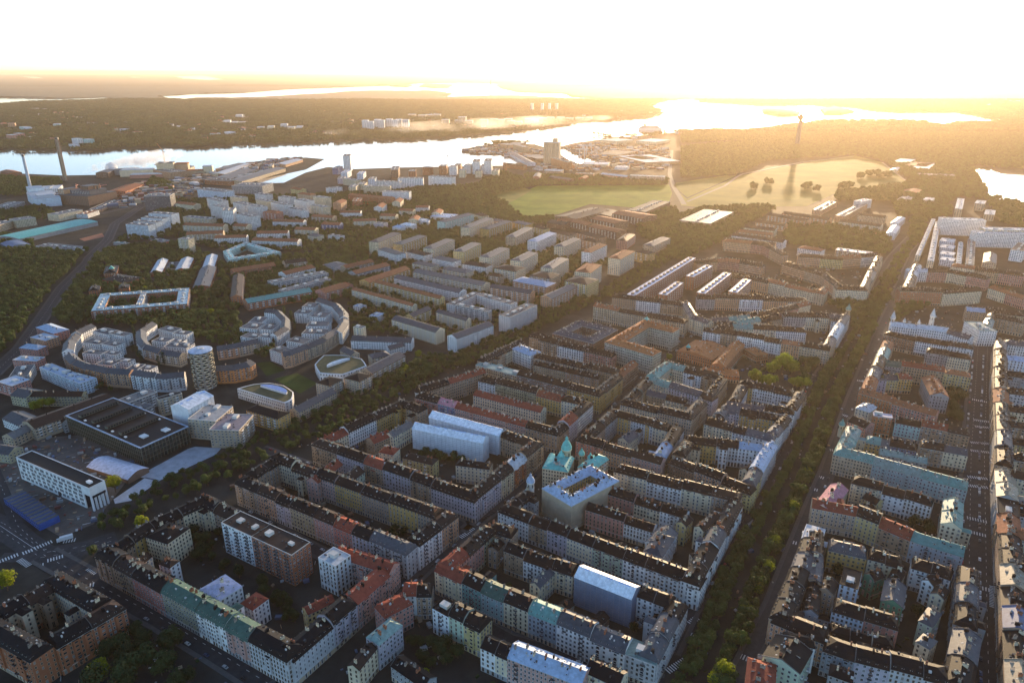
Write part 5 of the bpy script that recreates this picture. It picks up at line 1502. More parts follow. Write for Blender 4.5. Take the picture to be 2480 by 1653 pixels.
                # skylights on the upper slopes, hatches, vents
                for i in range(int(L / 3.2)):
                    t = r_.random() * .9 + .05; side = r_.random() < .5; f_ = r_.uniform(.2, .42); f_ = f_ if side else 1 - f_
                    s0 = (a[0] + (c[0] - a[0]) * t, a[1] + (c[1] - a[1]) * t); s1 = (a2[0] + (c2[0] - a2[0]) * t, a2[1] + (c2[1] - a2[1]) * t)
                    p = (s0[0] + (s1[0] - s0[0]) * f_, s0[1] + (s1[1] - s0[1]) * f_); ff = min(f_, 1 - f_)
                    z = None
                    for (t0, z0), (t1, z1) in zip(pr, pr[1:]):
                        if t0 <= ff <= t1: z = z0 + (z1 - z0) * (ff - t0) / (t1 - t0); sl_ = (z1 - z0) / (t1 - t0) / dep
                    if z is None: continue
                    if r_.random() < .6:
                        sg = 1 if side else -1; e = .55
                        dz = sl_ * e
                        P4 = [(p[0] + u[0] * x + ix * y * sg, p[1] + u[1] * x + iy * y * sg, h + z + dz / e * y + .12) for x, y in ((-.45, -e), (.45, -e), (.45, e), (-.45, e))]
                        sk.face(P4, 1 if r_.random() < .7 else 0)
                    else: sk.box(p, u, .3 + .5 * r_.random(), .3 + .4 * r_.random(), h + z - .3, h + z + .5 + .7 * r_.random(), 0 if r_.random() < .6 else 2)
        if not pr and D < 3000:     # things on flat roofs
            m_ = max(1, int(L / 16))
            for i in range(m_):
                t = (i + .5 + (0 if roofk == 'lavwhite' else (r_.random() - .5) * .5)) / m_; p = [a[j] + (c[j] - a[j]) * t + ((a2[j] + (c2[j] - a2[j]) * t) - (a[j] + (c[j] - a[j]) * t)) * .5 for j in (0, 1)]
                if roofk == 'lavwhite':
                    nn_ = 12; rr_ = [(p[0] + u[0] * 4.2 * math.cos(q) + ix * 2.4 * math.sin(q), p[1] + u[1] * 4.2 * math.cos(q) + iy * 2.4 * math.sin(q)) for q in [2 * math.pi * j / nn_ for j in range(nn_)]]
                    for j in range(nn_): fc.face([(*rr_[j], h), (*rr_[(j + 1) % nn_], h), (*rr_[(j + 1) % nn_], h + 2.2), (*rr_[j], h + 2.2)], 1)
                    fc.face([(*q_, h + 2.2) for q_ in rr_], 2)
                else:
                    rx.box(p, u, 1.6 + 2.2 * r_.random(), 1.2 + 1.5 * r_.random(), h + .1, h + 1.6 + 1.6 * r_.random(), 1); 
                    for _ in range(4): q = (p[0] + r_.uniform(-.45, .45) * dep, p[1] + r_.uniform(-.25, .25) * dep); rx.box(q, u, .5, .5, h + .1, h + .8, 2)
        # balconies
        do = fl & 64 or (modern and D < 1900 and h > 12) or (not modern and r_.random() < .45 and style != 'x' and 'k' not in style and D < 1000)
        if do:
            fh = 3.0 if modern else 3.45; nf = int(h / fh); base = h - nf * fh; wdt = 9 if modern else 11
            m_ = max(1, int(L / wdt)); kk = 'w' if (modern and not fl & 64) or fl & 8 else 'd'
            for i in range(m_):
                t = (i + .5) / m_; p = (a[0] + (c[0] - a[0]) * t + u[1] * .62, a[1] + (c[1] - a[1]) * t - u[0] * .62)
                for f in range(1, nf):
                    z = base + f * fh + .1
                    if not modern and r_.random() < .35: continue
                    if near: inst('balcony', balcony_mesh(kk), (*p, z), ang, (1 if modern else .7, 1, 1), root)
                    else:
                        hw = 1.6 if modern else 1.1
                        bc.box(p, u, hw, .6, z - .15, z, 0); q = (p[0] + u[1] * .58, p[1] - u[0] * .58); bc.box(q, u, hw, .05, z, z + 1.0, 1)
    ch.build('chimney', [STACK if r_.random() < .6 else rm, DARK], root, True)
    dm.build('dormer', [rm, TRIM, GLASS], root, True)
    sk.build('roof_window', [TRIM, GLASS, DARK], root, True)
    bc.build('balcony', [TRIM, WHITE if modern and (fl & 8 or not fl & 64) else DARK if fl & 64 else TRIM], root, True)
    rx.build('roof_box', [rm, TRIM, DARK], root, True)
    fc.build('roof_drum', [roofmat('lavwhite'), DARK, roofmat('brown')], root)
    return root

def split(P, ws):
    tot = plen(P); W = sum(ws); cuts = [0]
    for x in ws: cuts.append(cuts[-1] + x / W * tot)
    out = []
    for s0, s1 in zip(cuts, cuts[1:]):
        pts = [along(P, s0)[0]]; s = 0
        for a, b_ in zip(P, P[1:]):
            s += math.dist(a, b_)
            if s0 + 3 < s < s1 - 3: pts.append(b_)
        pts.append(along(P, s1)[0] if s1 < tot - .01 else P[-1]); out.append((pts, s0, s1))
    return out
def at_line(P, B, s):   # the matching point of B for arclength s of P
    acc = 0
    for i in range(len(P) - 1):
        L = math.dist(P[i], P[i + 1])
        if s <= acc + L + 1e-6 or i == len(P) - 2:
            t = (s - acc) / L; return (B[i][0] + (B[i + 1][0] - B[i][0]) * t, B[i][1] + (B[i + 1][1] - B[i][1]) * t)
        acc += L
recs = []
for ln in DATA.strip().split('\n'):
    f = ln.split('|'); ph = PH[int(f[0])]; P = [tuple(float(v) / 10 for v in q.split(',')) for q in f[1].split(' ')]
    d = float(f[2]); h = float(f[3]); side = int(f[4]); st = f[5]; fl = int(f[6]); specs = [q.split() for q in f[7].split(';')]
    closed = bool(fl & 4); ends = bool(fl & 1)
    if not fl & 2 and not closed:
        i = len(P) // 2; m = ((P[i - 1][0] + P[i][0]) / 2, (P[i - 1][1] + P[i][1]) / 2); n_ = (-(P[i][1] - P[i - 1][1]), P[i][0] - P[i - 1][0])
        away = n_[0] * m[0] + n_[1] * m[1] > 0
        if (side == 1) != away: P = P[::-1]; specs = specs[::-1]
    elif fl & 2 and side < 0: P = P[::-1]
    if closed or fl & 16:
        ar = sum(a[0] * b_[1] - b_[0] * a[1] for a, b_ in zip(P, P[1:] + P[:1]))
        if ar < 0: P = P[::-1]
    if closed:
        Q = off(P + [P[0], P[1]], d); B = [Q[len(P)]] + Q[1:len(P)]
        recs.append([ph, P, B, h, specs[0][1:], st, ends, True, fl]); continue
    # P walked so that outside is on the right, inside (building) on the left
    B = off(P, d)
    ws = [float(s_[0]) for s_ in specs]
    for (pts, s0, s1), sp_ in zip(split(P, ws), specs):
        bb = [at_line(P, B, s0)]; s = 0
        for i in range(len(P) - 1):
            s += math.dist(P[i], P[i + 1])
            if s0 + 3 < s < s1 - 3: bb.append(B[i + 1])
        bb.append(at_line(P, B, s1)); recs.append([ph, pts, bb, h, sp_[1:], st, ends, False, fl, (s0 < .1, s1 > plen(P) - .1)])
byph = {}
for r in recs: byph.setdefault(r[0], []).append(r)
used = set()
KIND = {'t': 'tented scaffold', 'x': 'hall'}
for ph, L in byph.items():
    pos = [px(*r[1][len(r[1]) // 2], r[3]) for r in L]; dx = max(p[0] for p in pos) - min(p[0] for p in pos); dy = max(p[1] for p in pos) - min(p[1] for p in pos)
    horiz = dx >= dy * .8; order = sorted(range(len(L)), key=lambda i: pos[i][0] if horiz else -pos[i][1])
    for o_, i in enumerate(order):
        r = L[i]; D = dist(r[1][0]); st = r[5]; hh = r[3]
        wname = WW[r[4][0].split('/')[0]]; rname = RW[r[4][1]]
        if st == 't': noun, cat = 'scaffold tent', 'scaffold'
        elif st == 'x': noun, cat = 'hall', 'hall'
        elif 'm' in st: noun, cat = (('tower block' if hh > 30 else 'block'), 'apartment block') if hh > 11 else ('low block', 'building')
        else: noun, cat = 'house', 'house'
        o1 = o_ + 1; k = len(L)
        where = '' if k == 1 else (('leftmost' if horiz else 'nearest') if o1 == 1 else ('rightmost' if horiz else 'farthest') if o1 == k else ORD(o1) + (' from left' if horiz else ' nearest')) + ' '
        bits = f"{wname} {noun}, {rname} roof, {where}"
        lab = (bits + ('in ' if k > 1 or True else '') + ph).replace('  ', ' ')
        while len(lab.replace(',', '').split()) > 16 and ' the ' in lab: lab = lab.replace(' the ', ' ', 1)
        if len(lab.split()) > 16: print('LONG', len(lab.split()), lab)
        if lab in used: print('DUP', lab)
        used.add(lab)
        occ_poly(r[1] + r[2][::-1], 1.2)
        house(r[1], r[2], r[3], list(r[4]), r[5] if r[5] != 't' else 't', lab, cat, ph if k > 1 else None, r[6], 0, r[7], r[8], r[9] if len(r) > 9 else (False, False))
print('houses', len(recs))
# hills beyond the water
def hill(x, y): 
    return 0

# ------------------------------------------------------------------ one-off buildings
def un2(a, b_): L = math.dist(a, b_); return ((b_[0] - a[0]) / L, (b_[1] - a[1]) / L), L
# the round tower
t0 = S['round_tower'][0]; c0 = (t0[0] - 2, t0[1] + 14)
rt_ = empty('round_tower', c0, 'round tower of staggered glazed balconies under a flat disc roof', 'tower'); occ_poly([(c0[0] + 15 * math.cos(a), c0[1] + 15 * math.sin(a)) for a in [i * .6 for i in range(10)]])
RR = 13.0; HH = 47
b = MB(); b.lathe((0, 0), [(RR - 1.6, 0), (RR - 1.6, HH)], 36); b.build('wall', wallmat('grey'), rt_)
b = MB(); g_ = MB(); rr2 = random.Random(3)
for f in range(15):
    z = 2.5 + f * 2.95
    for k in range(20):
        a0 = 2 * math.pi * (k + (.5 if f % 2 else 0)) / 20; a1 = a0 + 2 * math.pi / 20 * .9
        def P_(r, a, zz): return (r * math.cos(a), r * math.sin(a), zz)
        am = (a0 + a1) / 2; outr = RR + (.3 if (k + f) % 2 else -1.0)
        b.face([P_(outr, a0, z), P_(outr, am, z), P_(outr, a1, z), P_(RR - 1.6, a1, z), P_(RR - 1.6, a0, z)], 0)
        for q0, q1 in ((a0, am), (am, a1)):
            b.face([P_(outr, q0, z - .2), P_(outr, q1, z - .2), P_(outr, q1, z + 1.0), P_(outr, q0, z + 1.0)], 1 if (k + f) % 2 else 0)
            if (k + f) % 2: g_.face([P_(outr - .05, q0, z + 1.0), P_(outr - .05, q1, z + 1.0), P_(outr - .05, q1, z + 2.75), P_(outr - .05, q0, z + 2.75)], 0)
        b.face([P_(outr, a0, z - .2), P_(RR - 1.6, a0, z - .2), P_(RR - 1.6, a0, z + (2.75 if (k + f) % 2 else 1)), P_(outr, a0, z + (2.75 if (k + f) % 2 else 1))], 0)
b.build('balcony', [wallmat('sand'), wallmat('cream')], rt_, True); g_.build('glazing', GLASS, rt_, True)
b = MB(); b.lathe((0, 0), [(RR + .3, HH - .8), (RR + .3, HH), (RR - .5, HH + .3), (.1, HH + .9)], 40); b.build('roof', roofmat('paleblue'), rt_)
b = MB(); b.lathe((1, 1), [(2.2, HH + .6), (2.2, HH + 2)], 12); b.box((-4, 2), (1, 0), 1, .8, HH + .4, HH + 1.6); b.build('roof_box', TRIM, rt_)
b = MB(); [b.lathe(((RR - 1) * math.cos(a), (RR - 1) * math.sin(a)), [(.35, 0), (.35, 5)], 6) for a in [i * .52 for i in range(12)]]; b.build('column', TRIM, rt_)

def frame3(k):     # rectangle from three eave corners left, bottom, right
    L_, B_, R_ = S[k]; u, n = un2(B_, L_); v = (-u[1], u[0]); w_2 = (R_[0] - B_[0]) * v[0] + (R_[1] - B_[1]) * v[1]
    if w_2 < 0: v = (-v[0], -v[1]); w_2 = -w_2
    return B_, u, v, n, w_2
# dark glass hall with four roof ridges
B_, u, v, n, wd = frame3('hall')
def Q(s, t): return (u[0] * s + v[0] * t, u[1] * s + v[1] * t)
hl = empty('concert_hall', B_, 'wide dark glass box with four long skylight ridges and pale roof rim', 'concert hall'); occ_poly([(B_[0] + p[0], B_[1] + p[1]) for p in (Q(0, 0), Q(n, 0), Q(n, wd), Q(0, wd))], 2)
H_ = 18
b = MB()
def ctr(s0, s1, t0_, t1_): return Q((s0 + s1) / 2, (t0_ + t1_) / 2)
b.box(Q(n / 2, wd / 2), u, n / 2 - .5, wd / 2 - .5, 0, H_); b.build('wall', mat('dark_glass_wall', (.035, .045, .04), .22, 0, .3, .3), hl)
b = MB()
for i in range(int(n / 3.4) + 1): b.box(Q(i * n / int(n / 3.4), 0), u, .18, .5, 0, H_); b.box(Q(i * n / int(n / 3.4), wd), u, .18, .5, 0, H_)
for i in range(int(wd / 3.4) + 1): b.box(Q(0, i * wd / int(wd / 3.4)), v, .18, .5, 0, H_); b.box(Q(n, i * wd / int(wd / 3.4)), v, .18, .5, 0, H_)
for z in (4.5, 9, 13.5): b.box(Q(n / 2, -.1), u, n / 2, .2, z, z + .3); b.box(Q(-.1, wd / 2), v, wd / 2, .2, z, z + .3)
b.build('mullion', mat('olive_metal', (.12, .13, .1), .5), hl, True)
b = MB(); b.box(Q(n / 2, wd / 2), u, n / 2, wd / 2, H_ + .05, H_ + .3); b.build('roof', roofmat('black'), hl)
b = MB()
for c_, a_, l_ in ((Q(n / 2, 0), u, n / 2 + .6), (Q(n / 2, wd), u, n / 2 + .6), (Q(0, wd / 2), v, wd / 2 - .6), (Q(n, wd / 2), v, wd / 2 - .6)): b.box(c_, a_, l_, .55, H_ - .1, H_ + .95)
b.build('roof_rim', roofmat('paleblue'), hl)
for k in range(4):
    s = n * (.32 + k * .185); b = MB(); b.box(Q(s, wd * .5), v, wd * .40, 2.1, H_ + .31, H_ + 3.2); o = b.build('skylight_ridge', MATS['olive_metal'], hl)
    b = MB(); b.box(Q(s, wd * .5), v, wd * .405, 2.3, H_ + 3.21, H_ + 3.5); b.build('cap', roofmat('black'), o)
    b = MB()
    for i in range(14):
        b.box(Q(s - 2.15, wd * (.14 + i * .055)), v, 1.1, .06, H_ + .9, H_ + 2.8)
    b.build('pane', GLASS, o)
for s, t in ((.12, .3), (.07, .68)):
    for j in range(3): b = MB(); b.box(Q(n * s + j * 2.6, wd * t), u, 1.0, 3, H_ + .31, H_ + 1.7); b.build('roof_vent', WHITE, hl)
for s, t in ((.25, .1), (.42, .1), (.6, .08), (.78, .08), (.5, .9), (.3, .9)): b = MB(); b.box(Q(n * s, wd * t), u, 1.3, .9, H_ + .31, H_ + 1.4); b.build('roof_vent', WHITE, hl)
# white music school
B_, u, v, n, wd = frame3('music')
ms_ = empty('music_school', B_, 'long white block with slot windows and a tall columned end on building site', 'school'); occ_poly([(B_[0] + p[0], B_[1] + p[1]) for p in (Q(0, 0), Q(n, 0), Q(n, wd), Q(0, wd))], 2)
b = MB(); b.box(Q(n / 2 + 5, wd / 2), u, n / 2 - 5, wd / 2, 0, 22); b.box(Q(5, wd / 2), u, 5, wd / 2, 14.5, 22); b.build('wall', wallmat('white'), ms_)
b = MB(); b.box(Q(n / 2, wd / 2), u, n / 2 - .5, wd / 2 - .5, 22.01, 22.2); b.build('roof', roofmat('black'), ms_)
b = MB()
for c_, a_, l_ in ((Q(n / 2, .2), u, n / 2), (Q(n / 2, wd - .2), u, n / 2), (Q(.2, wd / 2), v, wd / 2 - .4), (Q(n - .2, wd / 2), v, wd / 2 - .4)): b.box(c_, a_, l_, .22, 22.02, 23)
b.build('parapet', WHITE, ms_)
for i in range(5): b = MB(); b.box(Q(.7, .7 + i * (wd - 1.4) / 4), u, .7, .7, 0, 14.49); b.build('column', WHITE, ms_)
b = MB(); b.box(Q(.02, wd / 2), v, wd / 2 - 1.2, .1, 12.2, 14.4); b.box(Q(10.0, wd / 2), v, wd / 2 - .8, .1, 0, 14.4); b.build('recess_glazing', GLASS, ms_)
rr3 = random.Random(8)
for f in range(5):
    b = MB(); s = 12.5
    while s < n - 3:
        k = rr3.choice((3, 4, 5, 5)); hh = 2.7
        for j in range(k):
            if s < n - 2: b.box(Q(s, -.02), u, .34, .06, 2.2 + f * 4, 2.2 + f * 4 + hh)
            s += 1.15
        s += rr3.choice((1.6, 2.4, 3.2))
    b.build('slot_window', GLASS, ms_, True)
b = MB(); b.box(Q(n * .45, -.03), u, 2.2, .08, 0, 5); b.build('gate', DARK, ms_)
b = MB(); b.box(Q(9, wd * .45), u, 2.5, 1.5, 22.21, 24); b.build('roof_box', WHITE, ms_)
# half-moon buildings
for k, lab in (('moon1', 'half-moon white building with green roof and blue lens skylight'), ('moon2', 'round-fronted white building with white curved roof strip beside the crescent')):
    P = S[k]; cx = sum(p[0] for p in P) / len(P); cy = sum(p[1] for p in P) / len(P); P = [(p[0] - cx, p[1] - cy) for p in P]; occ_poly([(p[0] + cx, p[1] + cy) for p in P], 2)
    if sum(a[0] * c_[1] - c_[0] * a[1] for a, c_ in zip(P, P[1:] + P[:1])) < 0: P = P[::-1]
    # smooth the arc
    Q2 = []
    for i in range(len(P)):
        a, c_ = P[i], P[(i + 1) % len(P)]; 
        if math.dist(a, c_) > 45: Q2 += [a]
        else: Q2 += [a, ((a[0] + c_[0]) / 2 * 1.02, (a[1] + c_[1]) / 2 * 1.02)]
    h_ = 12 if k == 'moon1' else 10; e = empty('half_moon_building', (cx, cy), lab, 'building')
    b = MB(); wv = MB(); rf = MB()
    for a, c_ in zip(Q2, Q2[1:] + Q2[:1]): b.face([(*a, 0), (*c_, 0), (*c_, h_), (*a, h_)]); wall_windows(wv, a, c_, 0, h_, 600, 'c', rr3)
    b.build('wall', wallmat('white'), e); wv.build('window', [WHITE, GLASS, BLIND], e, True)
    rf.face([(*p, h_ - .3) for p in Q2]); rf.build('roof', mat('sedum_roof', (.1, .09, .035), .9, 0, .3, .2), e)
    b = MB()
    for a, c_ in zip(Q2, Q2[1:] + Q2[:1]):
        a2 = (a[0] * .95, a[1] * .95); c2 = (c_[0] * .95, c_[1] * .95); b.face([(*a, h_), (*c_, h_), (*c2, h_ + .4), (*a2, h_ + .4)]); b.face([(*a2, h_ + .4), (*c2, h_ + .4), (*c2, h_ - .3), (*a2, h_ - .3)])
    b.build('roof_rim', WHITE, e)
    b = MB(); M_ = 14; u2, L2 = un2(P[0], P[1]) if k == 'moon1' else un2(P[1], P[4])
    V2 = (-u2[1], u2[0]); ar = L2 * .27
    top = [(u2[0] * ar * math.cos(q) + V2[0] * ar * .42 * math.sin(q), u2[1] * ar * math.cos(q) + V2[1] * ar * .42 * math.sin(q)) for q in [math.pi * j / M_ for j in range(M_ + 1)]]
    b.face([(*p, h_ + 2.2) for p in top]); 
    for a, c_ in zip(top, top[1:] + top[:1]): b.face([(*a, h_ - .3), (*c_, h_ - .3), (*c_, h_ + 2.2), (*a, h_ + 2.2)], 1)
    b.build('skylight', [mat('blue_glass_roof', (.16, .24, .5), .25) if k == 'moon1' else roofmat('white'), WHITE], e)

# power plant
ch1, ch2 = S['chimneys']
for p, H1, r0, r1, lab, wk in ((ch1, 142, 6.6, 5.4, 'tall brown twin-ribbed power station chimney', 'tan'), (ch2, 112, 5, 3.6, 'shorter pale grey power station chimney with dark tip', 'palegrey')):
    e = empty('smokestack', p, lab, 'chimney'); b = MB(); b.lathe((0, 0), [(r0, 0), (r1, H1 - 6)], 20); smooth(b.build('shaft', wallmat(wk), e))
    b = MB(); b.lathe((0, 0), [(r1, H1 - 5.9), (r1 + .4, H1 - 5), (r1 - .2, H1)], 20); b.build('rim', DARK, e)
    if wk == 'tan':
        for a in (0, 1.6, 3.1, 4.7): b = MB(); b.box((r0 * .97 * math.cos(a), r0 * .97 * math.sin(a)), (math.cos(a), math.sin(a)), 1.0, .8, 0, H1 - 8, taper=.82); b.build('rib', wallmat('brownw'), e)
def cluster(k, name, lab, cat, blocks, wk, rk, stripes=True):
    B_, u, v, n, wd = frame3(k); e = empty(name, B_, lab, cat)
    def Q(s, t): return (u[0] * s + v[0] * t, u[1] * s + v[1] * t)
    occ_poly([(B_[0] + p[0], B_[1] + p[1]) for p in (Q(0, 0), Q(n, 0), Q(n, wd), Q(0, wd))], 2)
    for (s0, s1, t0_, t1_, z, wk2) in blocks:
        c_ = Q(n * (s0 + s1) / 2, wd * (t0_ + t1_) / 2); hx, hy = n * (s1 - s0) / 2, wd * (t1_ - t0_) / 2
        b = MB(); b.box(c_, u, hx, hy, 0, z); o = b.build('wall', wallmat(wk2), e)
        b = MB(); b.box(c_, u, hx + .3, hy + .3, z + .01, z + .9); b.build('roof', roofmat(rk), e)
        b = MB()
        for i in range(int(hx * 2 / 6)): 
            for sg in (-1, 1): b.box((c_[0] + u[0] * (-hx + 3 + i * 6) + v[0] * sg * hy, c_[1] + u[1] * (-hx + 3 + i * 6) + v[1] * sg * hy), u, .4, .15, .5, z - .4)
        b.build('wall_rib', TRIM if wk2 != 'brownw' else DARK, o)
    return e, Q, n, wd
e, Qp, n1, w1 = cluster('plantw', 'boiler_house', 'white ribbed boiler house at the foot of the short chimney', 'power station', [(0, .75, 0, 1, 24, 'bluew'), (.75, 1, .1, .7, 34, 'white'), (.1, .4, .2, .8, 29, 'palegrey')], 'white', 'silver')
for s, t in ((.2, 1.1), (.32, 1.1)): b = MB(); b.lathe(Qp(n1 * s, w1 * t), [(7, 0), (7, 20), (5, 25), (.5, 28)], 16); smooth(b.build('tank', WHITE, e))
e, Qp, n1, w1 = cluster('plantb', 'power_plant', 'large dark brown power plant with stepped roofs and steam vents', 'power station', [(0, 1, 0, 1, 26, 'brownw'), (.15, .75, .25, .85, 36, 'darkgrey'), (.3, .55, .4, .8, 46, 'brownw'), (.8, .98, .1, .6, 38, 'tan')], 'brownw', 'slate')
for i in range(6): b = MB(); b.lathe(Qp(n1 * (.2 + i * .11), w1 * .6), [(2, 30), (2, 46)], 8); b.build('vent_pipe', DARK, e)
p0 = ch1
b = MB(); b.lathe((0, 0), [(20, 0), (20, 22), (17, 30), (10, 36), (1, 39)], 24); o = smooth(b.build('storage_dome', WHITE)); o.location = (p0[0] + 60, p0[1] + 190, 0); tag(o, 'white domed storage tank behind the tall chimney', 'tank')
B0 = (p0[0] + 190, p0[1] + 120)
for i, (dx, dy, hx, hy, hz, wk) in enumerate(((0, 0, 55, 18, 22, 'cream'), (90, 30, 28, 20, 42, 'cream'), (135, 60, 22, 18, 36, 'sand'), (70, -40, 70, 14, 12, 'rose'), (-60, 40, 40, 20, 18, 'grey'), (200, 10, 30, 14, 18, 'sand'), (240, 30, 16, 14, 30, 'cream'))):
    e = empty('plant_hall', (B0[0] + dx, B0[1] + dy), f"{WW[wk]} plant hall, {ORD(i + 1)} of the halls behind the steam plumes", 'industrial hall', 'plant halls behind the steam')
    b = MB(); b.box((0, 0), (.97, .24), hx, hy, 0, hz); b.build('wall', wallmat(wk), e); b = MB(); b.box((0, 0), (.97, .24), hx + 1, hy + 1, hz, hz + 2.5, taper=.9); b.build('roof', roofmat(('silver', 'grey', 'rust')[i % 3]), e)
# TV tower
p = S['tv'][0]; e = empty('television_tower', p, 'slender concrete television tower with boxy top standing beyond the field', 'tower')
b = MB(); b.box((0, 0), (.8, .6), 8, 8, 0, 134, taper=.82); b.build('shaft', wallmat('darkgrey'), e); b = MB(); b.box((0, 0), (.8, .6), 12, 12, 128.5, 147); b.build('top_floors', wallmat('brownw'), e)
b = MB(); b.box((0, 0), (.8, .6), 6, 6, 147.01, 155); b.lathe((0, 0), [(1.2, 155.01), (.5, 172)], 8); b.build('antenna', DARK, e)
# radio mast
p = S['mast'][0]; e = empty('radio_mast', p, 'thin lattice radio mast on the far forest ridge', 'mast'); b = MB()
for a in range(4): 
    q = a * math.pi / 2; b.bar((9 * math.cos(q), 9 * math.sin(q), 0), (3 * math.cos(q), 3 * math.sin(q), 210), 1.4)
b.build('lattice_leg', DARK, e); b = MB()
for z in range(0, 210, 15): 
    r1 = 9 - 6 * z / 210; r2 = 9 - 6 * (z + 15) / 210
    for a in range(4): q = a * math.pi / 2; q2 = q + math.pi / 2; b.bar((r1 * math.cos(q), r1 * math.sin(q), z), (r2 * math.cos(q2), r2 * math.sin(q2), z + 15), .7)
b.build('brace', DARK, e)
# grain silo
L_, B_, R_ = S['silo']; u, n = un2(L_, R_); e = empty('grain_silo', ((L_[0] + R_[0]) / 2, (L_[1] + R_[1]) / 2), 'tall pale grain silo of joined cylinders on the harbour pier', 'silo')
occ_poly([(L_[0] - 5, L_[1] - 5), (R_[0] + 5, R_[1] - 5), (R_[0] + 5, R_[1] + 35), (L_[0] - 5, L_[1] + 35)])
m_ = 7; r = n / m_ / 2
for i in range(m_):
    b = MB(); s = -n / 2 + r * (2 * i + 1); b.lathe((u[0] * s, u[1] * s), [(r * 1.03, 0), (r * 1.03, 78)], 14); smooth(b.build('silo_tube', wallmat('sand'), e))
b = MB(); b.box((-u[1] * 14, u[0] * 14), u, n / 2, 14, 0, 80); b.box((u[0] * n * .2 - u[1] * 12, u[1] * n * .2 + u[0] * 12), u, n * .13, 10, 80.01, 97); b.build('head_house', wallmat('sand'), e)
b = MB(); b.box((-u[1] * 10, u[0] * 10), u, n / 2 + .5, 18, 80.02, 82.5); b.build('roof', roofmat('silver'), e)
# ferry
L_, R_ = S['ferry']; u, n = un2(L_, R_); mid = ((L_[0] + R_[0]) / 2, (L_[1] + R_[1]) / 2 + 15); e = empty('ferry', mid, 'large white passenger ferry steaming through the hazy strait', 'ferry')
b = MB(); hl_ = n / 2
for z0, z1, f0, f1, w0, w1_ in ((0, 12, 1, 1.03, 12, 14),): 
    ring0 = [(-hl_, -12), (hl_ * .8, -12), (hl_, 0), (hl_ * .8, 12), (-hl_, 12)]; P0 = [(u[0] * x - u[1] * y, u[1] * x + u[0] * y, .3) for x, y in ring0]; P1 = [(u[0] * x * 1.03 - u[1] * y * 1.15, u[1] * x * 1.03 + u[0] * y * 1.15, 13) for x, y in ring0]
    for i in range(5): j = (i + 1) % 5; b.face([P0[i], P0[j], P1[j], P1[i]])
    b.face(P1)
b.build('hull', WHITE, e); b = MB()
for i, (a0, a1) in enumerate(((-.97, .8), (-.95, .75), (-.9, .7), (-.8, .66), (-.6, .6))): b.box((u[0] * hl_ * (a0 + a1) / 2, u[1] * hl_ * (a0 + a1) / 2), u, hl_ * (a1 - a0) / 2, 11 - i * .6, 13.02 + i * 3.1, 16 + i * 3.1)
b.build('deck_house', WHITE, e); b = MB(); b.box((-u[0] * hl_ * .5, -u[1] * hl_ * .5), u, 7, 4, 28.5, 40, taper=.8); b.build('funnel', DARK, e); b = MB()
for i in range(5): b.box((-u[0] * hl_ * .1, -u[1] * hl_ * .1), u, hl_ * .8 - i * 3, 11.1 - i * .6, 14 + i * 3.1, 15.1 + i * 3.1, top=False)
b.build('window_band', GLASS, e)
# cranes
def crane(p, H1, lab, jib, ang, gant=False, m=None):
    e = empty('crane', p, lab, 'crane'); b = MB(); m = m or wallmat('palegrey')
    if gant:
        for x in (-12, 12):
            for y in (-8, 8): b.bar((x, y, 0), (x * .8, y, H1), 1.1)
        b.build('portal_leg', m, e); b = MB(); b.box((0, 0), (1, 0), 26, 3, H1, H1 + 4); b.box((6, 0), (1, 0), 5, 4, H1 + 4, H1 + 11); b.build('bridge', m, e)
    else:
        for x, y in ((-1, -1), (1, -1), (1, 1), (-1, 1)): b.bar((x, y, 0), (x, y, H1), .35)
        for z in range(0, int(H1) - 3, 4): b.bar((-1, -1, z), (1, -1, z + 4), .22); b.bar((1, 1, z), (-1, 1, z + 4), .22); b.bar((-1, 1, z), (-1, -1, z + 4), .22)
        b.build('tower_lattice', m, e)
        b = MB(); c_, s_ = math.cos(ang), math.sin(ang); up = .45 if jib < 0 else 0; J = abs(jib)
        b.bar((0, 0, H1), (c_ * J, s_ * J, H1 + J * up), .7); b.bar((0, 0, H1 + 6), (c_ * J * .7, s_ * J * .7, H1 + J * up * .7), .25); b.bar((0, 0, H1), (0, 0, H1 + 6), .4); b.bar((0, 0, H1), (-c_ * J * .3, -s_ * J * .3, H1), .8); b.build('jib', m, e)
        b = MB(); b.box((-c_ * J * .28, -s_ * J * .28), (c_, s_), 2.5, 1.5, H1 - 3, H1 - .8); b.build('counterweight', DARK, e)
k = S['cranes']; crane(k[0], 62, 'slim harbour crane with raised jib beyond the grain silo', -38, 2.2); crane(k[1], 46, 'pale gantry crane, right one of the pair in the container dock', 0, 0, True); crane(k[2], 46, 'pale gantry crane, left one of the pair in the container dock', 0, 0, True); crane(k[3], 48, 'white luffing crane beside the strait near the white towers', -45, 2.0)
k = S['cranesA']; crane(k[0], 70, 'orange construction crane with raised jib behind the plant halls', -55, 2.3, m=wallmat('orange')); crane(k[1], 30, 'short orange crane by the cream plant halls', 20, .3, m=wallmat('orange')); crane(k[2], 45, 'red construction crane in front of the brown power plant', 25, 1.9, m=wallmat('rose')); crane(k[3], 38, 'slim red crane right of the brown power plant', 22, 1.2, m=wallmat('rose'))
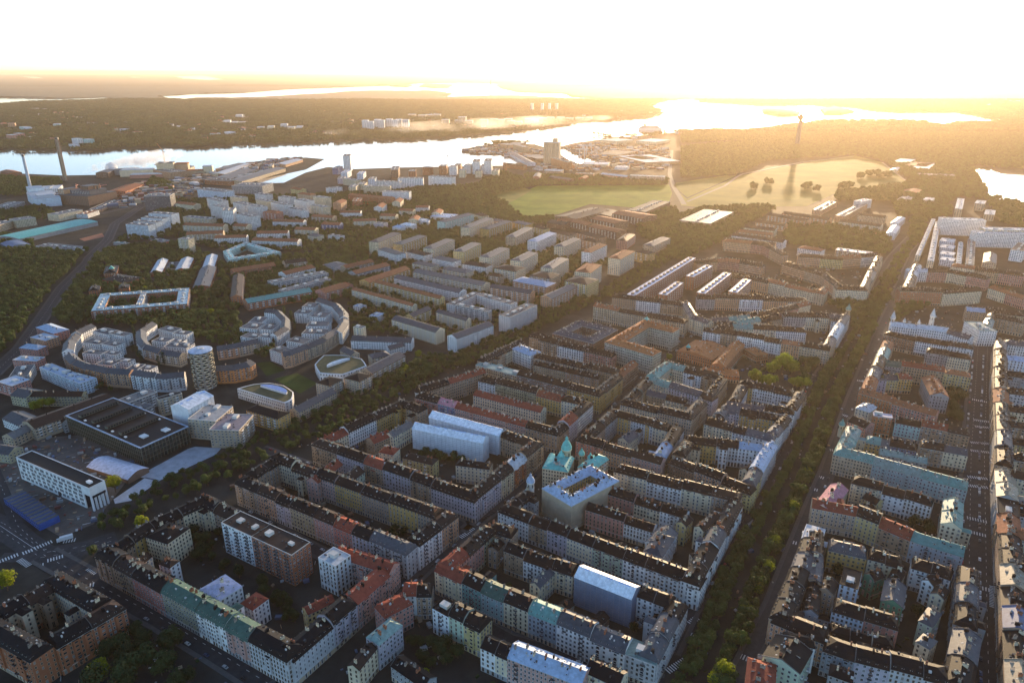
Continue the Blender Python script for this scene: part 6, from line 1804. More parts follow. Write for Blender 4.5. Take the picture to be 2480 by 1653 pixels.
# gable towers and cupolas on corners
def turret(p, z, r, hh, rk, lab, wk='cream', onion=True):
    e = empty('corner_turret', p, lab, 'turret'); b = MB(); b.lathe((0, 0), [(r, z - 8), (r, z + hh * .35), (r * 1.15, z + hh * .36), (r * 1.15, z + hh * .4)], 12); smooth(b.build('wall', wallmat(wk), e))
    pr = [(r * 1.12, z + hh * .4), (r * 1.15, z + hh * .48), (r * .85, z + hh * .62), (r * .35, z + hh * .74), (r * .3, z + hh * .8), (r * .36, z + hh * .84), (.12, z + hh * .92), (.05, z + hh)] if onion else [(r * 1.1, z + hh * .4), (r * .6, z + hh * .7), (.08, z + hh)]
    b = MB(); b.lathe((0, 0), pr, 12); smooth(b.build('roof', roofmat(rk), e))
    b = MB()
    for i in range(6): a = i * math.pi / 3; b.box((r * math.cos(a), r * math.sin(a)), (math.cos(a), math.sin(a)), .08, .4, z + hh * .08, z + hh * .27)
    b.build('window', GLASS, e, True)
T = S['turrets']
turret(T[0], 21, 4.2, 24, 'teal', 'tall pointed bright-teal turret of the verdigris castle-like corner house'); turret(T[1], 20, 3, 13, 'teal', 'short teal turret left of the tall castle turret'); turret(T[2], 20, 2.6, 12, 'teal', 'small teal turret right of the tall castle turret'); turret(T[3], 20, 2.4, 10, 'teal', 'low teal turret at the right end of the castle roofs')
turret(T[4], 26, 3.4, 9, 'teal', 'round teal cupola on the orange-roofed palace ridge'); turret(T[5], 17, 3.0, 16, 'black', 'dark onion dome on the white corner tower of the domed row', 'white'); turret(T[6], 17, 2.6, 12, 'black', 'dark corner turret at the top of the scaffold-roofed block', 'ochre')
turret(S['tur2'][0], 22, 3.2, 15, 'paleblue', 'white-blue corner turret beside the blank cream walls', 'white')
T = S['tur3']; turret(T[0], 19, 3.4, 17, 'verdigris', 'copper-topped corner turret above the avenue at the round plaza', 'sand'); turret(T[1], 20, 3, 17, 'silver', 'leftmost pale spire of the spiky white-roofed block', 'white', False); turret(T[2], 20, 3.2, 19, 'silver', 'tallest pale spire of the spiky white-roofed block', 'white', False); turret(T[3], 20, 1.8, 9, 'silver', 'small pale spire, left one between the two tall spires', 'white', False); turret(T[4], 20, 1.8, 9, 'silver', 'small pale spire, right one between the two tall spires', 'white', False)
T = S['tur4']; turret(T[0], 14, 2.6, 9, 'teal', 'little teal lantern on the orange museum roofs', 'brick'); turret(T[1], 19, 3.6, 9, 'palegreen', 'round pale-green dome behind the long verdigris row'); turret(T[2], 20, 2.6, 12, 'verdigris', 'pointed verdigris turret on the avenue corner')
turret(S['cup'][0], 13, 4, 12, 'teal', 'teal cupola on the old brick school in the trees', 'brick')
# blue site cabins, truck
A_, B_, C_ = S['containers']; u, n = un2(A_, B_); v = (-u[1], u[0]); sg = 1 if (C_[0] - B_[0]) * v[0] + (C_[1] - B_[1]) * v[1] > 0 else -1; v = (v[0] * sg, v[1] * sg)
cb_ = MB(); cb_.box((0, 0), (1, 0), 2.8, 7.8, 0, 2.8, 0); cb_.box((0, 0), (1, 0), 2.3, 7.9, 2.81, 3.0, 1)
cbm = cb_.mesh('cabin_body', [mat('blue_container', (.03, .1, .35), .5), roofmat('slate')]); cw = MB()
for x in (-1.5, 1.5): 
    for y in (-7.83, 7.83): cw.box((x, y), (1, 0), .7, .04, 1, 2.2)
cwm = cw.mesh('cabin_window', [GLASS]); ang = math.atan2(u[1], u[0])
m_ = int(n / 6.1)
for i in range(m_):
    for f in range(2):
        p = (A_[0] + u[0] * (3 + i * 6.1) + v[0] * 8, A_[1] + u[1] * (3 + i * 6.1) + v[1] * 8, f * 3.0)
        e = empty('site_cabin', p, f"{'upper' if f else 'lower'} blue site cabin, {ORD(i + 1)} from left in the double-stacked row", 'site cabin', 'blue site cabins'); e.rotation_euler = (0, 0, ang); e.location = p
        inst('body', cbm, (0, 0, 0), 0, parent=e); inst('window', cwm, (0, 0, 0), 0, parent=e)
occ_poly([A_, B_, (B_[0] + v[0] * 17, B_[1] + v[1] * 17), (A_[0] + v[0] * 17, A_[1] + v[1] * 17)], 2)
p = S['truck'][0]; e = empty('box_truck', p, 'white box truck waiting at the crossing beside the building site', 'truck'); e.rotation_euler = (0, 0, .55)
b = MB(); b.box((1, 0), (1, 0), 4.5, 1.3, 1.0, 4.0); b.build('cargo_box', WHITE, e); b = MB(); b.box((-4.7, 0), (1, 0), 1.1, 1.25, .6, 2.9, taper=.9); b.build('cab', WHITE, e); b = MB(); b.box((-5.6, 0), (1, 0), .12, 1.0, 1.7, 2.5); b.build('windscreen', GLASS, e)
for x in (-4.6, 2.6, 4): 
    for y in (-1.15, 1.15): b = MB(); [b.face([(x + .5 * math.cos(a), y + s_, .5 + .5 * math.sin(a)) for a in [i * math.pi / 5 for i in range(10)]]) for s_ in (-.15, .15)]; [b.face([(x + .5 * math.cos(a), y - .15, .5 + .5 * math.sin(a)), (x + .5 * math.cos(a + .63), y - .15, .5 + .5 * math.sin(a + .63)), (x + .5 * math.cos(a + .63), y + .15, .5 + .5 * math.sin(a + .63)), (x + .5 * math.cos(a), y + .15, .5 + .5 * math.sin(a))]) for a in [i * math.pi / 5 for i in range(10)]]; b.build('wheel', DARK, e)
# cars
def car_meshes(m, key):
    b = MB(); pr = [(-2.15, .45), (-2.2, .85), (-1.3, .98), (-.75, 1.42), (.85, 1.45), (1.55, 1.0), (2.15, .9), (2.2, .45)]
    for y in (-.88, .88): b.face([(x, y * (.86 if z > 1.2 else 1), z) for x, z in pr])
    for (x0, z0), (x1, z1) in zip(pr, pr[1:] + pr[:1]):
        k0, k1 = (.86 if z0 > 1.2 else 1), (.86 if z1 > 1.2 else 1); b.face([(x0, -.88 * k0, z0), (x1, -.88 * k1, z1), (x1, .88 * k1, z1), (x0, .88 * k0, z0)])
    g = MB(); g.face([(-1.24, -.72, 1.0), (-1.24, .72, 1.0), (-.8, .66, 1.4), (-.8, -.66, 1.4)]); g.face([(1.5, -.72, 1.05), (1.5, .72, 1.05), (.92, .66, 1.43), (.92, -.66, 1.43)])
    for y in (-1, 1): g.face([(-1.0, .875 * y, 1.0), (1.25, .875 * y, 1.0), (.8, .775 * y, 1.38), (-.7, .775 * y, 1.38)])
    wh = MB()
    for s_ in (-.12, .12): wh.face([(.33 * math.cos(a), s_, .33 * math.sin(a)) for a in [i * math.pi / 4 for i in range(8)]])
    for i in range(8):
        a, c_ = i * math.pi / 4, (i + 1) * math.pi / 4; wh.face([(.33 * math.cos(a), -.12, .33 * math.sin(a)), (.33 * math.cos(c_), -.12, .33 * math.sin(c_)), (.33 * math.cos(c_), .12, .33 * math.sin(c_)), (.33 * math.cos(a), .12, .33 * math.sin(a))])
    return b.mesh('car_body', [m]), g.mesh('car_glass', [GLASS]), wh.mesh('car_wheel', [DARK])
CARS = [('black', (.015, .015, .017)), ('white', (.6, .6, .6)), ('dark grey', (.06, .06, .065)), ('silver', (.35, .36, .37)), ('dark blue', (.02, .04, .1)), ('red', (.3, .02, .02))]
CM = [(n_, car_meshes(mat(n_.replace(' ', '_') + '_car_paint', c_, .3, .2, .03), n_)) for n_, c_ in CARS]
rc = random.Random(4)
def cars(P, offs, phrase, s0, s1, gap, fill, perp=False):
    s = s0; i = 0; flip = phrase
    while s < s1:
        if rc.random() < fill:
            (x, y), a = along(P, s); i += 1; n_, (cb, cg, cw_) = rc.choice(CM[:5] + CM[:4] + CM[5:] * (rc.random() < .3))
            q = (x - math.sin(a) * offs, y + math.cos(a) * offs, .24)
            e = empty('parked_car', q, f"{n_} parked car, {ORD(i)} from near end of {phrase}", 'car', 'cars parked along the streets'); e.rotation_euler = (0, 0, a + (math.pi / 2 * .9 if perp else 0) + rc.uniform(-.03, .03)); e.location = q
            inst('body', cb, (0, 0, 0), parent=e); inst('window', cg, (0, 0, 0), parent=e)
            if dist(q) < 700:
                for x_ in (-1.4, 1.35):
                    for y_ in (-.82, .82): inst('wheel', cw_, (x_, y_, .33), parent=e)
        s += gap * (1 if rc.random() < .8 else 2.2)
rl = RL
st = near_s(S['r_right'], (S['r_right'][1][0], S['r_right'][1][1]))
cars(S['r_right'], -1.2, 'middle line of the right-hand street', 20, rl - 60, 6.2, .72)
cars(S['r_right'], 10.3, 'left kerb of the right-hand street', 25, rl - 40, 6.4, .75)
cars(S['r_right'], -10.3, 'right kerb of the right-hand street', 30, rl - 60, 7, .45)
cars(S['r_kl'], 3.1, 'the left avenue kerb', 20, plen(S['r_kl']) - 20, 6.6, .7); cars(S['r_kl'], -3.1, 'the avenue lane by the trees', 20, plen(S['r_kl']) - 20, 8, .35)
cars(S['r_kr'], -3.4, 'the right avenue kerb', 20, plen(S['r_kr']) - 20, 8, .35)
cars(S['r_st1'], -3.3, 'the narrow diagonal street', 60, plen(S['r_st1']) - 20, 6.8, .6); cars(S['r_diag'], 5.8, 'the bottom-left avenue kerb', 90, plen(S['r_diag']) - 10, 7.5, .45)
cars(S['r_diag'], -5.8, 'the bottom-left avenue park side', 90, plen(S['r_diag']) - 10, 8.5, .4)

cars(S['r_st2'], 3.0, 'street behind the tall garden slab', 10, plen(S['r_st2']) - 8, 6.2, .75); cars(S['r_st3'], 3.0, 'street above the central-left block', 10, plen(S['r_st3']) - 8, 6.2, .7); cars(S['r_st6'], -3.0, 'street below the bottom-centre block', 10, plen(S['r_st6']) - 8, 6.4, .7)
# loose stuff: stacked containers in the port, material on the building site, pallets on the piers
def clutter(name, P, n_, dims, mats_, label, seed, skip=True, stack=1):
    rk = random.Random(seed); b = MB(); xs = [p[0] for p in P]; ys = [p[1] for p in P]; k = 0
    for _ in range(n_ * 12):
        if k >= n_: break
        x = rk.uniform(min(xs), max(xs)); y = rk.uniform(min(ys), max(ys))
        if not inside(P, x, y) or (skip and occ(x, y)): continue
        k += 1; d_ = rk.choice(dims); a = rk.choice((.5, .5, 2.07, rk.uniform(0, 3)))
        for s_ in range(rk.randint(1, stack)): b.box((x, y), (math.cos(a), math.sin(a)), d_[0], d_[1], .25 + s_ * d_[2], .2 + (s_ + 1) * d_[2], rk.randrange(len(mats_)))
    o = b.build(name, mats_, None, True); tag(o, label, name.replace('_', ' ')); return o
CC = [mat('rusty_paint', (.28, .13, .07), .7), mat('dull_blue_paint', (.08, .12, .2), .6), mat('dull_red_paint', (.2, .06, .05), .6), wallmat('palegrey'), wallmat('grey'), wallmat('sand'), wallmat('tan'), roofmat('grey')]
clutter('site_material', S['P_site'], 300, [(.8, .5, .6), (1.4, .8, .8), (2.4, 1.1, 2.2), (.5, .5, .5), (3, .25, .3), (1.5, .2, .3)], [MATS['dull_red_paint'], MATS['dull_blue_paint'], wallmat('grey'), wallmat('tan'), wallmat('brownw'), wallmat('palegrey')], 'scattered building material, cabins and pallets on the building site', 1)
def wq(pts): return pts
PORT = [[(247,3570),(405,3793),(758,3570),(596,2750),(326,2708),(64,2708),(134,2931),(206,3249),(326,2860)],[(-226,3421),(-61,3754),(149,3434),(124,2980),(-21,3192),(-174,3321)],[(-1114,2552),(-1092,2750),(-998,3030),(-886,3109),(-891,2515),(-934,2412),(-1053,2347)],[(-1232,2199),(-1211,2379),(-1099,2515),(-945.7,2199.2),(-1015.4,1972.9),(-1112.5,1928.5)]]
for i, P in enumerate(PORT): clutter('freight_containers', P, (420, 260, 300, 260)[i], [(6, 1.3, 2.6), (12, 1.3, 2.6), (9, 5, 5), (14, 8, 6)], CC, ('rows of containers and sheds in the hazy port right of the silo', 'containers and crates on the silo pier', 'crates and small sheds on the left piers', 'small sheds and parked trailers between power plant and towers')[i], 20 + i, True, 2)

clutter('courtyard_sheds', S['P_near'], 1500, [(.5, .3, .9), (1.2, .7, 1.3), (2.2, 1.4, 2.2), (.9, .9, 1.1), (1.8, .15, .9), (.8, .5, .4)], [wallmat('grey'), wallmat('tan'), wallmat('palegrey'), wallmat('brownw'), MATS['dull_blue_paint'], LEAFD], 'small sheds, bins, hedges and benches scattered in the courtyards', 41)

# ------------------------------------------------------------------ trees
def crown_mesh(name, m, seed, r, hgt, z0, n, q, lobes=12, flat=1.0, poplar=False):
    rt = random.Random(seed); b = MB(); cs = []
    for i in range(lobes):
        a = rt.uniform(0, 2 * math.pi); t = rt.random()
        if poplar: cs.append((Vector((math.cos(a) * r * .3, math.sin(a) * r * .3, z0 + hgt * (.08 + .84 * i / lobes))), r * (.75 - .5 * abs(i / lobes - .35))))
        else:
            rad = r * .58 * math.sqrt(rt.random()); zz = z0 + hgt * (.28 + .5 * t * (1 - rad / r * .5)); cs.append((Vector((math.cos(a) * rad, math.sin(a) * rad, zz)), r * rt.uniform(.36, .56)))
    for i in range(n):
        c_, lr = rt.choice(cs); d = Vector((rt.gauss(0, 1), rt.gauss(0, 1), rt.gauss(0, 1) + .25)).normalized(); p = c_ + d * lr * rt.uniform(.75, 1.08) * (1 if abs(d.z) < .5 else .85)
        nn = (d + Vector((rt.gauss(0, .25), rt.gauss(0, .25), rt.gauss(0, .25)))).normalized(); x = nn.cross(Vector((0, 0, 1)) if abs(nn.z) < .9 else Vector((1, 0, 0))).normalized(); y = nn.cross(x); s_ = q * rt.uniform(.6, 1.25)
        x *= s_; y *= s_ * rt.uniform(.6, 1)
        b.face([tuple(p - x), tuple(p - y * .9), tuple(p + x * .8), tuple(p + y)])
    return b.mesh(name, [m])
def trunk_mesh(r, h, crown_z):
    b = MB(); b.lathe((0, 0), [(r, 0), (r * .7, h * .5), (r * .35, h)], 7)
    for i in range(5): a = i * 1.26; b.bar((0, 0, crown_z * (.8 + .1 * i)), (math.cos(a) * crown_z * .7, math.sin(a) * crown_z * .7, crown_z * (1.5 + .1 * i)), r * .25)
    return b.mesh('trunk', [BARK])
KT = dict(
 round=[(crown_mesh('crown', LEAF, 10 + i, 1.0, 1.9, .55, 850, .125, 13), 1) for i in range(4)],
 big=[(crown_mesh('crown', LEAFD, 30 + i, 1.0, 1.7, .45, 1200, .1, 18), 1) for i in range(3)],
 yellow=[(crown_mesh('crown', LEAFY, 50 + i, 1.0, 1.8, .45, 1300, .095, 16), 1) for i in range(3)],
 poplar=[(crown_mesh('crown', LEAFD, 70 + i, 1.0, 5.2, .4, 420, .16, 12, poplar=True), 1) for i in range(2)])
TR = trunk_mesh(.07, 1.5, .55)
TN = dict(val_low='in the boulevard rows at lower left', val_up='in the diagonal boulevard', avenue='in the double line of the dark avenue', plaza_trees='around the round plaza', avenue_up='in the avenue beyond the plaza',
 bottom_park='in the dark park at the bottom left', yellow_park='in the small park below the museum', park_side='beside the yellow park trees', court_dark='in the dark courtyard by the right street', court_a2='in the garden behind the green-roofed row',
 court_a3='in the central-left courtyard', court_a4='between the scaffold tents', court_j='in the gardens at bottom centre', court_j2='in the bottom-centre courtyard', court_k='in the yard beside the verdigris roofs', court_k2='in the yard at lower right', court_k3='by the ochre row at lower right', court_k4='in the pink-roofed court', court_g='in the golden courtyard left of the plaza', poplars='in the crescent courts', golden_trees='standing among darker trees', crescent='below the left crescent')
cand = []; stuff_pts = {'round': [], 'big': [], 'yellow': [], 'poplar': []}
rt = random.Random(77)
for key, spc, kind, size, P in TREES:
    if spc < 0:
        for X, Y in P: s = size * rt.uniform(.85, 1.15); cand.append((s / dist((X, Y)), key, kind, X, Y, s))
        continue
    xs = [p[0] for p in P]; ys = [p[1] for p in P]; y = min(ys); row_ = 0
    while y < max(ys):
        x = min(xs) + (spc / 2 if row_ % 2 else 0)
        while x < max(xs):
            j = .38 if kind == 'round' and key in ('val_up', 'avenue') else .7
            X = x + rt.uniform(-j, j) * spc * .6; Y = y + rt.uniform(-j, j) * spc * .6
            if inside(P, X, Y) and not occ(X, Y) and not occ(X + size * .6, Y) and not occ(X - size * .6, Y) and rt.random() > .06:
                s = size * rt.uniform(.62, 1.05) * (1.0 if spc > 9.4 else .95); u_, v_ = px(X, Y, 8)
                vis = -60 < u_ < 2540 and v_ < 1740
                if vis: cand.append((s / dist((X, Y)), key, kind, X, Y, s))
            x += spc
        y += spc * .87; row_ += 1
for o_ in (-14.5, -8.5, 5.5, 11.5):
    P = S['r_path']; s_ = 3
    while s_ < plen(P):
        (X, Y), a = along(P, s_); X -= math.sin(a) * o_; Y += math.cos(a) * o_; X += rt.uniform(-.8, .8); Y += rt.uniform(-.8, .8); s = 4.9 * rt.uniform(.8, 1.15)
        if rt.random() > .04 and not occ(X, Y): cand.append((s / dist((X, Y)), 'avenue', 'round', X, Y, s))
        s_ += 7.4
cand.sort(reverse=True); nkind = {}; cnt = {}
NAMEK = dict(round='street_tree', big='courtyard_tree', yellow='yellow_tree', poplar='poplar_tree')
DESC = dict(round='round green tree', big='dark tree', yellow='yellow-green tree', poplar='slim poplar')
sel = []; nk = {}
for c_ in cand:
    nk[c_[2]] = nk.get(c_[2], 0) + 1
    if nk[c_[2]] <= 290 and c_[1] in TN: sel.append(c_)
rank = {}
for c_ in sorted(sel, key=lambda c_: -px(c_[3], c_[4])[1]): rank[id(c_)] = cnt[c_[1]] = cnt.get(c_[1], 0) + 1
for c_ in cand:
    q_, key, kind, X, Y, s = c_; nkind[kind] = nkind.get(kind, 0) + 1
    if nkind[kind] <= 290 and key in TN:
        e = empty(NAMEK[kind], (X, Y), f"{DESC[kind]}, {ORD(rank[id(c_)])} from the bottom {TN[key]}", 'tree', 'trees ' + TN[key]); sv = (s, s, s * rt.uniform(.85, 1.15)); rz = rt.uniform(0, 6.28)
        inst('trunk', TR, (0, 0, 0), rz, sv, e); inst('crown', rt.choice(KT[kind])[0], (0, 0, 0), rz, sv, e)
    else: stuff_pts[kind].append((X, Y, 0, s))
print('trees', len(cand), {k: len(v) for k, v in stuff_pts.items()})
def scatter(name, pts, meshes, label):
    if not pts: return
    me = bpy.data.meshes.new(name + '_points'); me.from_pydata([(p[0], p[1], p[2]) for p in pts], [], [])
    at = me.attributes.new('size', 'FLOAT', 'POINT'); at.data.foreach_set('value', [p[3] for p in pts])
    o = bpy.data.objects.new(name, me); C.objects.link(o); o['kind'] = 'stuff'; tag(o, label, 'trees')
    ng = bpy.data.node_groups.new(name, 'GeometryNodeTree'); ng.interface.new_socket('Geometry', in_out='INPUT', socket_type='NodeSocketGeometry'); ng.interface.new_socket('Geometry', in_out='OUTPUT', socket_type='NodeSocketGeometry')
    N = ng.nodes; L = ng.links; gi = N.new('NodeGroupInput'); go = N.new('NodeGroupOutput'); ip = N.new('GeometryNodeInstanceOnPoints'); jn = N.new('GeometryNodeJoinGeometry')
    for m in meshes:
        oi = N.new('GeometryNodeObjectInfo'); oi.inputs['Object'].default_value = m; oi.inputs['As Instance'].default_value = True; oi.transform_space = 'ORIGINAL'; L.new(oi.outputs['Geometry'], jn.inputs[0])
    L.new(gi.outputs[0], ip.inputs['Points']); L.new(jn.outputs[0], ip.inputs['Instance']); ip.inputs['Pick Instance'].default_value = True
    ri = N.new('FunctionNodeRandomValue'); ri.data_type = 'INT'; ri.inputs['Max'].default_value = len(meshes) - 1; ri.inputs['Min'].default_value = 0
    for s_ in ri.outputs:
        if s_.enabled: L.new(s_, ip.inputs['Instance Index']); break
    rv = N.new('FunctionNodeRandomValue'); rv.data_type = 'FLOAT_VECTOR'; rv.inputs[1].default_value = (0.0, 0.0, 6.28); rv.inputs[0].default_value = (0, 0, 0); L.new(rv.outputs[0], ip.inputs['Rotation'])
    na = N.new('GeometryNodeInputNamedAttribute'); na.data_type = 'FLOAT'; na.inputs['Name'].default_value = 'size'; L.new(na.outputs[0], ip.inputs['Scale'])
    L.new(ip.outputs[0], go.inputs[0]); md = o.modifiers.new('scatter', 'NODES'); md.node_group = ng; return o
def samples(kind): # crown objects standing in the scene
    ms = [m for m, _ in KT[kind]]; out = []
    for o in bpy.data.objects:
        if o.type == 'MESH' and o.data in ms: out.append(o); ms.remove(o.data)
    return out
scatter('distant_trees', stuff_pts['round'], samples('round'), 'mass of green trees between the blocks and along the field')
scatter('distant_dark_trees', stuff_pts['big'], samples('big'), 'further dark courtyard trees between the blocks')
scatter('distant_yellow_trees', stuff_pts['yellow'], samples('yellow'), 'further yellow-green trees between the blocks')

# ------------------------------------------------------------------ far land, forest, haze, smoke
def wetfar(x, y):
    for k in ('P_bay1', 'P_bay2', 'P_sl1', 'P_sl3', 'P_sl4', 'P_sl5', 'P_water'):
        if k in BBX and not (BBX[k][0] < x < BBX[k][1] and BBX[k][2] < y < BBX[k][3]): continue
        if inside(S[k], x, y): return k
    return None
BBX = {k: (min(p[0] for p in S[k]), max(p[0] for p in S[k]), min(p[1] for p in S[k]), max(p[1] for p in S[k])) for k in S if k.startswith('P_')}
def landh(x, y):
    n_ = noise.noise(Vector((x / 900, y / 900, 3))) * .6 + noise.noise(Vector((x / 2600, y / 2600, 9)))
    return max(0, min(1, (y - 4200) / 900)) * max(1, 7 + 12 * n_)
# coarse land sheets: a grid per distance band; cells under water stay open
def band(y0, y1, step, name, m, canopy):
    b = MB(); idx = {}
    y = y0
    def V(ix, iy):
        if (ix, iy) not in idx:
            X, Y = ix * step, y0 + iy * step; near_w = wetfar(X, Y) is not None
            z = 0.5 if near_w else landh(X, Y) + canopy * (.75 + .5 * noise.noise(Vector((X / (step * 1.7), Y / (step * 1.7), 1))))
            idx[(ix, iy)] = len(b.v); b.v.append((X, Y, z if not near_w else -.4))
        return idx[(ix, iy)]
    ny = int((y1 - y0) / step)
    for iy in range(ny):
        yy = y0 + iy * step; X1 = yy * .85
        for ix in range(int(-X1 / step) - 1, int(X1 / step) + 1):
            cx_, cy_ = (ix + .5) * step, yy + step * .5
            if wetfar(cx_, cy_): continue
            b.f.append((V(ix, iy), V(ix + 1, iy), V(ix + 1, iy + 1), V(ix, iy + 1))); b.m.append(0)
    o = b.build(name, m); struct(o); return o
nearland = lambda x, y: True
fm = mat('forest_canopy', (.03, .038, .018), .95, 0, .5, .006, .6, col2=(.07, .06, .035))
band(9500, 18000, 110, 'far_forest_land', fm, 10); band(18000, 62000, 420, 'far_forest_land', fm, 25)
# island beyond the strait: ground that rises from the shore, covered by groves
b = MB(); idx = {}; step = 60
def shore_y(x): return 0
isl = []
for iy in range(int(3300 / step), int(9560 / step)):
    for ix in range(int(-9000 / step), int(9000 / step)):
        X, Y = (ix + .5) * step, (iy + .5) * step
        if abs(X) > Y * .86 + 200: continue
        wk = wetfar(X, Y)
        if wk: continue
        # south bank belongs to the city ground
        if Y < 4400 and (X > -1200 and Y < 3300 + max(0, X + 600) * .65): continue
        k4 = []
        for dx, dy in ((0, 0), (1, 0), (1, 1), (0, 1)):
            kk = (ix + dx, iy + dy)
            if kk not in idx: idx[kk] = len(b.v); xx, yy = kk[0] * step, kk[1] * step; b.v.append((xx, yy, (-.3 if wetfar(xx, yy) else max(1.0, min(landh(xx, yy), 60)))))
            k4.append(idx[kk])
        b.f.append(tuple(k4)); b.m.append(0); isl.append((X, Y))
struct(b.build('island_ground', lm))
hs = MB()
def grove_mesh(seed, m, n_, rad, q):
    rt = random.Random(seed); b = MB()
    for t in range(n_):
        a = rt.uniform(0, 6.28); r = rad * math.sqrt(rt.random()); cx_, cy_ = r * math.cos(a), r * math.sin(a); h_ = rt.uniform(9, 17); R_ = rt.uniform(3.5, 5.5)
        for k in range(9):
            d = Vector((rt.gauss(0, 1), rt.gauss(0, 1), abs(rt.gauss(0, 1)) * .9)).normalized(); p = Vector((cx_, cy_, h_ - R_ * .9)) + Vector((d.x * R_, d.y * R_, d.z * R_ * 1.3))
            nn = (d + Vector((rt.gauss(0, .3), rt.gauss(0, .3), rt.gauss(0, .3)))).normalized(); x = nn.cross(Vector((0, 0, 1)) if abs(nn.z) < .9 else Vector((1, 0, 0))).normalized() * q * rt.uniform(.7, 1.2); y = nn.cross(x) * rt.uniform(.7, 1)
            b.face([tuple(p - x), tuple(p - y), tuple(p + x), tuple(p + y)])
    return b.mesh('grove', [m])
HSE = set()
for r in recs:
    if dist(r[1][0]) > 3200:
        cx_ = sum(p[0] for p in r[1]) / len(r[1]); cy_ = sum(p[1] for p in r[1]) / len(r[1]); L_ = plen(r[1])
        for i in range(-3, 4):
            for j in range(-6, 3): 
                if abs(i) * 22 < L_ / 2 + 20: HSE.add((int((cx_ + i * 22) // 25), int((cy_ + j * 22) // 25)))
gr = []; rg = random.Random(9)
for X, Y in isl:
    for _ in range(4 if Y < 7000 else 3):
        x = X + rg.uniform(-30, 30); y = Y + rg.uniform(-30, 30)
        if (int(x // 25), int(y // 25)) in HSE: continue
        cl = noise.noise(Vector((x / 260, y / 260, 5)))
        if y < 6500 and cl > .28 and rg.random() < .75: continue
        if wetfar(x, y + 14) or wetfar(x, y - 14) or wetfar(x - 14, y) or wetfar(x + 14, y): continue
        gr.append((x, y, max(.5, landh(x, y) - 2), rg.uniform(.8, 1.25)))
g0 = [inst('grove', grove_mesh(i, FOREST if i != 2 else LEAFD, 13, 19, 2.6), (gr[i][0], gr[i][1], gr[i][2]), 0, label=None) for i in range(3)]
for i, o in enumerate(g0): o['kind'] = 'stuff'; tag(o, ('dark clump of forest at the far shore', 'olive clump of forest at the far shore', 'mixed clump of forest at the far shore')[i], 'trees')
# mid-distance woods on the near side of the strait use the same groves
for key, spc, kind, size, P in TREES:
    pass
scatter('island_forest', gr[3:], g0, 'dense mixed forest covering the island beyond the strait')
print('groves', len(gr))
# small houses scattered in the island forest
hm = []
for i, (wk, rk) in enumerate((('white', 'grey'), ('cream', 'rust'), ('rose', 'black'))):
    b = MB(); b.box((0, 0), (1, 0), 9, 6, -6, 7, 0, top=False); b.face([(-9.5, -6.5, 6.9), (9.5, -6.5, 6.9), (9.5, 0, 11), (-9.5, 0, 11)], 1); b.face([(-9.5, 6.5, 6.9), (9.5, 6.5, 6.9), (9.5, 0, 11), (-9.5, 0, 11)], 1)
    for x in (-9, 9): b.face([(x, -6, 7), (x, 6, 7), (x, 0, 10.9)], 0)
    for x in (-6, -2, 2, 6): b.box((x, -6.03), (1, 0), .9, .05, 2, 4.5, 2)
    hm.append(b.mesh('villa', [wallmat(wk), roofmat(rk), GLASS]))
VL = []; k = 0
for _ in range(4000):
    y = rg.uniform(4000, 6600); x = rg.uniform(-.8, .25) * y
    if noise.noise(Vector((x / 260, y / 260, 5))) > .24 and not wetfar(x, y) and not wetfar(x, y + 60) and not wetfar(x, y - 60) and not (int(x // 25), int(y // 25)) in HSE and k < 130:
        i = rg.randrange(3); u_, v_ = px(x, y, 20)
        if u_ < 20: continue
        k += 1
        for dx in range(-1, 2): HSE.add((int(x // 25) + dx, int(y // 25)))
        VL.append((u_, inst('villa', hm[i], (x, y, landh(x, y) + 2), rg.uniform(-.5, .5), (1.3, 1.3, 1.3)), ('white villa with grey roof', 'cream villa with red roof', 'rose villa with dark roof')[i]))
VL.sort(key=lambda q: q[0])
for i, (_, o, n_) in enumerate(VL): tag(o, f'small {n_}, {ORD(i + 1)} villa from the left across the strait', 'villa', 'villas in the forest across the strait')
# islets
for k in ('isle1', 'isle2', 'isle3', 'isle4'):
    P = S['P_' + k]; b = MB(); cx_ = sum(p[0] for p in P) / len(P); cy_ = sum(p[1] for p in P) / len(P)
    rings = [(1, 0), (.96, 14), (.7, 26), (.3, 32)]
    for j, (f, z) in enumerate(rings):
        for p in P: b.v.append(((p[0] - cx_) * f, (p[1] - cy_) * f, z))
    n_ = len(P)
    for j in range(3):
        for i in range(n_): b.f.append((j * n_ + i, j * n_ + (i + 1) % n_, (j + 1) * n_ + (i + 1) % n_, (j + 1) * n_ + i)); b.m.append(0)
    b.f.append(tuple(3 * n_ + i for i in range(n_))); b.m.append(0); o = b.build('wooded_islet', fm); o.location = (cx_, cy_, .3); struct(o)
# the haze
hb = MB(); X_ = 62000; y0_, y1_, z0_, z1_ = -2500, 91000, -3, 365
hb.v = [(-X_, y0_, z0_), (X_, y0_, z0_), (X_, y1_, z0_), (-X_, y1_, z0_), (-X_, y0_, z1_), (X_, y0_, z1_), (X_, y1_, z1_), (-X_, y1_, z1_)]
hb.f = [(3, 2, 1, 0), (4, 5, 6, 7), (0, 1, 5, 4), (1, 2, 6, 5), (2, 3, 7, 6), (3, 0, 4, 7)]; hb.m = [0] * 6
hz = bpy.data.materials.new('haze'); hz.use_nodes = True; hz.node_tree.nodes.clear(); vo = hz.node_tree.nodes.new('ShaderNodeVolumePrincipled'); oo = hz.node_tree.nodes.new('ShaderNodeOutputMaterial')
vo.inputs['Color'].default_value = (.92, .74, .56, 1); vo.inputs['Density'].default_value = 0.000027; vo.inputs['Anisotropy'].default_value = .64
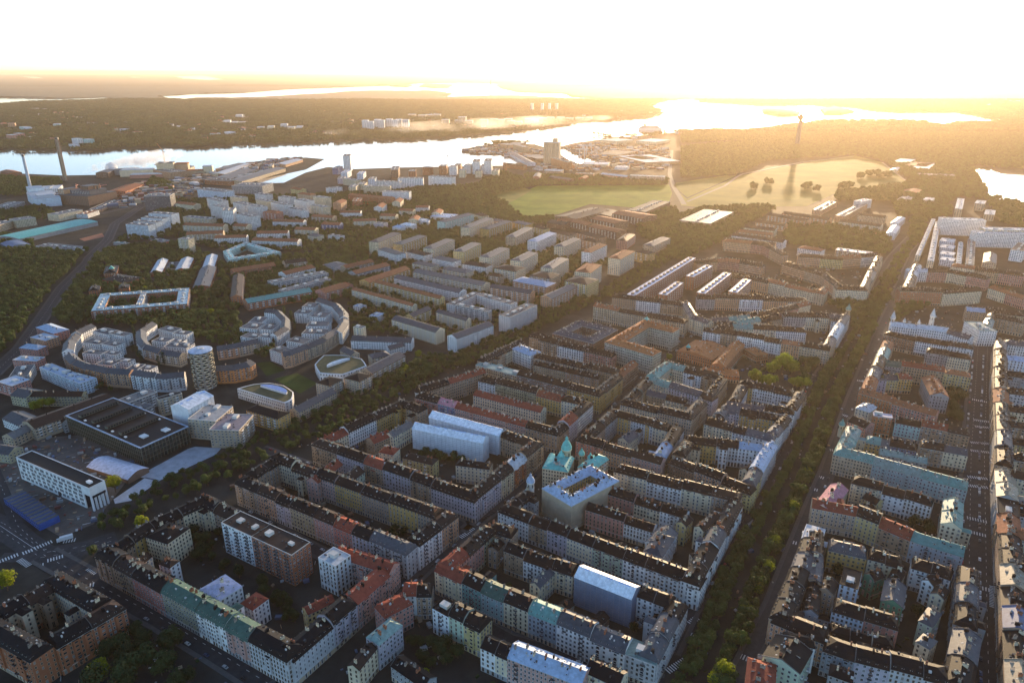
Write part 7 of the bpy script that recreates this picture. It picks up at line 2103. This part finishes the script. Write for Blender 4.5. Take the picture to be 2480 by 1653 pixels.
hz.node_tree.links.new(vo.outputs[0], oo.inputs['Volume']); ho = hb.build('haze', hz); ho['kind'] = 'stuff'; tag(ho, 'thin golden evening haze over the whole city and water', 'haze')
# steam
sm = bpy.data.materials.new('steam'); sm.use_nodes = True; N = sm.node_tree.nodes; N.clear(); v_ = N.new('ShaderNodeVolumePrincipled'); o_ = N.new('ShaderNodeOutputMaterial')
v_.inputs['Color'].default_value = (1, 1, 1, 1); v_.inputs['Anisotropy'].default_value = .1; nz = N.new('ShaderNodeTexNoise'); nz.inputs['Scale'].default_value = .035; nz.inputs['Detail'].default_value = 4; ge = N.new('ShaderNodeNewGeometry')
mr = N.new('ShaderNodeMapRange'); mr.inputs[1].default_value = .45; mr.inputs[2].default_value = .7; mr.inputs[3].default_value = 0; mr.inputs[4].default_value = .05
sm.node_tree.links.new(ge.outputs['Position'], nz.inputs['Vector']); sm.node_tree.links.new(nz.outputs['Fac'], mr.inputs[0]); sm.node_tree.links.new(mr.outputs[0], v_.inputs['Density']); sm.node_tree.links.new(v_.outputs[0], o_.inputs['Volume'])
for i, (a, c_, lab) in enumerate((((-.0), 0, 'white steam plume rising and drifting right from the power plant'), (1, 1, 'second white steam plume drifting behind the power plant'))):
    p = S['smoke'][i]; b = MB(); n_ = 12; K = 9
    for j in range(K):
        t = j / (K - 1); r_ = (8 + 34 * t) * (1 if t < .75 else 1 - (t - .75) * 3); cx_ = 300 * t; cz = 30 + 55 * t ** .6
        for q in range(n_): a_ = 2 * math.pi * q / n_; b.v.append((cx_ - 10 * math.cos(a_) * t, r_ * math.cos(a_), cz + r_ * .8 * math.sin(a_)))
    for j in range(K - 1):
        for q in range(n_): b.f.append((j * n_ + q, j * n_ + (q + 1) % n_, (j + 1) * n_ + (q + 1) % n_, (j + 1) * n_ + q)); b.m.append(0)
    b.f.append(tuple(range(n_))[::-1]); b.m.append(0); b.f.append(tuple((K - 1) * n_ + q for q in range(n_))); b.m.append(0)
    o = b.build('steam_plume', sm); o.location = (p[0], p[1], 0); o['kind'] = 'stuff'; tag(o, lab, 'steam')

# low mist lying along the far shore of the strait
mm = bpy.data.materials.new('mist'); mm.use_nodes = True; N = mm.node_tree.nodes; N.clear(); v_ = N.new('ShaderNodeVolumePrincipled'); o_ = N.new('ShaderNodeOutputMaterial')
v_.inputs['Color'].default_value = (1, .95, .9, 1); v_.inputs['Anisotropy'].default_value = .6; nz = N.new('ShaderNodeTexNoise'); nz.inputs['Scale'].default_value = .0035; nz.inputs['Detail'].default_value = 4; ge = N.new('ShaderNodeNewGeometry')
mr = N.new('ShaderNodeMapRange'); mr.inputs[1].default_value = .42; mr.inputs[2].default_value = .7; mr.inputs[3].default_value = 0; mr.inputs[4].default_value = .0022
mm.node_tree.links.new(ge.outputs['Position'], nz.inputs['Vector']); mm.node_tree.links.new(nz.outputs['Fac'], mr.inputs[0]); mm.node_tree.links.new(mr.outputs[0], v_.inputs['Density']); mm.node_tree.links.new(v_.outputs[0], o_.inputs['Volume'])
A_, B_ = (-1000, 3950), (700, 5300); u = Vector((B_[0] - A_[0], B_[1] - A_[1])); L_ = u.length; u.normalize(); b = MB(); K = 14
for j in range(K + 1):
    t = j / K; f_ = math.sin(math.pi * (.04 + .92 * t)) ** .6
    for q in range(12): a_ = math.pi * 2 * q / 12; b.v.append((u.x * L_ * t - u.y * 170 * f_ * math.cos(a_), u.y * L_ * t + u.x * 170 * f_ * math.cos(a_), 42 + 38 * f_ * math.sin(a_)))
for j in range(K):
    for q in range(12): b.f.append((j * 12 + q, j * 12 + (q + 1) % 12, (j + 1) * 12 + (q + 1) % 12, (j + 1) * 12 + q)); b.m.append(0)
b.f.append(tuple(range(12))[::-1]); b.m.append(0); b.f.append(tuple(K * 12 + q for q in range(12))); b.m.append(0)
o = b.build('mist_bank', mm); o.location = (A_[0], A_[1], 0); o['kind'] = 'stuff'; tag(o, 'thin golden mist bank lying on the strait by the far shore', 'mist')
